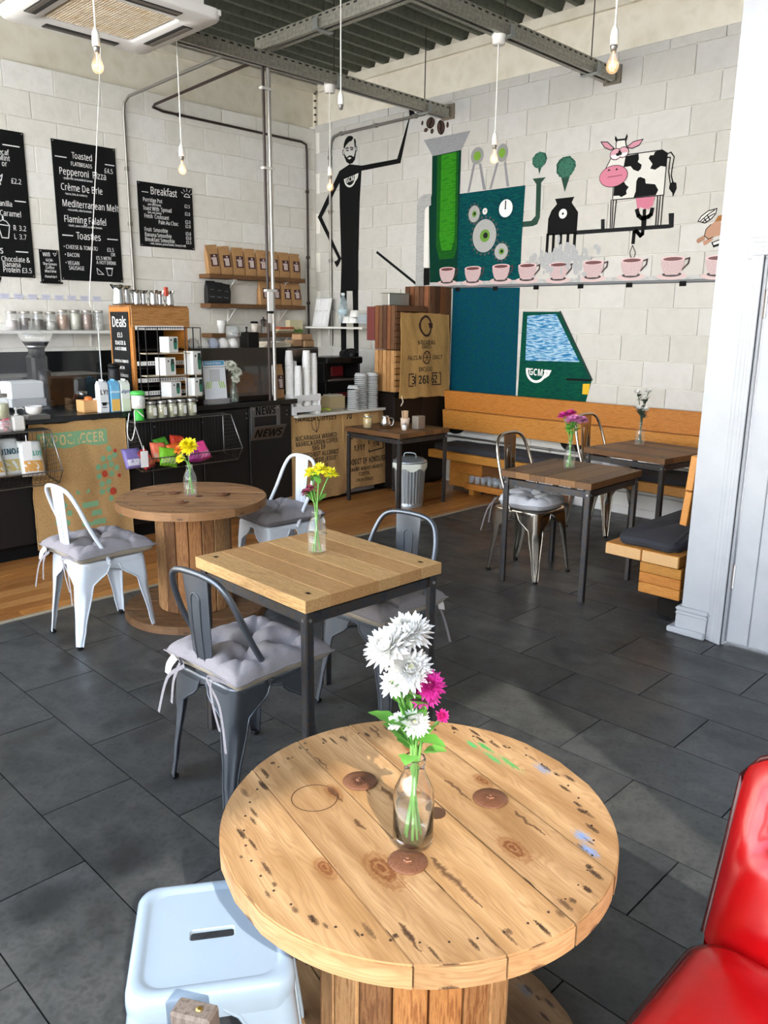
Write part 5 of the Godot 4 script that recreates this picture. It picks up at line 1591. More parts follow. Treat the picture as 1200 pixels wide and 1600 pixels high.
func menu_boards() -> void:
	var w := 0.62
	var h := 1.24
	var t := board("tall black menu board headed toasted flatbreads on the menu wall", Vector3(XW, 3.275, -3.44), w, h)
	var st := chalked(t, w, h, [["Toasted", 0.29, 0.095, 0.078], ["FLATBREADS", 0.27, 0.155, 0.05], ["Pepperoni  Pizza", 0.08, 0.215, 0.085], ["£4.5", 0.8, 0.17, 0.062], ["- pepperoni, mozzarella & tomato", 0.13, 0.262, 0.026], ["Crème De Brie", 0.09, 0.325, 0.085], ["- bacon, brie, & cranberry", 0.14, 0.372, 0.026], ["Mediterranean Melt", 0.09, 0.44, 0.085], ["- mozzarella, olive & tomato", 0.16, 0.485, 0.026], ["Flaming Falafel", 0.1, 0.552, 0.085], ["- falafel, sweet chilli & sun dried tomato", 0.15, 0.598, 0.026], ["Toasties", 0.27, 0.668, 0.092], ["• CHEESE & TOMATO", 0.06, 0.755, 0.05], ["£3.5", 0.76, 0.755, 0.05], ["OR", 0.82, 0.79, 0.046], ["• BACON", 0.07, 0.812, 0.05], ["£5.5 WITH", 0.57, 0.822, 0.046], ["A HOT DRINK", 0.57, 0.855, 0.046], ["• VEGAN", 0.07, 0.872, 0.05], ["SAUSAGE", 0.12, 0.908, 0.05]], 0.74)
	for l in [[0.04, 0.118, 0.21, 0.118], [0.82, 0.125, 0.97, 0.125], [0.06, 0.672, 0.22, 0.672], [0.78, 0.675, 0.95, 0.675]]:
		stroke(st, [l[0] * w, -l[1] * h, l[2] * w, -l[3] * h], 0.009, 0.0132)
	stroke(st, [0.57 * w, -0.9 * h, 0.58 * w, -0.945 * h, 0.68 * w, -0.945 * h, 0.57 * w, -0.9 * h], 0.006, 0.0132)
	stroke(st, [0.73 * w, -0.9 * h, 0.75 * w, -0.95 * h, 0.81 * w, -0.95 * h, 0.83 * w, -0.9 * h, 0.73 * w, -0.9 * h], 0.006, 0.0132)
	stroke(st, [0.72 * w, -0.895 * h, 0.84 * w, -0.895 * h], 0.008, 0.0132)
	obj("lettering", st, chalk, t)
	t = board("tall black drinks board cut off by the photo's edge, with a smoothie cup drawing", Vector3(XW, 3.28, -2.57), w, h)
	st = chalked(t, w, h, [["Tea, Decaf", 0.42, 0.15, 0.062], ["Fresh, Mint", 0.4, 0.188, 0.062], ["or", 0.66, 0.226, 0.062], ["£2.2", 0.77, 0.335, 0.062], ["Milkshakes", 0.08, 0.432, 0.085], ["Vanilla", 0.53, 0.495, 0.062], ["Caramel", 0.57, 0.56, 0.066], ["R  3.2", 0.74, 0.655, 0.062], ["L  3.7", 0.74, 0.715, 0.062], ["Smoothies", 0.06, 0.815, 0.088], ["Chocolate &", 0.53, 0.875, 0.062], ["Banana", 0.54, 0.912, 0.062], ["Protein £3.5", 0.54, 0.95, 0.062]], 0.76)
	for l in [[0.7, 0.1, 0.93, 0.1], [0.8, 0.47, 0.95, 0.47], [0.75, 0.82, 0.92, 0.82]]:
		stroke(st, [l[0] * w, -l[1] * h, l[2] * w, -l[3] * h], 0.009, 0.0132)
	stroke(st, [0.53 * w, -0.645 * h, 0.57 * w, -0.73 * h, 0.66 * w, -0.73 * h, 0.69 * w, -0.645 * h, 0.53 * w, -0.64 * h, 0.56 * w, -0.618 * h, 0.6 * w, -0.608 * h, 0.65 * w, -0.616 * h, 0.69 * w, -0.642 * h], 0.008, 0.0132)
	stroke(st, [0.605 * w, -0.608 * h, 0.605 * w, -0.585 * h], 0.014, 0.0132)
	stroke(st, [0.45 * w, -0.36 * h, 0.62 * w, -0.37 * h, 0.6 * w, -0.325 * h, 0.655 * w, -0.3 * h, 0.63 * w, -0.345 * h, 0.53 * w, -0.29 * h, 0.46 * w, -0.31 * h], 0.008, 0.0132)
	obj("lettering", st, chalk, t)
	w = 0.625
	h = 0.615
	t = board("square black breakfast menu board near the brown coffee bags", Vector3(XW, 3.015, -4.277), w, h)
	st = chalked(t, w, h, [["Breakfast", 0.22, 0.12, 0.1], ["Porridge Pot", 0.08, 0.27, 0.054], ["£2.5", 0.84, 0.3, 0.046], ["- jam and honey", 0.15, 0.335, 0.03], ["Toast With  Spread", 0.07, 0.4, 0.054], ["£2.0", 0.84, 0.42, 0.046], ["- jam, nut, honey", 0.14, 0.46, 0.03], ["Fresh  Croissant", 0.09, 0.52, 0.054], ["£2.0", 0.84, 0.55, 0.046], ["Pain Au Choc", 0.34, 0.6, 0.054], ["£2.8", 0.84, 0.62, 0.046], ["Fruit  Smoothie", 0.08, 0.73, 0.054], ["£3.0", 0.84, 0.74, 0.046], ["Banana Smoothie", 0.08, 0.81, 0.054], ["£3.0", 0.84, 0.81, 0.046], ["Breakfast Smoothie", 0.08, 0.885, 0.054], ["£3.5", 0.84, 0.88, 0.046], ["- oats, banana, peanut butter, honey & milk", 0.16, 0.945, 0.03]], 0.72)
	stroke(st, [0.07 * w, -0.155 * h, 0.18 * w, -0.155 * h], 0.007, 0.0132)
	stroke(st, [0.84 * w, -0.15 * h, 0.86 * w, -0.115 * h, 0.89 * w, -0.1 * h, 0.93 * w, -0.115 * h, 0.95 * w, -0.15 * h, 0.84 * w, -0.15 * h], 0.007, 0.0132)
	for a in 5:
		var d := Vector2(-cos(0.5 + a * 0.54), sin(0.5 + a * 0.54))
		var c := Vector2(0.895 * w, -0.14 * h)
		stroke(st, [c.x + d.x * 0.05, c.y + d.y * 0.05, c.x + d.x * 0.075, c.y + d.y * 0.075], 0.006, 0.0132)
	obj("lettering", st, chalk, t)
	t = board("small black notice board on a ledge between the two tall menu boards", Vector3(XW, 2.3, -3.245), 0.18, 0.29)
	st = chalked(t, 0.18, 0.29, [["Wifi", 0.15, 0.15, 0.05], ["GCM-", 0.3, 0.32, 0.034], ["The Green", 0.12, 0.44, 0.034], ["Coffee", 0.26, 0.55, 0.034], ["Machine", 0.2, 0.66, 0.034], ["Flatwhite1", 0.18, 0.83, 0.03]], 0.85)
	stroke(st, [0.125, -0.03, 0.16, -0.03, 0.143, -0.055, 0.125, -0.03], 0.004, 0.0132)
	obj("lettering", st, chalk, t)
	obj("ledge", bx(Vector3(0.09, -0.295, 0.02), Vector3(0.2, 0.014, 0.04), 0.002), mat(C("101112"), 0.6), t)
	# black cup emblem under the drinks board
	t = thing("wall_emblem", "black cup emblem painted on the menu wall above the jars", "emblem", Vector3(XW, 2.02, -2.72), LEFT)
	emblem(t, Vector2(t.position.x, t.position.y), 0.24, C("141414"), 1)

# ---------------------------------------------------------------- hessian sacks
# hanging cloth: x to the right, y down from the top edge; wave gives the depth of the folds
func sack(called: String, label: String, at: Vector3, turn: float, w: float, h: float, sd: int, bulge := 0.02, lines := [], font: SystemFont = null, tint := Color(1, 1, 1)) -> Node3D:
	var t := thing(called, label, "sack", at, turn, "printed hessian coffee sacks")
	var nz := FastNoiseLite.new()
	nz.seed = sd
	nz.frequency = 1.4
	var f := func(x: float, y: float) -> Vector3:
		var u := x / w
		var v := -y / h
		var zz := bulge * (0.6 + 0.4 * sin(PI * u)) * (0.25 + 0.75 * smoothstep(0.0, 0.5, v)) + 0.016 * nz.get_noise_2d(x * 3.0, y * 1.2) + 0.004 * nz.get_noise_2d(x * 9.0, y * 7.0)
		var dx := 0.012 * nz.get_noise_2d(3.0, y * 2.0) + 0.02 * (u - 0.5) * v
		return Vector3(x + dx, y + 0.018 * nz.get_noise_2d(x * 2.5, 7.0) * (1.0 if v < 0.1 or v > 0.9 else 0.3), maxf(zz, 0.002) + 0.004)
	var st := nst()
	sheet(st, 26, 32, func(u: float, v: float) -> Vector3: return f.call(u * w, -(1.0 - v) * h))
	sheet(st, 26, 32, func(u: float, v: float) -> Vector3: return f.call((1.0 - u) * w, -(1.0 - v) * h) - Vector3(0, 0, 0.003))
	var cloth := burlap
	if tint != Color(1, 1, 1):
		cloth = burlap.duplicate()
		cloth.albedo_color = tint
	obj("cloth", st, cloth, t)
	st = nst()
	for s in [0.0, 1.0]:
		var ed := PackedVector3Array()
		for i in 21: ed.append(f.call(s * w, -h * i / 20.0))
		tube(st, ed, 0.004, 5)
		var ed2 := PackedVector3Array()
		for i in 21: ed2.append(f.call(w * i / 20.0, -h * s))
		tube(st, ed2, 0.004, 5)
	obj("hem", st, cloth, t)
	if lines.size():
		st = nst()
		for l in lines: txt(st, l[0], l[3], Vector3(l[1] * w, -l[2] * h, 0), 1, font if font else fnt_bold, Transform3D(), l[4] if l.size() > 4 else 0.85, 0.0)
		obj_on(st, "lettering", ink, t, f)
	return t

# lay flat shapes onto the cloth
func obj_on(st: SurfaceTool, called: String, m: Material, t: Node3D, f: Callable, lift := 0.0016) -> void:
	var arr := st.commit_to_arrays()
	var v: PackedVector3Array = arr[Mesh.ARRAY_VERTEX]
	var nn := PackedVector3Array()
	for i in v.size():
		v[i] = f.call(v[i].x, v[i].y) + Vector3(0, 0, lift)
		nn.append(Vector3(0, 0, 1))
	var a := []
	a.resize(Mesh.ARRAY_MAX)
	a[Mesh.ARRAY_VERTEX] = v
	a[Mesh.ARRAY_NORMAL] = nn
	if arr[Mesh.ARRAY_INDEX] != null: a[Mesh.ARRAY_INDEX] = arr[Mesh.ARRAY_INDEX]
	var me := ArrayMesh.new()
	me.add_surface_from_arrays(Mesh.PRIMITIVE_TRIANGLES, a)
	put(called, me, m, t)

func cloth_print(t: Node3D, called: String, st: SurfaceTool, m: Material, w: float, h: float, sd: int, bulge: float, lift := 0.0016) -> void:
	var nz := FastNoiseLite.new()
	nz.seed = sd
	nz.frequency = 1.4
	obj_on(st, called, m, t, func(x: float, y: float) -> Vector3:
		var u := x / w
		var v := -y / h
		var zz := bulge * (0.6 + 0.4 * sin(PI * u)) * (0.25 + 0.75 * smoothstep(0.0, 0.5, v)) + 0.016 * nz.get_noise_2d(x * 3.0, y * 1.2) + 0.004 * nz.get_noise_2d(x * 9.0, y * 7.0)
		return Vector3(x + 0.012 * nz.get_noise_2d(3.0, y * 2.0) + 0.02 * (u - 0.5) * v, y, maxf(zz, 0.002) + 0.004), lift)

func sacks() -> void:
	# green print
	var t := sack("hessian_sack", "hessian sack with green bars and red dots hung on the counter behind the white chair", Vector3(-5.655, 0.955, -2.2), LEFT, 0.72, 0.9, 21, 0.025, [])
	var st := nst()
	for i in 12:
		prism(st, P2([0.05 + i * 0.043, -0.07, 0.095 + i * 0.043, -0.068, 0.095 + i * 0.043, -0.175 + 0.01 * sin(i * 1.1), 0.05 + i * 0.043, -0.177 + 0.01 * sin(i * 1.1)]), 0, 0)
	var green := mat(C("7fae84"), 0.9)
	var spots := [[0.56, 0.22], [0.51, 0.29], [0.56, 0.29], [0.47, 0.35], [0.52, 0.35], [0.57, 0.34], [0.47, 0.42], [0.57, 0.41], [0.49, 0.48], [0.54, 0.47], [0.49, 0.54], [0.54, 0.53], [0.55, 0.6], [0.6, 0.27], [0.61, 0.37], [0.15, 0.62], [0.2, 0.6], [0.18, 0.67], [0.23, 0.66], [0.15, 0.72], [0.21, 0.73]]
	cloth_print(t, "green_bars", st, green, 0.72, 0.9, 21, 0.025)
	st = nst()
	for s in spots: prism(st, ell(Vector2(s[0] * 1.02, -s[1]), 0.021, 0.023, 14), 0, 0)
	cloth_print(t, "green_dots", st, green, 0.72, 0.9, 21, 0.025)
	st = nst()
	for k in [[0.3, 0.5, 0.4, 0.53], [0.33, 0.6, 0.46, 0.64], [0.3, 0.67, 0.48, 0.71], [0.32, 0.74, 0.5, 0.78], [0.62, 0.62, 0.68, 0.75]]:
		prism(st, P2([k[0], -k[1], k[2], -k[1], k[2], -k[3], k[0], -k[3]]), 0, 0)
	cloth_print(t, "green_print", st, green, 0.72, 0.9, 21, 0.025)
	st = nst()
	txt(st, "EXPOCACCER", 0.105, Vector3(0.07, -0.122, 0), 0, fnt_bold, Transform3D(), 0.72, 0.0)
	cloth_print(t, "lettering", st, mat(C("d3bd88"), 0.9), 0.72, 0.9, 21, 0.025, 0.0045)
	st = nst()
	for s in [[0.525, 0.405, 0.024], [0.582, 0.545, 0.026], [0.62, 0.24, 0.014], [0.635, 0.43, 0.014], [0.19, 0.64, 0.014]]: prism(st, ell(Vector2(s[0], -s[1]), s[2], s[2] * 1.1, 16), 0, 0)
	cloth_print(t, "red_dots", st, mat(C("b8412a"), 0.9), 0.72, 0.9, 21, 0.025, 0.003)
	# black print, two sacks on the pale counter
	t = sack("hessian_sack", "hessian sack printed Nicaragua on the pale counter behind a white chair", Vector3(-5.72, 0.835, -4.53), LEFT, 0.68, 0.8, 22, 0.05, [["FAMILIA COFFEES", 0.5, 0.04, 0.085, 0.7], ["NICARAGUA WASHED", 0.5, 0.26, 0.06], ["ARABICA GREEN COFFEE", 0.5, 0.325, 0.06, 0.75], ["SHG EP", 0.5, 0.385, 0.06], ["RAINFOREST ALLIANCE", 0.5, 0.46, 0.06, 0.78], ["\"VERMODE JESUS\"", 0.52, 0.53, 0.06], ["CO-LOU", 0.52, 0.61, 0.06]])
	st = nst()
	stroke(st, [0.28, -0.07, 0.29, -0.13, 0.33, -0.165, 0.36, -0.12, 0.37, -0.06], 0.007, 0)
	stroke(st, [0.33, -0.07, 0.33, -0.165], 0.006, 0)
	cloth_print(t, "emblem", st, ink, 0.68, 0.8, 22, 0.05)
	t = sack("hessian_sack", "hessian sack printed Lot 359 Product of Honduras under the small oak table", Vector3(-5.72, 0.835, -5.2), LEFT, 0.6, 0.76, 23, 0.05, [["70", 0.13, 0.05, 0.09], ["LOT 359", 0.28, 0.32, 0.08, 0.8], ["13·11", 0.34, 0.48, 0.08, 0.8], ["174", 0.72, 0.46, 0.07, 0.8], ["PRODUCT OF HONDURAS", 0.5, 0.66, 0.082, 0.6], ["GRAINS WASHED ARABICA", 0.5, 0.76, 0.05, 0.7], ["COFFEE", 0.45, 0.83, 0.05, 0.8], ["CROP 2020/21", 0.45, 0.91, 0.045, 0.8]])
	st = nst()
	stroke(st, [0.33, -0.31, 0.54, -0.28, 0.54, -0.4, 0.33, -0.42, 0.33, -0.31], 0.012, 0)
	cloth_print(t, "stencil_frame", st, ink, 0.6, 0.76, 23, 0.05)
	# the one hung on the crates
	t = sack("hessian_sack", "hessian sack hung over the wooden crates, stencilled 3 268 62", Vector3(-5.535, 1.765, -5.81), LEFT, 0.72, 0.83, 24, 0.03, [["MOCABRAS", 0.5, 0.34, 0.06], ["CAUCA", 0.5, 0.39, 0.055], ["FALCON", 0.26, 0.52, 0.06, 0.8], ["EXACT", 0.74, 0.52, 0.06, 0.8], ["EXCELSO", 0.5, 0.66, 0.06], ["3  268  62", 0.49, 0.785, 0.12, 0.75]], fnt_bold, Color(1.0, 0.98, 0.9))
	st = nst()
	var a := []
	for i in 25: a += [0.36 + 0.085 * cos(TAU * i / 24), -0.12 + 0.095 * sin(TAU * i / 24)]
	stroke(st, a, 0.022, 0)
	cloth_print(t, "ring_print", st, mat(C("3a1f18"), 0.9), 0.72, 0.83, 24, 0.03, 0.003)
	st = nst()
	a = []
	for i in 25: a += [0.36 + 0.06 * cos(TAU * i / 24), -0.43 + 0.06 * sin(TAU * i / 24)]
	stroke(st, a, 0.012, 0)
	for i in 6: stroke(st, [0.36, -0.43, 0.36 + 0.055 * cos(i * 1.05), -0.43 + 0.055 * sin(i * 1.05)], 0.007, 0)
	cloth_print(t, "wheel_print", st, mat(C("3a1f18"), 0.9), 0.72, 0.83, 24, 0.03, 0.003)
	st = nst()
	stroke(st, [0.12, -0.59, 0.59, -0.59, 0.59, -0.71, 0.12, -0.71, 0.12, -0.59], 0.012, 0)
	for x in [0.21, 0.46]: stroke(st, [x, -0.59, x, -0.71], 0.01, 0)
	cloth_print(t, "number_frame", st, mat(C("3a1f18"), 0.9), 0.72, 0.83, 24, 0.03, 0.003)
	st = nst()
	prism(st, P2([0.26, -0.09, 0.47, -0.09, 0.47, -0.14, 0.26, -0.14]), 0, 0)
	cloth_print(t, "ring_band", st, mat(C("3a1f18"), 0.9), 0.72, 0.83, 24, 0.031)
	for x in [0.02, 0.7]:
		obj("string", tub([Vector3(x, -0.8, 0.02), Vector3(x + 0.01, -0.86, 0.03), Vector3(x - 0.01, -0.9, 0.02)], 0.006, 6), mat(C("d8cdb5"), 0.9), t)

# ---------------------------------------------------------------- goods on the front counter
func deals_unit() -> void:
	var t := thing("display_unit", "wooden display unit on the counter with a deals chalkboard on its side", "display rack", Vector3(-5.92, 1.0, -3.33))
	var w2 := wood([C("8a5a2c"), C("a9743c"), C("bd8a50"), C("9a6834")], 2, 301, [Color(1, 1, 1), Color(0.85, 0.8, 0.75)], 0.5)
	obj("side", bb(Vector3(-0.19, 0.0, 0.22), Vector3(0.16, 0.77, 0.245), 0.003), pine[1], t)
	obj("side", bb(Vector3(-0.19, 0.0, -0.24), Vector3(0.16, 0.77, -0.215), 0.003), pine[1], t)
	obj("back", bb(Vector3(-0.19, 0.0, -0.215), Vector3(-0.17, 0.77, 0.22)), mat(C("0f0f10"), 0.7), t)
	obj("header", bb(Vector3(0.14, 0.62, -0.26), Vector3(0.165, 0.77, 0.245), 0.003), w2[0], t)
	obj("top", bb(Vector3(-0.19, 0.765, -0.25), Vector3(0.165, 0.785, 0.245), 0.003), w2[1], t)
	for y in [0.02, 0.16, 0.3, 0.44]:
		obj("inner_shelf", bb(Vector3(-0.17, y, -0.215), Vector3(0.14, y + 0.015, 0.22), 0.002), mat(C("17140f"), 0.6), t)
	for y in [0.6, 0.33, 0.2, 0.1]:
		var p := obj("label_rail", bb(Vector3(0.166, y, -0.2), Vector3(0.172, y + 0.032, 0.22), 0.001), mat(C("e4e3df"), 0.5), t)
		var st := nst()
		for i in 14: box(st, Vector3(0.1725, y + 0.016, 0.12 - i * 0.022), Vector3(0.001, 0.018, 0.006))
		obj("print", st, mat(C("222222"), 0.7), p)
	obj("drawer_front", bb(Vector3(0.14, 0.03, -0.2), Vector3(0.16, 0.1, 0.2), 0.002), mat(C("17191b"), 0.5), t)
	# chalkboard on the side that faces the room
	var b := obj("chalk_panel", bb(Vector3(-0.16, 0.06, 0.246), Vector3(0.12, 0.735, 0.252), 0.002), mat(C("141516"), 0.6), t)
	var st := nst()
	for l in [["Deals", 0.66, 0.11], ["£5.5", 0.56, 0.05], ["TOASTIE &", 0.5, 0.042], ["A HOT DRINK", 0.455, 0.036], ["CHEESE & TOMATO", 0.36, 0.03], ["BACON", 0.31, 0.032], ["VEGGIE SAUSAGE", 0.25, 0.03], ["-50p", 0.17, 0.05], ["CAKE & HOT", 0.125, 0.04], ["DRINK", 0.085, 0.036]]:
		txt(st, l[0], l[2], Vector3(-0.02, l[1], 0.2525), 1, fnt, Transform3D(), 0.85, 0.001)
	obj("lettering", st, chalk, b)
	# black wire rack in front, three tiers
	t = thing("wire_rack", "black wire rack of three tiers in front of the wooden display unit", "rack", Vector3(-5.7, 1.06, -3.36))
	st = nst()
	for z in [-0.24, -0.1, 0.14, 0.24]:
		tube(st, PackedVector3Array([Vector3(0.08, 0.0, z), Vector3(0.08, 0.56, z)]), 0.004, 6)
	for y in [0.0, 0.56]:
		tube(st, PackedVector3Array([Vector3(0.08, y, -0.24), Vector3(0.08, y, 0.24)]), 0.004, 6)
		for z in [-0.24, 0.24]: tube(st, PackedVector3Array([Vector3(-0.03, y, z), Vector3(0.08, y, z)]), 0.004, 6)
	for s in [-1, 1]:
		tube(st, PackedVector3Array([Vector3(-0.03, -0.06, s * 0.24), Vector3(-0.03, 0.56, s * 0.24)]), 0.005, 6)
	obj("frame", st, mat(C("161616"), 0.4, 0.4), t)
	for y in [0.02, 0.19, 0.36]:
		obj("tray", bb(Vector3(-0.03, y, -0.235), Vector3(0.078, y + 0.008, 0.235), 0.001), mat(C("b9aa92"), 0.5), t)
	# boxed reusable cups
	var who := ["white cup box with green print on the rack's top tier", "white cup box standing at the right end of the rack's upper tier", "white cup box in the middle of the rack's centre tier", "white cup box with a short green cup on the rack's bottom tier", "white cup box at the right end of the bottom tier"]
	var spots := [[Vector3(-5.7, 1.43, -3.36), 0.12, 0.1], [Vector3(-5.66, 1.258, -3.545), 0.18, 0.1], [Vector3(-5.68, 1.258, -3.31), 0.135, 0.11], [Vector3(-5.68, 1.088, -3.35), 0.115, 0.11], [Vector3(-5.66, 1.088, -3.55), 0.14, 0.1]]
	for i in 5:
		var c := thing("cup_box", who[i], "box", spots[i][0], LEFT + 0.25, "boxed reusable cups on the rack")
		var hh: float = spots[i][1]
		var ww: float = spots[i][2]
		obj("carton", bx(Vector3(0, hh / 2, 0), Vector3(ww, hh, ww), 0.002), mat(C("e9e9e6"), 0.5), c)
		st = nst()
		prism(st, P2([0.005, hh * 0.2, 0.035, hh * 0.2, 0.041, hh * 0.62, -0.001, hh * 0.62]), ww / 2 + 0.0004, ww / 2 + 0.0008)
		obj("cup_print", st, mat(C("2f7f66"), 0.5), c)
		st = nst()
		prism(st, P2([0.0, hh * 0.62, 0.04, hh * 0.62, 0.036, hh * 0.92, 0.005, hh * 0.92]), ww / 2 + 0.0006, ww / 2 + 0.001)
		prism(st, P2([-0.03, hh * 0.75, -0.015, hh * 0.75, -0.015, hh * 0.85, -0.03, hh * 0.85]), ww / 2 + 0.0004, ww / 2 + 0.0008)
		obj("lid_print", st, mat(C("17382f"), 0.5), c)

func jug(label: String, at: Vector3, r: float, h: float, turn: float) -> void:
	var t := thing("milk_jug", label, "jug", at, turn, "steel milk jugs on the display unit")
	var st := lat([0.0, 0.0, r * 0.96, 0.0, r, h * 0.06, r * 1.0, h * 0.3, r * 0.82, h * 0.75, r * 0.86, h, r * 0.82, h, r * 0.78, h * 0.75, r * 0.95, h * 0.3, r * 0.9, 0.006, 0.0, 0.006], 20)
	obj("body", st, mat(C("cfcfcd"), 0.18, 1.0), t)
	st = nst()
	prism(st, P2([0.0, h * 0.7, r * 0.8, h * 0.8, r * 1.25, h * 1.04, r * 0.8, h]), -0.012, 0.012)
	obj("spout", st, mat(C("cfcfcd"), 0.18, 1.0), t)
	obj("handle", tub(Array(curve([Vector3(-r * 0.8, h * 0.9, 0), Vector3(-r * 1.5, h * 0.85, 0), Vector3(-r * 1.6, h * 0.5, 0), Vector3(-r * 0.95, h * 0.25, 0)], 5)), 0.004, 6), mat(C("cfcfcd"), 0.18, 1.0), t)

func jar(called: String, label: String, at: Vector3, r: float, h: float, fill: Color, level: float, group: String, lid: Color, lid_metal := 0.0) -> Node3D:
	var t := thing(called, label, "jar", at, 0.0, group)
	obj("glass", lat([0.0, 0.0, r * 0.95, 0.0, r, 0.008, r, h * 0.72, r * 0.82, h * 0.84, r * 0.82, h * 0.9, r * 0.78, h * 0.9, r * 0.78, h * 0.84, r * 0.95, h * 0.7, r * 0.95, 0.006, 0.0, 0.006], 20), glass(Color(0.95, 0.97, 0.97), 0.045), t)
	obj("contents", lat([0.0, 0.007, r * 0.93, 0.007, r * 0.93, h * level, r * 0.6, h * level + 0.006, 0.0, h * level + 0.004], 16), mottled(fill, 0.9), t)
	obj("lid", lat([0.0, h * 0.87, r * 0.88, h * 0.87, r * 0.9, h * 0.89, r * 0.9, h * 0.98, r * 0.85, h, 0.0, h], 20), mat(lid, 0.3, lid_metal), t)
	return t

func carton(label: String, at: Vector3, turn: float, main: Color, lower: Color, words: String, wc: Color, size: float) -> Node3D:
	var t := thing("milk_carton", label, "carton", at, turn, "milk cartons at the counter edge")
	var st := bx(Vector3(0, 0.1, 0), Vector3(0.07, 0.2, 0.07), 0.002)
	obj("carton", st, mat(main, 0.5), t)
	st = nst()
	prism(st, P2([-0.035, 0.0, 0.035, 0.0, 0.008, 0.03, -0.008, 0.03]), -0.034, 0.034, Transform3D(Basis(Vector3.UP, PI / 2), Vector3(0, 0.2, 0)))
	box(st, Vector3(0, 0.235, 0), Vector3(0.004, 0.014, 0.068))
	obj("gable", st, mat(main.darkened(0.05), 0.5), t)
	obj("cap", lat([0.0, 0.0, 0.013, 0.0, 0.013, 0.014, 0.0, 0.014], 14, Vector3(0.018, 0.212, 0.0)), mat(C("e6e6e4"), 0.4), t)
	obj("lower_panel", bx(Vector3(0, 0.05, 0.0352), Vector3(0.066, 0.09, 0.0008)), mat(lower, 0.5), t)
	st = nst()
	txt(st, words, size, Vector3(0, 0.15, 0.0358), 1, fnt_bold, Transform3D(), 0.85, 0.0008)
	obj("lettering", st, mat(wc, 0.5), t)
	return t

# sloping wire bin hung on the counter: x along it, z outwards
func wire_bin(label: String, at: Vector3, length: float) -> Node3D:
	var t := thing("wire_basket", label, "basket", at, LEFT, "wire baskets hung on the counter")
	var wire := mat(C("4a4a4a"), 0.35, 0.9)
	var h := 0.33
	var prof := [Vector2(0.005, 0.0), Vector2(0.005, -h), Vector2(0.2, -h - 0.03), Vector2(0.27, -h + 0.07)]
	var st := nst()
	for x in [0.0, length]:
		tube(st, PackedVector3Array([Vector3(x, 0, 0.005), Vector3(x, -h, 0.005), Vector3(x, -h - 0.03, 0.2), Vector3(x, -h + 0.07, 0.27), Vector3(x, 0.0, 0.12), Vector3(x, 0, 0.005)]), 0.0045, 6)
	for p in [Vector2(0.0, 0.005), Vector2(0.0, 0.12), Vector2(-h + 0.07, 0.27), Vector2(-h - 0.03, 0.2)]:
		tube(st, PackedVector3Array([Vector3(0, p.x, p.y), Vector3(length, p.x, p.y)]), 0.0045, 6)
	obj("rim", st, mat(C("8d8d8b"), 0.3, 1.0), t)
	st = nst()
	for i in range(1, int(length / 0.03)):
		var x := i * 0.03
		tube(st, PackedVector3Array([Vector3(x, 0, 0.005), Vector3(x, -h, 0.005), Vector3(x, -h - 0.03, 0.2), Vector3(x, -h + 0.07, 0.27)]), 0.0016, 4)
		tube(st, PackedVector3Array([Vector3(x, 0, 0.005), Vector3(x, 0, 0.12)]), 0.0016, 4)
	obj("long_wires", st, wire, t)
	st = nst()
	for x in [0.0, length]:
		for k in 9:
			var f := (k + 1) / 10.0
			tube(st, PackedVector3Array([Vector3(x, -h * f, 0.005), Vector3(x, -(h - 0.07) * f, lerpf(0.12, 0.27, f))]), 0.0014, 4)
		for k in 5:
			var z := 0.03 + k * 0.035
			tube(st, PackedVector3Array([Vector3(x, 0 if z < 0.12 else -(z - 0.12) * 1.7, z), Vector3(x, -h - 0.02, z)]), 0.0014, 4)
	for z in [0.05, 0.1, 0.15]: tube(st, PackedVector3Array([Vector3(0, -h - 0.03 * z / 0.2, z), Vector3(length, -h - 0.03 * z / 0.2, z)]), 0.0014, 4)
	for y in [0.02, 0.05]: tube(st, PackedVector3Array([Vector3(0, -h - 0.03 + y, 0.2 + y * 0.7), Vector3(length, -h - 0.03 + y, 0.2 + y * 0.7)]), 0.0014, 4)
	obj("cross_wires", st, wire, t)
	return t

# pillow shaped snack packet with crimped ends, standing in x, y
func packet(called: String, label: String, at: Vector3, rot: Vector3, w: float, h: float, c: Color, band: Color, words := "", group := "", wc := Color(1, 1, 1)) -> void:
	var t := thing(called, label, "packet", at, 0.0, group)
	t.rotation = rot
	var nz := FastNoiseLite.new()
	nz.seed = int(h * 1000) + int(c.h * 100)
	nz.frequency = 9.0
	var fn := func(u: float, v: float, s: float) -> Vector3:
		var a := (u - 0.5) * 2.0
		var b := (v - 0.5) * 2.0
		var e := sqrt(maxf(0.0, (1.0 - pow(absf(a), 4.0)) * (1.0 - pow(absf(b), 4.0))))
		return Vector3(a * w / 2 * (1.0 - 0.05 * e), h / 2 + b * h / 2, s * (0.026 * e + 0.005 * nz.get_noise_2d(a + s * 5.0, b) * e))
	var st := nst()
	sheet(st, 12, 14, func(u: float, v: float) -> Vector3: return fn.call(u, v, 1.0))
	sheet(st, 12, 14, func(u: float, v: float) -> Vector3: return fn.call(1.0 - u, v, -1.0))
	obj("bag", st, mat(c, 0.35), t)
	st = nst()
	sheet(st, 12, 8, func(u: float, v: float) -> Vector3: return fn.call(u * 0.8 + 0.1, v * 0.3 + 0.12, 1.0) + Vector3(0, 0, 0.0012))
	obj("picture", st, mottled(band, 0.4, 14.0), t)
	if words:
		st = nst()
		txt(st, words, w * 0.3, Vector3(0, h * 0.62, 0.029), 1, fnt_bold, Transform3D(), 0.75, 0.002)
		obj("lettering", st, mat(wc, 0.5), t)

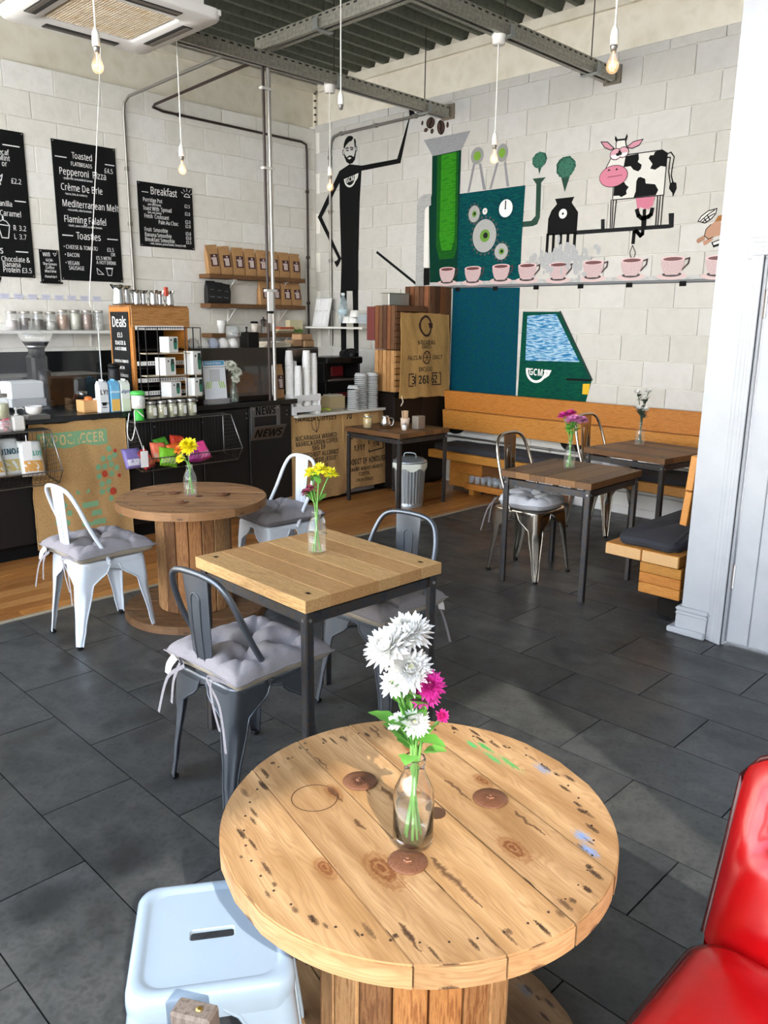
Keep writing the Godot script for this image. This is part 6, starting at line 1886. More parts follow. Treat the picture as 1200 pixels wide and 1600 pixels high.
func paper_cups(label: String, at: Vector3, n: int, r: float, h: float) -> void:
	var t := thing("cup_stack", label, "paper cups", at, 0.0, "columns of white paper cups")
	var m := mat(C("eeeeec"), 0.55)
	var pitch := h
	for i in n:
		obj("cup", lat([r * 0.96, 0.0, r, 0.002, r * 1.02, 0.006, r * 0.985, 0.01, r * 0.955, pitch + 0.004], 20, Vector3(0, i * pitch, 0)), m, t)
	obj("cup", lat([r, 0.0, r * 1.02, 0.005, r * 0.98, 0.01, r * 0.78, 0.09, r * 0.7, 0.092, 0.0, 0.088], 20, Vector3(0, n * pitch, 0)), m, t)

func counter_goods() -> void:
	deals_unit()
	var st: SurfaceTool
	var t: Node3D
	# jugs along the top of the unit
	var names := ["big steel milk jug with a green handle at the left end of the row", "big steel milk jug second from the left on the display unit", "slim steel jug third along the display unit", "steel jug in the middle of the row on the display unit", "steel jug right of the middle on the display unit", "steel jug with a red tag inside on the display unit", "small steel jug at the right end of the row on the display unit"]
	for i in 7:
		jug(names[i], Vector3(-5.88 - 0.03 * (i % 2), 1.785, -3.06 - i * 0.072), 0.052 if i < 2 else 0.034, 0.145 if i < 2 else 0.115, LEFT + PI if i == 0 else rng.randf_range(-2, 2))
	obj_tagged("brush", bb(Vector3(-5.86, 1.86, -3.46), Vector3(-5.835, 1.93, -3.43), 0.004), mat(C("b8452f"), 0.5), "red brush head sticking out of the jugs", "brush")
	# black travel mug
	t = thing("travel_mug", "matt black travel mug in front of the deals chalkboard", "mug", Vector3(-5.8, 1.2, -2.94))
	obj("body", lat([0.0, 0.0, 0.045, 0.0, 0.048, 0.02, 0.045, 0.1, 0.04, 0.12, 0.0, 0.12], 20), mat(C("1d1e20"), 0.4), t)
	obj("lid", lat([0.0, 0.12, 0.046, 0.12, 0.046, 0.14, 0.03, 0.15, 0.0, 0.15], 20), mat(C("111112"), 0.4), t)
	# a small wooden crate of oranges below it
	t = thing("fruit_crate", "small raw wooden crate at the counter edge left of the milk cartons", "crate", Vector3(-5.8, 1.0, -2.74))
	for k in [[Vector3(0.06, 0.05, 0), Vector3(0.008, 0.08, 0.17)], [Vector3(-0.06, 0.05, 0), Vector3(0.008, 0.08, 0.17)], [Vector3(0, 0.05, 0.085), Vector3(0.12, 0.08, 0.008)], [Vector3(0, 0.05, -0.085), Vector3(0.12, 0.08, 0.008)], [Vector3(0, 0.006, 0), Vector3(0.12, 0.01, 0.17)]]:
		obj("board", bx(k[0], k[1], 0.001), mat(C("cf9f66"), 0.6), t)
	t = thing("crate_stand", "low wooden block raising the black travel mug behind the cartons", "block", Vector3(-5.8, 1.0, -2.95))
	obj("block", bx(Vector3(0, 0.1, 0), Vector3(0.1, 0.2, 0.1), 0.003), mat(C("2a2623"), 0.6), t)
	for k in [[Vector3(-5.8, 1.085, -2.72), "orange in the small crate, nearest the chalkboard", "c96a2a"], [Vector3(-5.79, 1.07, -2.77), "whitish packet knob beside the orange in the crate", "e4d8cc"]]:
		obj_tagged("orange", lat([0.0, -0.034, 0.02, -0.028, 0.034, 0.0, 0.024, 0.026, 0.004, 0.032, 0.0, 0.03], 14, k[0]), mat(C(k[2]), 0.5), k[1], "fruit")
	t = carton("white oat milk carton lettered LY with a black cup drawing", Vector3(-5.72, 1.0, -2.79), LEFT, C("dddfe0"), C("dddfe0"), "LY!", C("1a1a1a"), 0.05)
	st = nst()
	prism(st, P2([-0.025, 0.075, 0.02, 0.075, 0.012, 0.05, -0.016, 0.05]), 0.0358, 0.0364)
	stroke(st, [0.02, 0.07, 0.029, 0.068, 0.018, 0.056], 0.004, 0.0364)
	prism(st, P2([-0.026, 0.04, 0.022, 0.04, 0.012, 0.034, -0.016, 0.034]), 0.0358, 0.0364)
	obj("cup_drawing", st, mat(C("1c1c1c"), 0.5), t)
	carton("blue topped almond milk carton between two white cartons", Vector3(-5.71, 1.0, -2.875), LEFT, C("6fb1d8"), C("e5b45c"), "almond", C("e8f0f4"), 0.026)
	carton("white carton lettered alpro, rightmost of the three cartons", Vector3(-5.7, 1.0, -2.955), LEFT, C("dfe3da"), C("d5dfc4"), "alpro", C("3a4a86"), 0.036)
	# bins
	wire_bin("long wire basket of coloured snack packets hung on the counter", Vector3(-5.62, 0.93, -2.92), 0.86)
	wire_bin("wire basket of quinoa crisps at the left edge, hung on the counter", Vector3(-5.62, 0.93, -1.55), 0.74)
	obj_tagged("jar_ledge", bb(Vector3(-5.618, 0.932, -3.5), Vector3(-5.5, 0.938, -2.92), 0.001), mat(C("3a3a3a"), 0.4, 0.5), "thin metal ledge over the snack basket carrying the jars", "ledge")
	obj_tagged("jar_ledge", bb(Vector3(-5.618, 0.932, -2.28), Vector3(-5.5, 0.938, -1.6), 0.001), mat(C("3a3a3a"), 0.4, 0.5), "thin metal ledge over the crisps basket carrying the soap", "ledge")
	# the goods in them
	packet("snack_packet", "grey bag lettered quinoa in the left wire basket", Vector3(-5.5, 0.638, -2.002), Vector3(-0.35, LEFT, 0), 0.19, 0.27, C("c3c7c4"), C("c9b36a"), "QUINOA", "bags of crisps in the left basket", C("274a56"))
	packet("snack_packet", "white bag of orange crisps, right of the quinoa bag", Vector3(-5.47, 0.628, -2.143), Vector3(-0.35, LEFT, -0.05), 0.16, 0.25, C("d5d6d0"), C("dd9a42"), "HALLUS", "bags of crisps in the left basket", C("4a9a86"))
	packet("snack_packet", "pale bag of crisps cut off by the photo's left edge", Vector3(-5.45, 0.648, -1.877), Vector3(-0.35, LEFT, 0.05), 0.17, 0.25, C("cfd2d0"), C("d9a545"), "", "bags of crisps in the left basket")
	var sn := [[212, 732, "7d6fa8", "e9e4ee", "lilac striped box-like packet at the left end of the snack basket", 0.15], [236, 728, "cf3a3a", "e8623a", "red packet next to the lilac one in the snack basket", 0.12], [250, 727, "ef7a5a", "f0b090", "salmon packet lying among the snacks", 0.12], [264, 727, "7fc22e", "cfe08a", "bright green packet in front of the snack basket", 0.14], [282, 722, "e86a2a", "f2c14a", "orange packet behind the yellow flowers", 0.13], [262, 712, "4f9a2c", "a8d05a", "dark green packet at the back of the snack basket", 0.12], [278, 710, "c23a24", "e0663a", "rust red packet at the back of the snack basket", 0.12], [306, 722, "b0308a", "d85ab0", "purple packet right of the yellow flowers", 0.13], [322, 720, "e0458a", "f080b0", "pink packet at the right end of the snacks", 0.12]]
	for i in sn.size():
		var p := [Vector3(-5.46, 0.593, -2.888), Vector3(-5.45, 0.585, -3.009), Vector3(-5.5, 0.61, -3.115), Vector3(-5.42, 0.583, -3.143), Vector3(-5.47, 0.596, -3.275), Vector3(-5.54, 0.645, -3.207), Vector3(-5.54, 0.646, -3.298), Vector3(-5.47, 0.58, -3.413), Vector3(-5.49, 0.586, -3.521)]
		packet("snack_packet", sn[i][4], p[i], Vector3(-0.45 - 0.1 * (i % 2), LEFT + 0.2 * sin(i * 2.0), 0.25 * sin(i * 1.7)), sn[i][5], 0.16, C(sn[i][2]), C(sn[i][3]), "", "snack packets in the long basket")
	for k in [[Vector3(-5.36, 0.886, -2.067), "left", "white price tag clipped to the crisps basket"], [Vector3(-5.34, 0.737, -2.899), "mid", "white price tag clipped to the long snack basket"]]:
		t = thing("price_tag", k[2], "tag", k[0], LEFT)
		obj("card", bx(Vector3(0, -0.06, 0), Vector3(0.06, 0.12, 0.002)), mat(C("eceae8"), 0.6), t)
		obj("cord", tub([Vector3(0, 0, 0), Vector3(0.004, 0.04, -0.01)], 0.0025, 5), mat(C("efeeea"), 0.7), t)
	# jars with silver lids on the ledge
	for i in 5:
		jar("sweet_jar", ["silver lidded jar of pale sweets half hidden by the green tub", "silver lidded jar of pale sweets, second in the row above the snack basket", "silver lidded jar of pale sweets in the middle of the row above the basket", "silver lidded jar of pale sweets, fourth in the row above the basket", "silver lidded jar of pale sweets at the right end by the card"][i], [Vector3(-5.56, 0.938, -3.1), Vector3(-5.555, 0.938, -3.185), Vector3(-5.56, 0.938, -3.275), Vector3(-5.56, 0.938, -3.36), Vector3(-5.56, 0.938, -3.45)][i], 0.04, 0.135, C("b8b48a"), 0.75, "silver lidded sweet jars", C("b9b7b2"), 0.9)
		var l: Node3D = get_child(get_child_count() - 1)
		obj("label", bx(Vector3(0.0405, 0.06, -0.008), Vector3(0.001, 0.06, 0.026)), mat(C("d9d8d4"), 0.6), l)
	t = thing("lidded_tub", "white tub with a bright green lid and base on the snack basket ledge", "tub", Vector3(-5.55, 0.938, -2.99))
	obj("base", lat([0.0, 0.0, 0.042, 0.0, 0.036, 0.01, 0.034, 0.09, 0.0, 0.09], 20), mat(C("3fb83f"), 0.4), t)
	obj("tub", lat([0.0, 0.09, 0.05, 0.09, 0.05, 0.19, 0.0, 0.19], 20), mat(C("dfe0dc"), 0.45), t)
	obj("lid", lat([0.0, 0.19, 0.054, 0.19, 0.056, 0.2, 0.054, 0.215, 0.03, 0.222, 0.0, 0.218], 20), mat(C("46b84a"), 0.35), t)
	st = nst()
	stroke(st, [-0.012, 0.13, -0.018, 0.145, 0.0, 0.16, 0.016, 0.15, 0.012, 0.135, 0.0, 0.128], 0.004, 0.0506)
	obj("logo", st, mat(C("b3b5a8"), 0.5), t).rotation.y = LEFT
	obj_tagged("twisted_cable", cable([Vector3(-5.53, 1.0, -2.9), Vector3(-5.5, 0.86, -2.86), Vector3(-5.5, 0.8, -2.89), Vector3(-5.49, 0.9, -2.92), Vector3(-5.52, 1.02, -2.94), Vector3(-5.5, 0.97, -3.0)]), mat(C("d5d3cc"), 0.6), "looped pale cable hanging beside the green lidded tub", "cable")
	# left end: soap, cup, jars
	t = thing("soap_dispenser", "square white soap dispenser with a pump above the crisps basket", "dispenser", Vector3(-5.55, 0.938, -2.09), LEFT)
	obj("bottle", bx(Vector3(0, 0.05, 0), Vector3(0.085, 0.1, 0.085), 0.012), mat(C("d5d2cb"), 0.4), t)
	obj("pump", lat([0.0, 0.1, 0.016, 0.1, 0.014, 0.112, 0.006, 0.115, 0.006, 0.14, 0.012, 0.142, 0.01, 0.156, 0.0, 0.158], 12), mat(C("dcdad5"), 0.4), t)
	obj("spout", tub([Vector3(0, 0.148, 0), Vector3(0.04, 0.15, 0.0), Vector3(0.055, 0.142, 0.0)], 0.005, 6), mat(C("dcdad5"), 0.4), t)
	t = thing("white_bowl", "white cappuccino cup on a stack beside the grinder", "cup", Vector3(-5.597, 1, -2.229))
	obj("bowl", lat([0.0, 0.03, 0.03, 0.03, 0.05, 0.05, 0.056, 0.09, 0.052, 0.09, 0.046, 0.055, 0.0, 0.036], 20), mat(C("dedbd5"), 0.25), t)
	obj("stand", bb(Vector3(-0.05, 0.0, -0.09), Vector3(0.05, 0.03, 0.06), 0.003), mat(C("6d6a66"), 0.3, 0.6), t)
	t = jar("sweet_jar", "tall wire bailed glass jar of pale biscuits at the far left", Vector3(-5.56, 1.02, -2.0), 0.05, 0.17, C("c9c79a"), 0.6, "", C("a9a7a2"), 0.8)
	t = thing("sweet_tin", "pink and white wrapped sweets in a pot left of the soap", "pot", Vector3(-5.545, 0.938, -2.0))
	obj("pot", lat([0.0, 0.0, 0.05, 0.0, 0.052, 0.08, 0.048, 0.08, 0.046, 0.006, 0.0, 0.006], 18), glass(Color(0.95, 0.9, 0.9), 0.2), t)
	for i in 12: obj("sweet", bx(Vector3(0.025 * cos(i * 2.1), 0.02 + 0.006 * i, 0.025 * sin(i * 2.1)), Vector3(0.035, 0.018, 0.02), 0.005, Transform3D(Basis(Vector3.UP, i), Vector3())), mat(C(["d98a90", "efe4e0", "c96a74"][i % 3]), 0.5), t)
	# grinder and machine behind the screen
	t = thing("coffee_grinder", "black coffee grinder with a clear hopper behind the counter screen", "grinder", Vector3(-6.436, 1, -2.633), LEFT)
	var blk := mat(C("121214"), 0.3)
	obj("foot", bx(Vector3(0, 0.02, 0), Vector3(0.17, 0.04, 0.24), 0.008), blk, t)
	obj("body", bx(Vector3(0, 0.22, -0.03), Vector3(0.13, 0.36, 0.14), 0.02), blk, t)
	obj("doser", lat([0.0, 0.17, 0.045, 0.17, 0.05, 0.2, 0.05, 0.28, 0.0, 0.29], 18, Vector3(0, 0, 0.09)), mat(C("1c1c1e"), 0.25, 0.5), t)
	obj("collar", lat([0.0, 0.39, 0.06, 0.39, 0.062, 0.45, 0.085, 0.47, 0.0, 0.47], 20, Vector3(0, 0, -0.02)), mat(C("8f8f8d"), 0.25, 0.9), t)
	obj("hopper_base", lat([0.06, 0.44, 0.1, 0.5, 0.11, 0.5, 0.0, 0.5], 20, Vector3(0, 0, -0.02)), blk, t)
	obj("hopper", lat([0.1, 0.5, 0.13, 0.56, 0.06, 0.575, 0.04, 0.58, 0.04, 0.66, 0.0, 0.66], 20, Vector3(0, 0, -0.02)), glass(Color(0.93, 0.94, 0.9), 0.12), t)
	t = thing("espresso_machine", "low black espresso machine behind the counter, under the splashback", "coffee machine", Vector3(-6.75, 0.0, -2.75))
	obj("stand", bb(Vector3(-0.25, 0.0, -0.5), Vector3(0.25, 0.96, 0.6), 0.004), black, t)
	obj("body", bb(Vector3(-0.25, 0.96, -0.5), Vector3(0.2, 1.2, 0.55), 0.015), mat(C("0f0f11"), 0.2), t)
	obj("top_tray", bb(Vector3(-0.26, 1.2, -0.52), Vector3(0.22, 1.225, 0.57), 0.005), mat(C("8a8a88"), 0.25, 0.9), t)
	for z in [-0.25, 0.2]:
		var g := obj("group_head", lat([0.0, 1.04, 0.04, 1.04, 0.045, 1.09, 0.0, 1.1], 16, Vector3(0.24, 0, z)), steel, t)
		obj("handle", tub([Vector3(0.27, 1.05, z), Vector3(0.42, 1.04, z + 0.02)], 0.013, 8), blk, g)
	t = thing("white_till", "pale grey till box behind the counter screen at left", "till", Vector3(-6.15, 1.049, -2.378), LEFT)
	obj("case", bx(Vector3(0, 0.11, 0), Vector3(0.25, 0.13, 0.2), 0.01), mat(C("cfd2d4"), 0.4), t)
	obj("base", bx(Vector3(0, 0.02, 0), Vector3(0.26, 0.06, 0.22), 0.006), mat(C("a9adb0"), 0.4), t)
	t = thing("counter_screen", "clear acrylic screen standing on the counter in front of the grinder", "screen", Vector3(-5.9, 1.0, -2.2))
	obj("pane", bb(Vector3(0, 0.0, -0.68), Vector3(0.006, 0.62, 0.5), 0.001), glass(Color(0.4, 0.42, 0.43), 0.015), t)
	obj("edge", bb(Vector3(0, 0.0, -0.686), Vector3(0.006, 0.62, -0.681)), mat(C("d5dadb"), 0.3), t)
	obj("rail", tub([Vector3(-0.02, 0.27, -0.35), Vector3(-0.02, 0.27, -1.0)], 0.006, 6), mat(C("9a9a98"), 0.3, 0.9), t)
	for z in [-0.6, 0.4]: obj("foot", bx(Vector3(0.0, 0.012, z), Vector3(0.1, 0.024, 0.02), 0.003), mat(C("c9cdce"), 0.3), t)
	# display case
	t = thing("display_case", "dark glass fronted cake display case with a brown steel canopy", "display case", Vector3(-5.95, 1.0, -4.0))
	var bronze := mat(C("4a443e"), 0.35, 0.7)
	obj("base", bb(Vector3(-0.2, 0.0, -0.4), Vector3(0.22, 0.045, 0.4), 0.004), mat(C("16110f"), 0.3), t)
	st = nst()
	prism(st, P2([-0.22, 0.45, 0.16, 0.45, 0.24, 0.3, 0.22, 0.3, -0.22, 0.31]), -0.41, 0.41, Transform3D())
	obj("canopy", st, bronze, t)
	obj("back", bb(Vector3(-0.2, 0.045, -0.4), Vector3(-0.19, 0.31, 0.4), 0.002), mat(C("120e0c"), 0.2), t)
	obj("inner_shelf", bb(Vector3(-0.18, 0.15, -0.38), Vector3(0.12, 0.157, 0.38), 0.001), glass(Color(0.9, 0.92, 0.92), 0.15), t)
	obj("front_pane", bb(Vector3(0.214, 0.045, -0.385), Vector3(0.22, 0.302, 0.385)), glass(Color(0.35, 0.34, 0.33), 0.35), t)
	for s in [-1, 1]:
		obj("side_pane", bb(Vector3(-0.18, 0.045, s * 0.394 - 0.003), Vector3(0.21, 0.302, s * 0.394 + 0.003)), glass(Color(0.5, 0.5, 0.5), 0.2), t)
		obj("edge_post", tub([Vector3(0.222, 0.03, s * 0.39), Vector3(0.222, 0.302, s * 0.39)], 0.007, 8), steel, t)
	t = thing("cutting_board", "rounded brown wooden board leaning inside the display case", "board", Vector3(-5.98, 1.05, -4.1), LEFT)
	st = nst()
	var p2 := PackedVector2Array([Vector2(-0.28, 0.0), Vector2(0.27, 0.0)])
	for i in 13: p2.append(Vector2(0.275 * cos(PI * i / 12.0), 0.1 + 0.12 * sin(PI * i / 12.0)))
	prism(st, p2, 0.0, 0.02, Transform3D(Basis(Vector3.RIGHT, -0.2), Vector3()))
	obj("board", st, noisy([C("6e3c18"), C("8a5024"), C("9c602e")], 0.03, Vector3(2, 8, 8), 331, 0.4), t)
	# card with payment instructions beside the case (its code is left blank)
	t = thing("counter_card", "white printed card with a blue header in front of the display case", "card", Vector3(-5.69, 1.0, -3.775), LEFT)
	st = bx(Vector3(0, 0.2, 0), Vector3(0.215, 0.31, 0.006), 0.001, Transform3D(Basis(Vector3.RIGHT, -0.08), Vector3(0, 0, 0)))
	obj("card", st, mat(C("e4e9ee"), 0.4), t)
	var tl := Transform3D(Basis(Vector3.RIGHT, -0.08), Vector3(0, 0, 0))
	obj("header", bx(Vector3(0, 0.335, 0.0034), Vector3(0.2, 0.036, 0.0008), 0, tl), mat(C("4f9ac4"), 0.4), t)
	obj("blank_panel", bx(Vector3(0, 0.235, 0.0034), Vector3(0.1, 0.1, 0.0008), 0, tl), mat(C("c3c6ca"), 0.5), t)
	st = nst()
	for s in [-1.0, 1.0]:
		for k in 3: prism(st, P2([s * (0.095 - k * 0.02), 0.13, s * (0.085 - k * 0.02), 0.13, s * (0.07 - k * 0.02), 0.185, s * (0.08 - k * 0.02), 0.185]), 0.0034, 0.004, tl)
	obj("chevrons", st, mat(C("a5cf5a"), 0.5), t)
	st = nst()
	txt(st, "Check in here", 0.026, Vector3(-0.01, 0.335, 0.0046), 1, fnt_bold, tl, 0.9, 0.0006)
	for k in 3: box(st, Vector3(0, 0.115 - k * 0.02, 0.0036), Vector3(0.16 - 0.03 * k, 0.005, 0.0006), 0, tl)
	obj("lettering", st, mat(C("dfeaf2"), 0.5), t)
	obj("stand", bb(Vector3(-0.11, 0.0, -0.03), Vector3(0.11, 0.045, 0.03), 0.003), glass(Color(0.9, 0.9, 0.9), 0.2), t)
	# newspaper holder
	t = thing("news_rack", "grey steel wall rack cut out with the word NEWS on the counter front", "rack", Vector3(-5.672, 0.965, -4.1), LEFT)
	var gun := noisy([C("6b6c6e"), C("828385"), C("767779")], 0.03, Vector3(4, 4, 4), 341, 0.35, false, 0.0, 0.8)
	st = nst()
	box(st, Vector3(0.16, -0.05, 0.003), Vector3(0.32, 0.1, 0.005), 0.001)
	box(st, Vector3(0.02, -0.16, 0.003), Vector3(0.04, 0.12, 0.005), 0.001)
	box(st, Vector3(0.3, -0.16, 0.003), Vector3(0.04, 0.12, 0.005), 0.001)
	box(st, Vector3(0.16, -0.26, 0.003), Vector3(0.32, 0.08, 0.005), 0.001)
	obj("back_plate", st, gun, t)
	st = nst()
	txt(st, "NEWS", 0.1, Vector3(0.16, -0.05, 0.0062), 1, fnt_bold, Transform3D(), 0.8, 0.002)
	obj("lettering", st, mat(C("0c0c0c"), 0.6), t)
	var fl := Transform3D(Basis(Vector3.RIGHT, 0.55), Vector3(0.16, -0.3, 0.0))
	obj("front_plate", bx(Vector3(0, 0.075, 0.004), Vector3(0.34, 0.15, 0.005), 0.001, fl), gun, t)
	st = nst()
	txt(st, "NEWS", 0.12, Vector3(0, 0.075, 0.0078), 1, fnt_bold, fl, 0.9, 0.002)
	obj("lettering", st, mat(C("0c0c0c"), 0.6), t)
	st = nst()
	for c in [Vector2(0.03, -0.03), Vector2(0.29, -0.03)]: tube(st, PackedVector3Array([Vector3(c.x, c.y, 0.004), Vector3(c.x, c.y, 0.009)]), 0.007, 8)
	obj("screws", st, steel, t)
	# bag of coffee leaning by the case
	coffee_bag("brown coffee bag with a red label leaning right of the display case", Vector3(-5.8, 1.0, -4.5), LEFT, 0.3, 0.1, "")

func coffee_bag(label: String, at: Vector3, turn: float, h: float, w: float, group: String, paper := C("b08658"), dark := false) -> Node3D:
	var t := thing("coffee_bag", label, "coffee bag", at, turn, group)
	var nz := FastNoiseLite.new()
	nz.seed = int(absf(at.z) * 100)
	nz.frequency = 7.0
	var rings := []
	for k in [[0.0, 0.92, 0.9], [0.02, 1.0, 1.0], [0.3, 1.0, 1.0], [0.62, 0.98, 0.86], [0.78, 0.97, 0.55], [0.9, 0.96, 0.2], [0.965, 0.96, 0.12], [1.0, 0.95, 0.1]]:
		var ring := PackedVector3Array()
		for p in rsq(0.5, 0.08, 3):
			var o := Vector3(p.x * w * k[1], k[0] * h, -p.y * 0.075 * k[2])
			o += Vector3(0.3, 0, 1.0) * 0.006 * nz.get_noise_3d(o.x * 3, o.y * 3, o.z * 3) * (1.0 if k[0] > 0.05 else 0.0)
			ring.append(o)
		rings.append(ring)
	var st := nst()
	loft(st, rings, true, true, true, true)
	obj("bag", st, noisy([paper.darkened(0.12), paper, paper.lightened(0.08)], 0.02, Vector3(4, 4, 4), 351, 0.7) if not mats.has("bag" + paper.to_html()) else mats["bag" + paper.to_html()], t)
	if not mats.has("bag" + paper.to_html()): mats["bag" + paper.to_html()] = (t.get_child(0) as MeshInstance3D).material_override
	obj("fold", bx(Vector3(0, h * 0.965, 0.004), Vector3(w * 0.97, h * 0.075, 0.012), 0.003), mats["bag" + paper.to_html()], t)
	if dark:
		st = nst()
		box(st, Vector3(0, h * 0.62, 0.035), Vector3(w * 0.4, 0.008, 0.001))
		box(st, Vector3(0, h * 0.3, 0.0385), Vector3(w * 0.5, 0.012, 0.001))
		obj("print", st, mat(C("55585a"), 0.6), t)
	else:
		var lx := Transform3D(Basis(Vector3.RIGHT, -0.08), Vector3(0.006, h * 0.48, 0.0405))
		var lb := obj("label", bx(Vector3(), Vector3(w * 0.6, h * 0.42, 0.003), 0.0004, lx), mat(C("401a20"), 0.6), t)
		st = nst()
		box(st, Vector3(0.0, -0.01, 0.0018), Vector3(w * 0.36, h * 0.26, 0.0008), 0.0, lx)
		box(st, Vector3(0.004, h * 0.15, 0.0018), Vector3(w * 0.15, h * 0.05, 0.0008), 0.0, lx)
		box(st, Vector3(-w * 0.21, h * 0.06, 0.0018), Vector3(w * 0.1, h * 0.06, 0.0008), 0.0, lx)
		obj("figure", st, mat(C("cbb9b4"), 0.6), lb)
	return t

func shelf_goods() -> void:
	var st: SurfaceTool
	var t: Node3D
	# bags of coffee
	var up := ["first from the left on the upper shelf, leaning left", "second from the left on the upper shelf", "third from the left on the upper shelf", "fourth from the left on the upper shelf", "fifth from the left on the upper shelf", "sixth from the left on the upper shelf, left of the conduits", "seventh from the left on the upper shelf, behind the conduits", "last at the right end of the upper shelf"]
	for i in 8:
		var b := coffee_bag("brown paper coffee bag, " + up[i], Vector3(XW + 0.1, 2.16, -5.07 - i * 0.158), LEFT, 0.3 - 0.003 * i, 0.15, "brown coffee bags on the upper shelf")
		b.rotation.z = 0.1 if i < 2 else 0.04 - 0.006 * i
	var lo := ["on the middle shelf, left of the four", "on the middle shelf, partly behind the white tag", "on the middle shelf, right of the conduits", "on the middle shelf, at its right end, leaning"]
	for i in 4:
		coffee_bag("brown paper coffee bag " + lo[i], Vector3(XW + 0.1, 1.855, -5.73 - i * 0.155), LEFT, 0.265, 0.145, "brown coffee bags on the middle shelf").rotation.z = 0.0 if i < 3 else 0.08
	for i in 3:
		coffee_bag(["black coffee bag with grey print at the left end of the middle shelf", "black coffee bag, middle of the three on the middle shelf", "black coffee bag slumping right on the middle shelf"][i], Vector3(XW + 0.1, 1.855, -5.02 - i * 0.085), LEFT, 0.235 - 0.012 * i, 0.12, "black coffee bags", C("151516"), true).rotation.z = -0.06 * i
	# lowest shelf
	t = thing("cup_stack", "short stack of white paper cups at the left end of the lowest shelf", "paper cups", Vector3(XW + 0.1, 1.54, -5.15))
	for i in 4: obj("cup", lat([0.0, 0.0, 0.036, 0.0, 0.05, 0.09, 0.052, 0.095, 0.048, 0.095, 0.034, 0.004, 0.0, 0.004], 18, Vector3(0, i * 0.014, 0)), mat(C("e9e8e4"), 0.5), t)
	t = thing("takeaway_cup", "cream takeaway cup with a black lid on the lowest shelf", "cup", Vector3(XW + 0.1, 1.54, -5.59))
	obj("cup", lat([0.0, 0.0, 0.034, 0.0, 0.042, 0.11, 0.0, 0.11], 18), mat(C("e4ddd0"), 0.5), t)
	obj("lid", lat([0.0, 0.108, 0.045, 0.108, 0.045, 0.12, 0.036, 0.132, 0.0, 0.13], 18), mat(C("18181a"), 0.4), t)
	t = thing("moka_pot", "small polished moka pot next to the takeaway cup", "coffee pot", Vector3(XW + 0.1, 1.54, -5.72))
	st = nst()
	lathe(st, [0.0, 0.0, 0.04, 0.0, 0.03, 0.07, 0.027, 0.075, 0.04, 0.14, 0.03, 0.15, 0.006, 0.165, 0.0, 0.165], 8, Vector3(), false)
	obj("body", st, steel, t)
	obj("handle", tub([Vector3(0.0, 0.135, -0.035), Vector3(0, 0.13, -0.07), Vector3(0, 0.08, -0.065)], 0.006, 6), black, t)
	obj("knob", lat([0.0, 0.163, 0.007, 0.166, 0.007, 0.18, 0.0, 0.184], 10), black, t)
	t = thing("tamper", "little black tamper lying left of the takeaway cup", "tamper", Vector3(XW + 0.1, 1.54, -5.48))
	obj("tamper", lat([0.0, 0.0, 0.024, 0.0, 0.024, 0.014, 0.008, 0.02, 0.008, 0.05, 0.015, 0.065, 0.0, 0.075], 14), black, t)
	for i in 3:
		obj_tagged("stacked_book", bx(Vector3(XW + 0.1, 1.552 + i * 0.024, -5.98 - 0.01 * i), Vector3(0.16, 0.022, 0.24 - 0.02 * i), 0.002), mat(C(["8a7a5a", "c9b79a", "b5532f"][i]), 0.6), ["brown book at the bottom of the small stack on the lowest shelf", "cream book in the middle of the small stack", "orange red book on top of the small stack"][i], "book", "books lying on the lowest shelf")
	t = thing("picture_box", "cream box with a green landscape at the right end of the lowest shelf", "box", Vector3(XW + 0.1, 1.54, -6.17), LEFT)
	obj("box", bx(Vector3(0, 0.075, 0), Vector3(0.2, 0.15, 0.08), 0.003), mat(C("cfc59f"), 0.6), t)
	st = nst()
	prism(st, P2([-0.098, 0.005, 0.098, 0.005, 0.098, 0.04, 0.05, 0.05, 0.0, 0.04, -0.05, 0.06, -0.098, 0.045]), 0.0402, 0.041)
	obj("landscape", st, noisy([C("3f5a24"), C("7a9a4a"), C("4d6e2c")], 0.05, Vector3(9, 9, 9), 361, 0.6), t)
	t = thing("hanging_tag", "white paper roll on a dark holder hanging from the post pipes", "tag", Vector3(-5.637, 1.9, -4.312), LEFT)
	obj("sheet", bx(Vector3(0, -0.06, 0), Vector3(0.05, 0.16, 0.02), 0.002), mat(C("e9e7e2"), 0.6), t)
	obj("holder", bx(Vector3(0, -0.15, 0), Vector3(0.056, 0.02, 0.022), 0.002), black, t)
	obj("lower_sheet", bx(Vector3(-0.004, -0.2, 0), Vector3(0.04, 0.08, 0.004), 0.001), mat(C("e4e2dc"), 0.6), t)
	# upturned bowls and a glass jug on top of the case
	for i in 6:
		t = thing("upturned_cup", ["white cup upside down behind the rack, leftmost on the display case", "big white cup upside down, second on the display case", "white cup upside down, third on the display case", "white cup with a blue pattern upside down on the display case", "white cup upside down left of the glass jug", "white cup upside down under the glass jug"][i], "cup", Vector3(-5.93, 1.45, -3.62 - i * 0.1), 0.0, "upturned cups on the display case")
		obj("cup", lat([0.05, 0.0, 0.053, 0.0, 0.05, 0.035, 0.036, 0.068, 0.022, 0.072, 0.022, 0.08, 0.0, 0.08], 20), mat(C("e9e8e5") if i != 3 else C("b9c4d6"), 0.2), t)
		obj("handle", tub(Array(curve([Vector3(-0.03, 0.05, -0.035), Vector3(-0.05, 0.05, -0.055), Vector3(-0.05, 0.02, -0.05)], 4)), 0.004, 6), mat(C("e9e8e5"), 0.2), t)
	t = thing("glass_jug", "clear glass jug standing on an upturned cup on the display case", "jug", Vector3(-5.93, 1.53, -4.12))
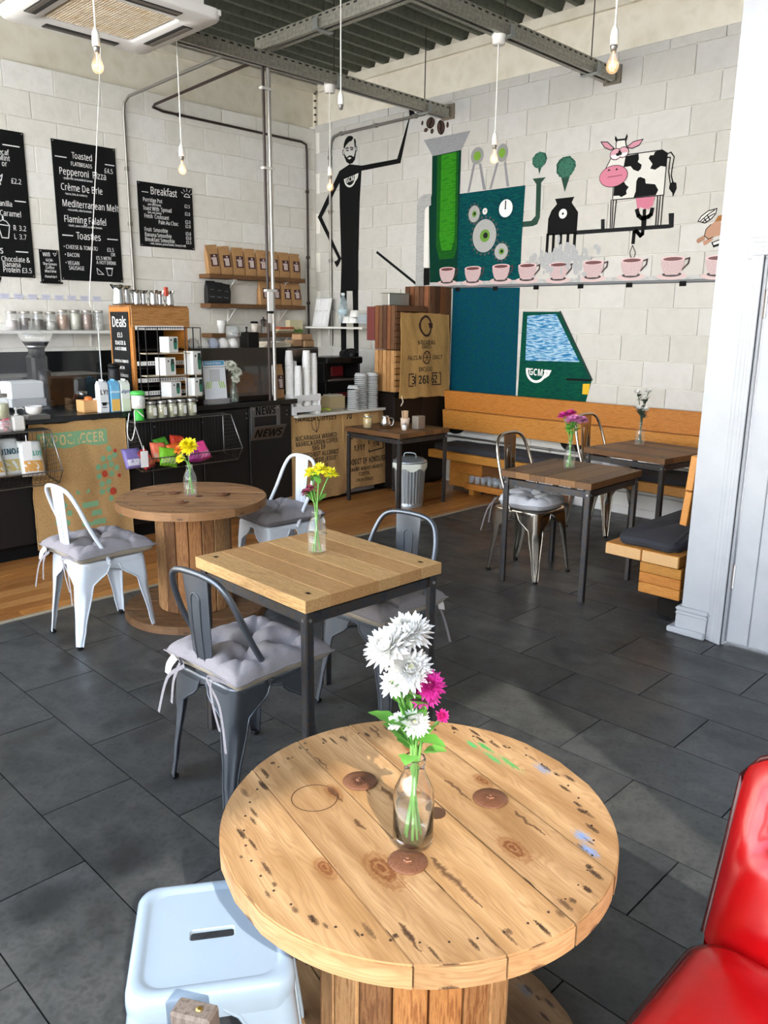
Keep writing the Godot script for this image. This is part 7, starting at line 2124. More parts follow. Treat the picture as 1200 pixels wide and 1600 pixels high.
	obj("glass", lat([0.0, 0.0, 0.05, 0.0, 0.055, 0.02, 0.05, 0.1, 0.046, 0.1, 0.05, 0.02, 0.0, 0.006], 20), glass(Color(0.92, 0.95, 0.95), 0.2), t)
	obj("handle", tub(Array(curve([Vector3(0, 0.085, -0.05), Vector3(0, 0.08, -0.085), Vector3(0, 0.02, -0.08), Vector3(0, 0.02, -0.055)], 4)), 0.005, 6), glass(Color(0.92, 0.95, 0.95), 0.35), t)
	obj_tagged("black_speaker", bb(Vector3(-6.0, 1.45, -4.36), Vector3(-5.87, 1.58, -4.24), 0.004), mat(C("141210"), 0.5), "small black box on the right end of the display case", "box")
	# storage jars on the white shelf
	var cols := ["e3d8d6", "3a241c", "3d2820", "dcd9d0", "b08a6c", "dfe0cc", "a88a7a", "dcdad4"]
	var lev := [0.5, 0.62, 0.55, 0.45, 0.72, 0.8, 0.78, 0.3]
	var who := ["glass jar of pinkish marshmallows at the left end of the white shelf", "glass jar of dark coffee beans beside the marshmallows", "glass jar of dark chocolate pieces, third on the white shelf", "glass jar half full of white sugar, fourth on the white shelf", "glass jar of cocoa brown powder, fifth on the white shelf", "glass jar of cream coloured powder, sixth on the white shelf", "glass jar of light brown powder, seventh on the white shelf", "nearly empty glass jar at the right end of the white shelf"]
	for i in 8:
		jar("storage_jar", who[i], Vector3(XW + 0.11, 1.57, -2.9 - i * 0.118), 0.052, 0.17 if i < 4 else 0.19, C(cols[i]), lev[i], "storage jars on the white shelf", C("a9a59c"), 0.4)
		t = thing("paper_label", ["lilac paper label on the wall above the marshmallow jar", "lilac paper label above the coffee bean jar", "lilac paper label above the chocolate jar", "lilac paper label above the sugar jar", "lilac paper label above the cocoa jar", "lilac paper label above the cream powder jar", "lilac paper label above the light brown jar", "lilac paper label above the nearly empty jar"][i], "label", Vector3(XW + 0.003, 1.87, -2.9 - i * 0.125), LEFT, "paper labels over the jars")
		obj("paper", bx(Vector3(0, 0, 0), Vector3(0.085, 0.05, 0.001)), mat(C("cfcfda"), 0.7), t)
		st = nst()
		for k in 2: box(st, Vector3(0, 0.01 - k * 0.018, 0.0008), Vector3(0.06 - 0.015 * k, 0.005, 0.0004))
		obj("writing", st, mat(C("a5a7c4"), 0.8), t)

func crate(label: String, at: Vector3, s: Vector3, woods: Array, tall: bool) -> void:
	var t := thing("wooden_crate", label, "crate", at, 0.0, "old fruit crates stacked in the corner")
	# stands on its end: upright slats on the face towards the room, cross slats on the side towards the bench
	var n := 5
	for i in n:
		var w := s.x / n
		obj("slat", bx(Vector3(-s.x / 2 + w * (i + 0.5), s.y / 2, s.z / 2), Vector3(w - 0.006 - 0.004 * (i % 2), s.y - 0.004, 0.012), 0.002), woods[(i + int(s.y * 20)) % woods.size()], t)
	var m := 7
	for i in m:
		var h := s.y / m
		if tall:
			var w := s.z / 4
			if i < 4: obj("slat", bx(Vector3(s.x / 2, s.y / 2, -s.z / 2 + w * (i + 0.5)), Vector3(0.012, s.y - 0.004, w - 0.006), 0.002), woods[(i * 2) % woods.size()], t)
		else:
			obj("slat", bx(Vector3(s.x / 2, h * (i + 0.5), 0.0), Vector3(0.012, h - 0.008, s.z - 0.01), 0.002), woods[(i * 3) % woods.size()], t)
	for k in [[Vector3(0, 0.008, 0), Vector3(s.x - 0.02, 0.014, s.z - 0.014)], [Vector3(0, s.y - 0.008, 0), Vector3(s.x - 0.02, 0.014, s.z - 0.014)], [Vector3(-s.x / 2 + 0.006, s.y / 2, 0), Vector3(0.012, s.y - 0.01, s.z - 0.014)]]:
		obj("end_board", bx(k[0], k[1], 0.002), woods[1], t)

func corner_goods() -> void:
	var st: SurfaceTool
	var t: Node3D
	var dark := wood([C("4a2e1a"), C("6b4528"), C("7a5232"), C("5a3820")], 1, 401, [Color(1, 1, 1), Color(0.8, 0.75, 0.7), Color(1.15, 1.05, 0.95)], 0.7)
	var light := wood([C("9a6a3c"), C("c08f58"), C("cf9f66"), C("ab7a48")], 1, 403, [Color(1, 1, 1), Color(0.9, 0.86, 0.8)], 0.65)
	crate("dark wooden crate, upper one at the front of the corner stack", Vector3(-5.69, 1.415, -5.99), Vector3(0.28, 0.425, 0.46), dark, false)
	crate("pale wooden crate under the dark one, beside the hung sack", Vector3(-5.69, 1.0, -5.99), Vector3(0.28, 0.41, 0.46), light, false)
	crate("dark wooden crate standing upright on the rear of the corner stack, the tallest", Vector3(-5.72, 1.52, -6.42), Vector3(0.33, 0.52, 0.34), dark, true)
	crate("dark wooden crate underneath the tallest crate by the mural wall", Vector3(-5.72, 1.0, -6.42), Vector3(0.33, 0.515, 0.34), dark, true)
	t = thing("steel_tray", "small pale steel container on top of the front crates", "container", Vector3(-5.78, 1.84, -6.0), LEFT)
	obj("pan", bx(Vector3(0, 0.06, 0), Vector3(0.3, 0.12, 0.1), 0.008), mat(C("b9b6ac"), 0.3, 0.6), t)
	obj("rim", bx(Vector3(0, 0.12, 0), Vector3(0.32, 0.008, 0.12), 0.003), mat(C("b9b6ac"), 0.3, 0.6), t)
	obj_tagged("red_box", bb(Vector3(-5.95, 1.5, -5.84), Vector3(-5.84, 1.83, -5.76), 0.003), mat(C("6d2f2a"), 0.5), "dull red box squeezed left of the dark crate", "box")
	# corner shelf: tray, bottle, cups, plates
	t = thing("foam_tray", "white moulded tray leaning on the corner shelf", "tray", Vector3(-7.47, 1.62, -6.45), 0.0)
	var tilt := Transform3D(Basis(Vector3.RIGHT, -0.22), Vector3())
	obj("sheet", bx(Vector3(0, 0.17, 0), Vector3(0.28, 0.34, 0.02), 0.006, tilt), mat(C("dfe0e0"), 0.5), t)
	for i in 6: obj("pocket", bx(Vector3(-0.085 + 0.085 * (i % 3), 0.09 + 0.16 * (i / 3), 0.013), Vector3(0.07, 0.14, 0.012), 0.005, tilt), mat(C("e4e5e5"), 0.5), t)
	t = thing("water_bottle", "clear plastic water bottle on the corner shelf", "bottle", Vector3(-7.059, 1.661, -6.45))
	obj("bottle", lat([0.0, 0.0, 0.05, 0.0, 0.055, 0.02, 0.052, 0.1, 0.056, 0.14, 0.053, 0.2, 0.03, 0.27, 0.018, 0.29, 0.018, 0.32, 0.0, 0.32], 18), glass(Color(0.85, 0.93, 0.96), 0.22), t)
	obj("label", lat([0.0565, 0.1, 0.0575, 0.1, 0.0575, 0.16, 0.0565, 0.16], 18), mat(C("bcd3dc"), 0.5), t)
	obj("cap", lat([0.0, 0.315, 0.02, 0.315, 0.02, 0.34, 0.0, 0.34], 14), mat(C("e8eef0"), 0.4), t)
	var cups := [Vector3(-6.95, 1.662, -6.42), Vector3(-6.874, 1.663, -6.45), Vector3(-6.821, 1.656, -6.36)]
	for i in 3:
		t = thing("upturned_cup", ["white paper tub upside down beside the water bottle", "white paper tub upside down by the plates", "white paper tub on top of the two others on the corner shelf"][i], "cup", cups[i] + (Vector3(0, 0.075, -0.05) if i == 2 else Vector3()), 0.0, "upturned tubs on the corner shelf")
		obj("tub", lat([0.0, 0.0, 0.062, 0.0, 0.06, 0.01, 0.046, 0.07, 0.04, 0.075, 0.0, 0.075], 18), mat(C("ecebe8"), 0.5), t)
	for i in 8:
		t = thing("plate", "pale plate in the stack beside the tubs on the corner shelf", "plate", Vector3(-6.705, 1.657, -6.46) + Vector3(0, i * 0.0125, 0), 0.0, "stacked plates on the corner shelf")
		obj("plate", lat([0.0, 0.0, 0.06, 0.0, 0.1, 0.012, 0.098, 0.015, 0.06, 0.005, 0.0, 0.005], 24), mat(C("c9d0d4"), 0.25), t)
	# appliances on a bench behind the pale counter
	t = thing("steel_bench", "grey steel stand behind the pale counter under the ovens", "stand", Vector3(-6.72, 0, -5.4))
	obj("top", bb(Vector3(-0.3, 0.93, -0.75), Vector3(0.3, 0.96, 0.65), 0.003), mat(C("8f959a"), 0.3, 0.8), t)
	for x in [-0.27, 0.27]:
		for z in [-0.7, 0.6]: obj("leg", bb(Vector3(x - 0.02, 0, z - 0.02), Vector3(x + 0.02, 0.93, z + 0.02), 0.002), mat(C("8f959a"), 0.3, 0.8), t)
	obj("lower_shelf", bb(Vector3(-0.28, 0.4, -0.72), Vector3(0.28, 0.42, 0.62), 0.002), mat(C("8f959a"), 0.3, 0.8), t)
	t = thing("microwave", "black microwave with a brushed steel door behind the paper cups", "microwave", Vector3(-6.6, 0.96, -5.2), LEFT)
	obj("case", bx(Vector3(0, 0.23, -0.02), Vector3(0.62, 0.46, 0.42), 0.008), mat(C("151517"), 0.35), t)
	obj("door", bx(Vector3(0.1, 0.24, 0.195), Vector3(0.4, 0.42, 0.02), 0.004), mat(C("8a8a88"), 0.25, 0.9), t)
	obj("window", bx(Vector3(0.1, 0.2, 0.206), Vector3(0.3, 0.24, 0.004), 0.001), mat(C("0e0e10"), 0.1), t)
	obj("handle", tub([Vector3(-0.09, 0.08, 0.23), Vector3(-0.09, 0.4, 0.23)], 0.009, 8), steel, t)
	t = thing("food_bags", "folded cream paper bags lying on the microwave", "paper bags", Vector3(-6.6, 1.42, -5.05), LEFT)
	for i in 4: obj("bag", bx(Vector3(0.006 * i, 0.008 + i * 0.014, 0), Vector3(0.34 - 0.02 * i, 0.012, 0.22), 0.004), mat(C("dcd2be"), 0.8), t)
	for i in 3:
		obj_tagged("takeout_box", bx(Vector3(-6.6 + 0.02 * i, [1.455, 1.455, 1.52][i], [-5.33, -5.47, -5.42][i]), Vector3(0.16, [0.06, 0.07, 0.06][i], [0.12, 0.13, 0.15][i]), 0.006), mat(C(["a98664", "b8946e", "b08a66"][i]), 0.8), ["brown kraft food box on the microwave beside the cream bags", "brown kraft food box at the microwave's right end", "brown kraft food box resting on the two others"][i], "box", "kraft food boxes on the microwave")
	t = thing("sandwich_press", "black sandwich press with a red glowing panel beside the crates", "press", Vector3(-6.15, 0.86, -5.5), LEFT)
	obj("base", bx(Vector3(0, 0.12, 0), Vector3(0.5, 0.24, 0.3), 0.008), mat(C("131314"), 0.3), t)
	obj("hood", bx(Vector3(0.02, 0.44, -0.02), Vector3(0.5, 0.07, 0.32), 0.012), mat(C("101011"), 0.25), t)
	for s in [-1, 1]: obj("cheek_plate", bx(Vector3(s * 0.235, 0.33, -0.02), Vector3(0.025, 0.18, 0.28), 0.004), mat(C("141415"), 0.3), t)
	obj("plate", bx(Vector3(0, 0.25, 0.0), Vector3(0.42, 0.02, 0.3), 0.004), mat(C("7d7b78"), 0.3, 0.8), t)
	obj("back_panel", bx(Vector3(0, 0.33, -0.13), Vector3(0.44, 0.16, 0.02), 0.002), mat(C("2a2526"), 0.4), t)
	obj("red_panel", bx(Vector3(0.12, 0.32, -0.1), Vector3(0.16, 0.1, 0.03), 0.004), mat(C("8f1f26"), 0.35), t)
	obj("red_badge", bx(Vector3(-0.02, 0.1, 0.151), Vector3(0.18, 0.05, 0.004), 0.001), mat(C("6d1a20"), 0.35), t)
	obj("switch", bx(Vector3(-0.2, 0.1, 0.152), Vector3(0.03, 0.05, 0.006), 0.001), mat(C("d5d5d3"), 0.4), t)
	obj("handle", tub(Array(curve([Vector3(0.02, 0.47, 0.1), Vector3(0.02, 0.54, 0.14), Vector3(0.16, 0.54, 0.14), Vector3(0.16, 0.47, 0.1)], 4)), 0.011, 8), mat(C("161617"), 0.4), t)
	obj("arm", bx(Vector3(0.2, 0.47, 0.0), Vector3(0.12, 0.12, 0.2), 0.02), mat(C("131314"), 0.4), t)
	# white slatted stand with columns of cups
	t = thing("cup_stand", "white slatted wooden stand holding the paper cup columns", "stand", Vector3(-5.76, 0.845, -4.74), LEFT)
	var w := mat(C("e3e4e4"), 0.5)
	for y in [0.05, 0.15]: obj("slat", bx(Vector3(0, y, 0.075), Vector3(0.34, 0.055, 0.014), 0.003), w, t)
	for y in [0.05, 0.15]: obj("slat", bx(Vector3(0, y, -0.075), Vector3(0.34, 0.055, 0.014), 0.003), w, t)
	for s in [-1, 1]:
		obj("side", bx(Vector3(s * 0.165, 0.09, 0), Vector3(0.014, 0.18, 0.15), 0.003), w, t)
		obj("foot", bx(Vector3(s * 0.14, 0.012, 0), Vector3(0.05, 0.024, 0.16), 0.003), w, t)
	obj("floor_board", bx(Vector3(0, 0.03, 0), Vector3(0.32, 0.01, 0.14), 0.002), w, t)
	var cols := [["leftmost tall column of white paper cups on the slatted stand", Vector3(-5.78, 0.88, -4.62), 23, 0.038, 0.0195], ["short front column of white paper cups on the slatted stand", Vector3(-5.725, 0.88, -4.68), 17, 0.036, 0.0185], ["thin short column of paper cups behind the front ones", Vector3(-5.815, 0.88, -4.7), 19, 0.034, 0.0185], ["tallest column of white paper cups in the middle of the stand", Vector3(-5.74, 0.88, -4.79), 23, 0.04, 0.0195], ["right column of white paper cups on the slatted stand", Vector3(-5.75, 0.88, -4.88), 22, 0.037, 0.0192]]
	for c in cols: paper_cups(c[0], c[1], c[2], c[3], c[4])
	# soup bowls stacked upside down on the counter end
	for k in [[Vector3(-5.72, 0.845, -5.36), 11, 0.058, "short stack of grey paper bowls at the counter's end"], [Vector3(-5.76, 0.845, -5.5), 17, 0.066, "tall stack of grey paper bowls at the counter's end, left one"], [Vector3(-5.74, 0.845, -5.63), 17, 0.064, "tall stack of grey paper bowls nearest the crates"]]:
		t = thing("bowl_stack", k[3], "bowls", k[0], 0.0, "stacks of grey paper bowls")
		for i in k[1]: obj("bowl", lat([k[2] * 0.9, 0.0, k[2], 0.002, k[2], 0.008, k[2] * 0.93, 0.0115], 20, Vector3(0, i * 0.0185 * (1.0 if k[1] > 12 else 0.95), 0)), mat(C("b9bcbc"), 0.6), t)
		obj("bowl", lat([k[2], 0.0, k[2], 0.006, k[2] * 0.8, 0.03, 0.0, 0.032], 20, Vector3(0, k[1] * 0.0185, 0)), mat(C("c3c6c6"), 0.6), t)
	t = thing("lime_slices", "cut lime pieces lying on the pale counter beside the cup stand", "limes", Vector3(-5.75, 0.845, -4.98))
	for i in 3: obj("slice", lat([0.0, 0.0, 0.022, 0.0, 0.025, 0.006, 0.022, 0.012, 0.0, 0.012], 14, Vector3(0.012 * i, 0.014 + 0.01 * (i % 2), -0.035 * i)), mat(C("a3b83a"), 0.5), t)
	t = thing("paper_box", "open cream card box of napkins on the pale counter", "box", Vector3(-5.95, 0.845, -5.3), LEFT)
	obj("box", bx(Vector3(0, 0.06, 0), Vector3(0.2, 0.12, 0.14), 0.003), mat(C("cdb98e"), 0.7), t)
	obj("napkins", bx(Vector3(0, 0.125, 0), Vector3(0.17, 0.02, 0.11), 0.004), mat(C("dcd6c8"), 0.8), t)
	# things on the small table
	var ty := 0.715
	t = jar("sugar_jar", "open glass jar of yellow sugar packets on the small table", Vector3(-5.33, ty, -5.18), 0.045, 0.12, C("c9a95a"), 0.85, "", C("b9b7b2"), 0.8)
	for i in 9: obj("sugar_packet", bx(Vector3(0.02 * cos(i * 2.2), 0.08 + 0.004 * i, 0.02 * sin(i * 2.2)), Vector3(0.012, 0.05, 0.03), 0.001, Transform3D(Basis(Vector3.UP, i * 0.9), Vector3())), mat(C(["d9bf7a", "e6dcc2", "b98d3e"][i % 3]), 0.7), t)
	t = thing("steel_pot", "polished steel pot with a hinged lid on the small table", "pot", Vector3(-5.2, ty, -5.28))
	obj("body", lat([0.0, 0.0, 0.048, 0.0, 0.05, 0.06, 0.036, 0.11, 0.038, 0.12, 0.0, 0.125], 20), mat(C("d5d5d3"), 0.14, 1.0), t)
	obj("handle", tub(Array(curve([Vector3(0.03, 0.1, -0.03), Vector3(0.05, 0.09, -0.055), Vector3(0.05, 0.04, -0.05), Vector3(0.034, 0.03, -0.036)], 4)), 0.004, 6), steel, t)
	t = thing("stirrer_cup", "paper cup crammed with wooden stirrers on the small table", "cup", Vector3(-5.08, ty, -5.42))
	obj("cup", lat([0.0, 0.0, 0.034, 0.0, 0.044, 0.1, 0.041, 0.1, 0.031, 0.004, 0.0, 0.004], 18), mat(C("d9c3ae"), 0.6), t)
	for i in 22: obj("stirrer", bx(Vector3(0.027 * cos(i * 2.4) * sqrt(i / 22.0), 0.088, 0.027 * sin(i * 2.4) * sqrt(i / 22.0)), Vector3(0.006, 0.16, 0.002), 0.0, Transform3D(Basis(Vector3(cos(i), 0, sin(i)), 0.06), Vector3())), mat(C("d9b993"), 0.7), t)
	t = thing("salt_shaker", "small white salt shaker before the stirrers", "shaker", Vector3(-5.02, ty, -5.35))
	obj("body", lat([0.0, 0.0, 0.022, 0.0, 0.02, 0.05, 0.0, 0.05], 16), mat(C("e8e6e2"), 0.4), t)
	obj("top", lat([0.0, 0.05, 0.02, 0.05, 0.018, 0.064, 0.0, 0.068], 16), steel, t)
	t = thing("sauce_holder", "grey metal caddy behind the stirrers on the small table", "caddy", Vector3(-5.0, ty, -5.52), LEFT)
	obj("caddy", bx(Vector3(0, 0.06, 0), Vector3(0.1, 0.12, 0.08), 0.004), mat(C("9a9288"), 0.4, 0.5), t)
	# dustbin
	t = thing("dustbin", "galvanised ribbed dustbin with lid and white liner under the small table", "bin", Vector3(-4.98, 0, -5.39))
	var galv := noisy([C("8f989c"), C("a9b2b6"), C("b9c1c4"), C("9ba4a8")], 0.05, Vector3(4, 4, 4), 411, 0.35, false, 0.0, 0.75)
	st = nst()
	var rings := []
	for k in [[0.0, 0.125, 0.0], [0.03, 0.13, 0.0], [0.035, 0.126, 0.0], [0.05, 0.126, 1.0], [0.36, 0.14, 1.0], [0.38, 0.14, 0.0], [0.42, 0.142, 0.0]]:
		var ring := PackedVector3Array()
		for i in 112:
			var a := TAU * i / 112.0
			var r: float = k[1] + k[2] * 0.005 * sin(28.0 * a)
			ring.append(Vector3(r * cos(a), k[0], r * sin(a)))
		rings.append(ring)
	loft(st, rings, true, true, false)
	obj("body", st, galv, t)
	st = nst()
	rings = []
	for k in [[0.405, 0.16, 0.014], [0.36, 0.157, 0.016], [0.42, 0.15, 0.004]]:
		var ring := PackedVector3Array()
		for i in 40:
			var a := TAU * i / 40.0
			ring.append(Vector3(k[1] * cos(a) + k[2] * 0.3 * sin(5.0 * a), k[0] + k[2] * sin(7.0 * a), k[1] * sin(a) + k[2] * 0.3 * cos(6.0 * a)))
		rings.append(ring)
	loft(st, [rings[1], rings[0], rings[2]])
	obj("liner", st, mat(C("dfe3d6"), 0.5), t)
	obj("lid", lat([0.15, 0.418, 0.158, 0.42, 0.158, 0.435, 0.145, 0.44, 0.13, 0.455, 0.1, 0.463, 0.06, 0.468, 0.0, 0.47], 36), galv, t)
	obj("handle", tub(Array(curve([Vector3(-0.05, 0.465, 0.03), Vector3(-0.04, 0.5, 0.02), Vector3(0.04, 0.5, -0.02), Vector3(0.05, 0.465, -0.03)], 5)), 0.006, 8), galv, t)

# ---------------------------------------------------------------- flowers
# daisy-like head facing +y, petals in rings
func bloom_mesh(r: float, layers: int, per: int, cup: float, wid: float, sd: int) -> ArrayMesh:
	var g := RandomNumberGenerator.new()
	g.seed = sd
	var st := nst()
	for l in layers:
		var f := float(l) / maxf(layers - 1, 1)
		var len := r * lerpf(1.0, 0.42, f)
		var rise := lerpf(-0.12, 1.15, f) + cup
		for i in per - l:
			var a := TAU * (i + 0.5 * (l % 2)) / (per - l) + g.randf_range(-0.12, 0.12)
			var ll := len * g.randf_range(0.86, 1.08)
			var rr := rise + g.randf_range(-0.14, 0.14)
			var w := r * wid * g.randf_range(0.85, 1.1)
			var d := Vector3(cos(a), 0, sin(a))
			var s := Vector3(-sin(a), 0, cos(a))
			var rings := []
			for k in 5:
				var t := k / 4.0
				var an := rr * (0.55 + 0.6 * t)
				var c := d * (r * 0.06 + ll * t * cos(clampf(an, -1.2, 1.45))) + Vector3(0, ll * t * sin(clampf(an, -1.2, 1.45)) + r * 0.12 * f, 0)
				var ww: float = w * [0.45, 0.85, 1.0, 0.8, 0.12][k]
				rings.append(PackedVector3Array([c - s * ww, c - Vector3(0, ww * 0.45, 0), c + s * ww]))
			loft(st, rings, false)
	return done(st)

func leaf_mesh(len: float, w: float, sd: int) -> ArrayMesh:
	var g := RandomNumberGenerator.new()
	g.seed = sd
	var st := nst()
	var rings := []
	for k in 11:
		var t := k / 10.0
		var ww := w * sin(PI * pow(t, 0.8)) * (0.72 + 0.38 * absf(sin(t * 9.4))) + 0.001
		var c := Vector3(0, len * (0.5 * t - 0.35 * t * t), len * t)
		rings.append(PackedVector3Array([c - Vector3(ww, -0.2 * ww, 0), c - Vector3(0, 0.1 * ww, 0), c + Vector3(ww, 0.2 * ww, 0)]))
	loft(st, rings, false)
	return done(st)

func leafy(c: Color) -> StandardMaterial3D:
	var key := "leaf" + c.to_html()
	if mats.has(key): return mats[key]
	var m := StandardMaterial3D.new()
	m.albedo_color = c
	m.roughness = 0.55
	m.backlight_enabled = true
	m.backlight = c.darkened(0.45)
	m.cull_mode = BaseMaterial3D.CULL_DISABLED
	mats[key] = m
	return m

# a stem from the bottle's floor to a head; at = foot of the bottle
func flower(label: String, group: String, at: Vector3, head: Vector3, r: float, col: Color, style: int, heart: Color, sd: int, face := Vector3(0, 1, 0), leaves := 2, leaf := C("5f9a3a")) -> void:
	var g := RandomNumberGenerator.new()
	g.seed = sd
	var t := thing("cut_flower", label, "flower", at, 0.0, group)
	var a := TAU * sd * 0.381
	var foot := Vector3(0.018 * cos(a), 0.01, 0.018 * sin(a))
	var neck := Vector3(-0.006 * cos(a), 0.17, -0.006 * sin(a))
	var path := curve([foot, neck, neck.lerp(head, 0.5) + Vector3(0.0, 0.012, 0.0), head], 5)
	var st := nst()
	tube(st, path, 0.0026 if r < 0.03 else 0.0032, 6)
	obj("stem", st, leafy(leaf.lightened(0.12)), t)
	var mesh: ArrayMesh
	if style == 0: mesh = bloom_mesh(r, 7, 23, 0.05, 0.12, sd)       # full chrysanthemum
	elif style == 1: mesh = bloom_mesh(r, 3, 17, 0.1, 0.15, sd)      # open daisy
	else: mesh = bloom_mesh(r, 5, 13, 0.35, 0.19, sd)                 # tight cupped head
	var y := face.normalized()
	var x := y.cross(Vector3(0.3, 0.1, 1)).normalized()
	var o := put("bloom", mesh, leafy(col), t)
	o.transform = Transform3D(Basis(x, y, x.cross(y)), head)
	var ht := obj("heart", lat([0.0, 0.0, r * 0.2, 0.0, r * 0.2, r * 0.12, r * 0.1, r * 0.2, 0.0, r * 0.22], 10), mat(heart, 0.8), t)
	ht.transform = Transform3D(Basis(x, y, x.cross(y)), head + y * r * 0.05)
	var cal := obj("calyx", lat([0.0, -r * 0.22, r * 0.12, -r * 0.16, r * 0.3, 0.0, 0.0, 0.02 * r], 10), leafy(leaf), t)
	cal.transform = Transform3D(Basis(x, y, x.cross(y)), head)
	for i in leaves:
		var p := path[int(path.size() * g.randf_range(0.45, 0.85))]
		var lf := put("leaf", leaf_mesh(g.randf_range(0.045, 0.075), 0.018, sd + i), leafy(leaf), t)
		lf.transform = Transform3D(Basis(Vector3.UP, g.randf() * TAU) * Basis(Vector3.RIGHT, g.randf_range(-0.9, 0.1)), p)

func vase(label: String, at: Vector3, s := 1.0) -> void:
	var t := thing("bottle_vase", label, "vase", at, 0.0, "glass bottle vases on the tables")
	var prof := []
	for k in [[0.0, 0.0], [0.032, 0.0], [0.037, 0.005], [0.0385, 0.015], [0.0385, 0.095], [0.036, 0.115], [0.026, 0.138], [0.02, 0.15], [0.0185, 0.165], [0.021, 0.168], [0.021, 0.176], [0.0185, 0.18], [0.0165, 0.176], [0.0165, 0.17]]:
		prof += [k[0] * s, k[1] * s]
	if s > 1.0: # the nearest bottle has an inner wall and bends the light
		for k in [[0.016, 0.165], [0.018, 0.15], [0.024, 0.137], [0.0335, 0.114], [0.0358, 0.095], [0.0358, 0.016], [0.03, 0.009], [0.0, 0.008]]: prof += [k[0] * s, k[1] * s]
		var gm := StandardMaterial3D.new()
		gm.transparency = BaseMaterial3D.TRANSPARENCY_ALPHA
		gm.refraction_enabled = true
		gm.refraction_scale = 0.045
		gm.albedo_color = Color(1, 1, 1, 0.0)
		gm.roughness = 0.0
		obj("glass", lat(prof, 36), gm, t)
	else: obj("glass", lat(prof, 28), glass(Color(0.9, 0.96, 0.93), 0.035), t)
	var wt := thing("vase_water", "water standing in the " + label, "water", at)
	obj("water", lat([0.0, 0.0095 * s, 0.029 * s, 0.0105 * s, 0.0352 * s, 0.018 * s, 0.0352 * s, 0.088 * s, 0.0, 0.088 * s], 24), glass(Color(0.85, 0.95, 0.85), 0.03), wt)

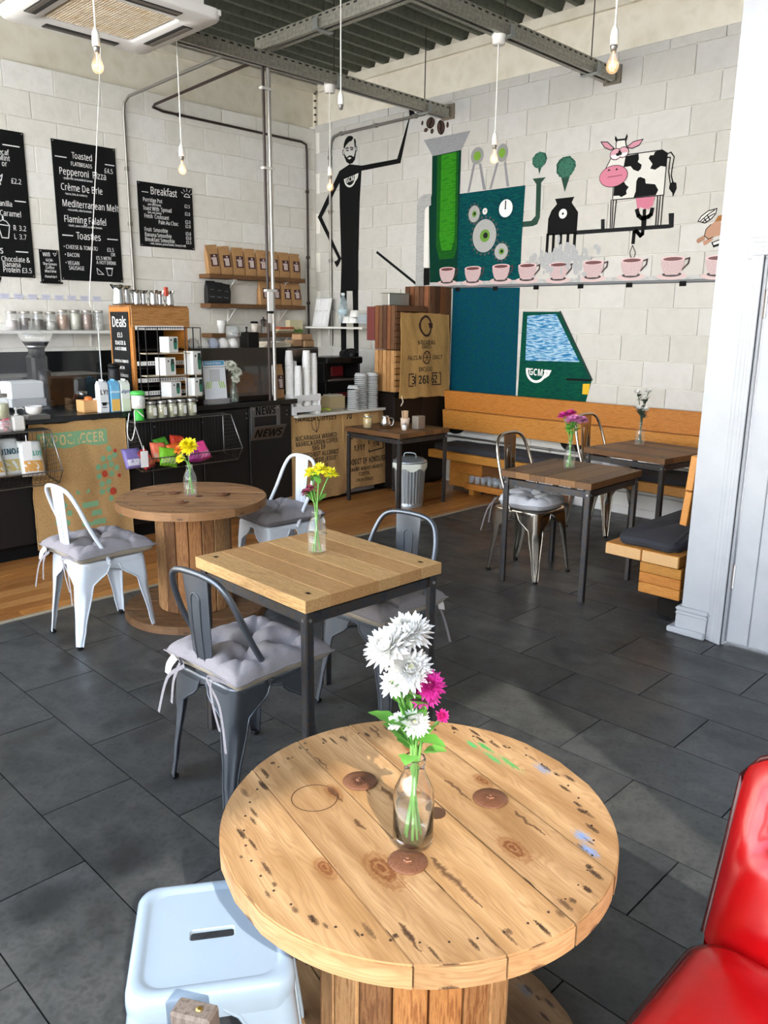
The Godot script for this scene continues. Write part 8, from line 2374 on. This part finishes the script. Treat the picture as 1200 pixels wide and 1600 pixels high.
func flowers() -> void:
	var wh := C("f2f1ec")
	var at := Vector3(-0.941, 0.665, -1.048)
	vase("clear bottle vase on the foreground reel table", at, 1.06)
	var g := "white and pink chrysanthemums in the foreground vase"
	flower("large white chrysanthemum at the upper left of the foreground bunch", g, at, Vector3(-0.041, 1.082, 0.037) - Vector3(0, 0.665, 0), 0.052, wh, 0, C("e6e6b8"), 1, Vector3(-0.1, 0.7, 0.5), 2)
	flower("large white chrysanthemum at the top of the foreground bunch", g, at, Vector3(-0.011, 1.103, 0.01) - Vector3(0, 0.665, 0) + Vector3(-0.02, 0, -0.02), 0.05, wh, 0, C("e6e6b8"), 2, Vector3(0.2, 0.9, 0.2), 2)
	flower("white chrysanthemum in the middle right, facing the camera", g, at, Vector3(-0.01, 1.044, 0.009) - Vector3(0, 0.665, 0) + Vector3(0.01, 0, 0.01), 0.047, wh, 0, C("e6e6b8"), 3, Vector3(0.5, 0.6, 0.4), 2)
	flower("smaller white chrysanthemum at the lower left under the big ones", g, at, Vector3(-0.033, 1.009, 0.03) - Vector3(0, 0.665, 0), 0.03, wh, 1, C("d9dc9a"), 4, Vector3(0.2, 0.6, 0.7), 2)
	flower("white chrysanthemum low in the bunch beside the leaves", g, at, Vector3(0.002, 0.938, -0.002) - Vector3(0, 0.665, 0) + Vector3(0.01, 0, 0.015), 0.029, wh, 0, C("e6e6b8"), 5, Vector3(0.4, 0.5, 0.6), 3)
	flower("half open white chrysanthemum lowest on the left", g, at, Vector3(-0.025, 0.926, 0.022) - Vector3(0, 0.665, 0), 0.024, wh, 2, C("e6e6b8"), 6, Vector3(-0.2, 0.7, 0.6), 4)
	flower("bright pink chrysanthemum at the right of the foreground bunch", g, at, Vector3(0.018, 0.998, -0.016) - Vector3(0, 0.665, 0) + Vector3(0.0, 0, 0.012), 0.033, C("d9359a"), 0, C("c02a80"), 7, Vector3(0.5, 0.3, 0.6), 3)
	flower("second bright pink chrysanthemum just above the first", g, at, Vector3(0.016, 1.019, -0.014) - Vector3(0, 0.665, 0) + Vector3(0.02, 0, 0.015), 0.03, C("d9359a"), 0, C("c02a80"), 9, Vector3(0.5, 0.5, 0.5), 1)
	flower("small pink chrysanthemum bud at the far right of the bunch", g, at, Vector3(0.037, 0.951, -0.033) - Vector3(0, 0.665, 0) + Vector3(0.01, 0, 0.01), 0.015, C("d8308c"), 2, C("c02a80"), 8, Vector3(0.6, 0.6, 0.2), 2)
	# big serrated leaves below
	for i in 4:
		var lf := thing("cut_leaf", ["broad green leaf sticking out left under the white blooms", "green leaf drooping toward the camera at the vase neck", "green leaf behind the lower white bloom", "small green leaf right of the vase neck"][i], "leaf", at + [Vector3(-0.012, 0.215, 0.0), Vector3(0.01, 0.205, 0.02), Vector3(-0.01, 0.24, -0.01), Vector3(0.012, 0.2, -0.012)][i], [-1.9, 0.5, -2.6, 2.2][i])
		put("blade", leaf_mesh([0.085, 0.05, 0.06, 0.045][i], [0.03, 0.018, 0.02, 0.016][i], 70 + i), leafy(C("6fae4a")), lf)
	# oak table: yellow
	at = Vector3(-2.406, 0.755, -2.052)
	vase("clear bottle vase on the light oak table", at)
	g = "yellow flowers on the light oak table"
	flower("yellow daisy at the left of the light oak table's bunch", g, at, Vector3(-0.01, 0.335, 0.02), 0.036, C("e8dc1e"), 1, C("b8b02a"), 11, Vector3(-0.1, 1, 0.3), 2)
	flower("yellow daisy in the middle of the light oak table's bunch", g, at, Vector3(0.02, 0.35, 0.0), 0.038, C("eee12a"), 1, C("c0b62a"), 12, Vector3(0.2, 1, 0.3), 2)
	flower("yellow daisy at the right of the light oak table's bunch", g, at, Vector3(0.045, 0.335, -0.035), 0.036, C("e8dc1e"), 1, C("b8b02a"), 13, Vector3(0.3, 1, 0.1), 2)
	flower("dark red daisy lower left in the light oak table's bunch", g, at, Vector3(-0.03, 0.255, 0.03), 0.026, C("6d1f3a"), 1, C("c98a2a"), 14, Vector3(-0.2, 0.8, 0.4), 1)
	flower("second dark red daisy tucked under the yellow ones", g, at, Vector3(-0.005, 0.275, 0.03), 0.022, C("8a2f4a"), 1, C("c98a2a"), 15, Vector3(0.1, 0.8, 0.4), 1)
	# reel table by the counter
	at = Vector3(-3.976, 0.69, -2.437)
	vase("clear bottle vase on the darker reel table", at)
	g = "yellow and orange flowers on the darker reel table"
	flower("big yellow chrysanthemum on the darker reel table", g, at, Vector3(0.0, 0.29, 0.0), 0.056, C("efe01a"), 0, C("cdbf1a"), 21, Vector3(0.5, 0.6, 0.4), 1)
	flower("small yellow daisy lower left on the darker reel table", g, at, Vector3(-0.03, 0.215, 0.04), 0.03, C("eedc22"), 1, C("b8a82a"), 22, Vector3(0.2, 0.6, 0.6), 1)
	flower("orange daisy left of the big yellow one", g, at, Vector3(-0.045, 0.265, 0.04), 0.032, C("dd7a1e"), 1, C("8a4a1a"), 23, Vector3(0.1, 0.7, 0.5), 1)
	# pink
	at = Vector3(-2.777, 0.755, -4.549)
	vase("clear bottle vase on the brown oak table", at)
	g = "pink flowers on the brown oak table"
	for i in 5:
		flower(["deep pink chrysanthemum at the left of the brown table's bunch", "deep pink chrysanthemum behind the paler ones", "pale pink chrysanthemum in the middle of the bunch", "pale pink chrysanthemum at the right of the bunch", "pale pink chrysanthemum facing the camera in the bunch"][i], g, at, [Vector3(-0.055, 0.345, 0.02), Vector3(-0.02, 0.36, -0.01), Vector3(0.01, 0.325, 0.03), Vector3(0.055, 0.32, -0.03), Vector3(0.035, 0.33, 0.02)][i], 0.042, C(["d0409a", "d8489a", "d98ac0", "dc94c4", "d585ba"][i]), 0, C("b05a90"), 31 + i, Vector3(0.1 * (i - 2), 1, 0.3), 3)
	# white
	at = Vector3(-2.979, 0.755, -5.899)
	vase("clear bottle vase on the dark oak table", at)
	g = "white flowers on the dark oak table"
	for i in 5:
		flower(["white chrysanthemum at the top left on the dark oak table", "white chrysanthemum at the top right on the dark oak table", "white chrysanthemum in the middle of the dark table's bunch", "white chrysanthemum low left in the dark table's bunch", "white chrysanthemum low right in the dark table's bunch"][i], g, at, [Vector3(-0.04, 0.41, 0.02), Vector3(0.03, 0.42, -0.02), Vector3(0.02, 0.37, 0.02), Vector3(-0.01, 0.29, 0.03), Vector3(0.03, 0.28, 0.01)][i], 0.033, C("eeeeea"), 2, C("d9dcae"), 41 + i, Vector3(0.1, 1, 0.4), 5, C("2f3f2a"))
	# beside the card on the counter
	at = Vector3(-5.69, 1.0, -3.95)
	vase("clear bottle vase on the counter beside the printed card", at)
	g = "white flowers beside the counter card"
	for i in 3:
		flower(["large white chrysanthemum leaning left beside the counter card", "white chrysanthemum drooping right before the display case", "white chrysanthemum below the large one beside the card"][i], g, at, [Vector3(0.02, 0.31, 0.04), Vector3(0.02, 0.26, -0.02), Vector3(0.03, 0.2, 0.0)][i], [0.06, 0.05, 0.04][i], C("dcdccf"), 0, C("cfd0a0"), 51 + i, Vector3(0.6, 0.6, 0.1), 3, C("3f5a2a"))

# ---------------------------------------------------------------- red leather chair
func red_chair() -> void:
	var t := thing("leather_chair", "red buttoned leather chair with burnished dark seams at the right edge", "armchair", Vector3(-0.12, 0, -1.2))
	var red := noisy([C("93060a"), C("9c070b"), C("a3080c")], 0.01, Vector3(2, 2, 2), 501, 0.26)
	red.clearcoat_enabled = true
	red.clearcoat = 0.15
	red.clearcoat_roughness = 0.2
	var dark := noisy([C("2c0507"), C("430709"), C("220405")], 0.05, Vector3(6, 6, 6), 503, 0.3)
	# seat: a plump cushion on an upholstered base
	var rings := []
	for k in [[0.2, 0.97], [0.24, 1.0], [0.3, 1.01], [0.36, 1.01], [0.4, 1.0], [0.425, 0.975], [0.44, 0.92], [0.452, 0.8], [0.46, 0.5], [0.462, 0.02]]:
		var ring := PackedVector3Array()
		for p in rsq(0.4, 0.07, 6): ring.append(Vector3(p.x * k[1] * 1.03, k[0], -p.y * k[1] * 0.87 + 0.03))
		rings.append(ring)
	var st := nst()
	loft(st, rings, true, true, false)
	obj("seat", st, red, t)
	st = nst()
	for y in [2, 4]: tube(st, rings[y], 0.009, 7, true)
	obj("seat_piping", st, dark, t)
	obj("base", bb(Vector3(-0.38, 0.1, -0.29), Vector3(0.38, 0.21, 0.34), 0.02), red, t)
	for x in [-0.33, 0.33]:
		for z in [-0.25, 0.3]: obj("leg", lat([0.0, 0.0, 0.018, 0.0, 0.028, 0.1, 0.0, 0.1], 12, Vector3(x, 0, z)), mat(C("1d1210"), 0.4), t)
	# buttoned back
	var btn := []
	for r in 3:
		for c in 4:
			btn.append(Vector2((-0.3 if r % 2 else -0.2) + c * 0.2, 0.54 + r * 0.13))
	var front := func(u: float, v: float) -> Vector3:
		var x := (u - 0.5) * 0.84
		var y := 0.39 + v * (0.33 + 0.13 * pow(sin(PI * clampf(u, 0.0, 1.0)), 0.6))
		var e := sqrt(maxf(0.0, 1.0 - pow(absf(u - 0.5) * 2.0, 5.0)))
		var d := 0.09 * e * sqrt(maxf(0.0, 1.0 - pow(maxf(0.0, v * 1.9 - 0.9), 2.0) * 0.98)) * (0.7 + 0.3 * smoothstep(0.0, 0.3, v))
		for b in btn:
			var q: float = Vector2(x, y).distance_to(b)
			d -= 0.045 * exp(-q * q / 0.0026) * e
			var dv: Vector2 = Vector2(x, y) - b
			d -= 0.016 * exp(-pow(absf(dv.x) - absf(dv.y) * 0.8, 2.0) / 0.0004) * exp(-q * q / 0.012) * e
		return Vector3(x, y + 0.03 * e * (v * v), -0.36 - 0.12 * v + d)
	st = nst()
	sheet(st, 64, 44, front)
	obj("back", st, red, t)
	st = nst()
	sheet(st, 24, 16, func(u: float, v: float) -> Vector3:
		var p: Vector3 = front.call(1.0 - u, v)
		var e := sqrt(maxf(0.0, (1.0 - pow(absf(u - 0.5) * 2.0, 6.0)) * (1.0 - pow(v, 8.0))))
		return Vector3(p.x, p.y if v > 0.02 else 0.2, -0.36 - 0.12 * v - 0.11 * e))
	obj("back_outer", st, red, t)
	st = nst()
	var edge := PackedVector3Array()
	for i in 16: edge.append(front.call(0.0, i / 15.0))
	for i in 24: edge.append(front.call(i / 23.0, 1.0))
	for i in 16: edge.append(front.call(1.0, 1.0 - i / 15.0))
	tube(st, edge, 0.007, 7)
	obj("back_piping", st, dark, t)
	for b in btn:
		if absf(b.x) > 0.38: continue
		var p: Vector3 = front.call(b.x / 0.84 + 0.5, (b.y - 0.42) / 0.42)
		obj("button", lat([0.0, -0.006, 0.011, -0.004, 0.012, 0.003, 0.006, 0.007, 0.0, 0.008], 12, p + Vector3(0, 0, 0.004)), red, t)
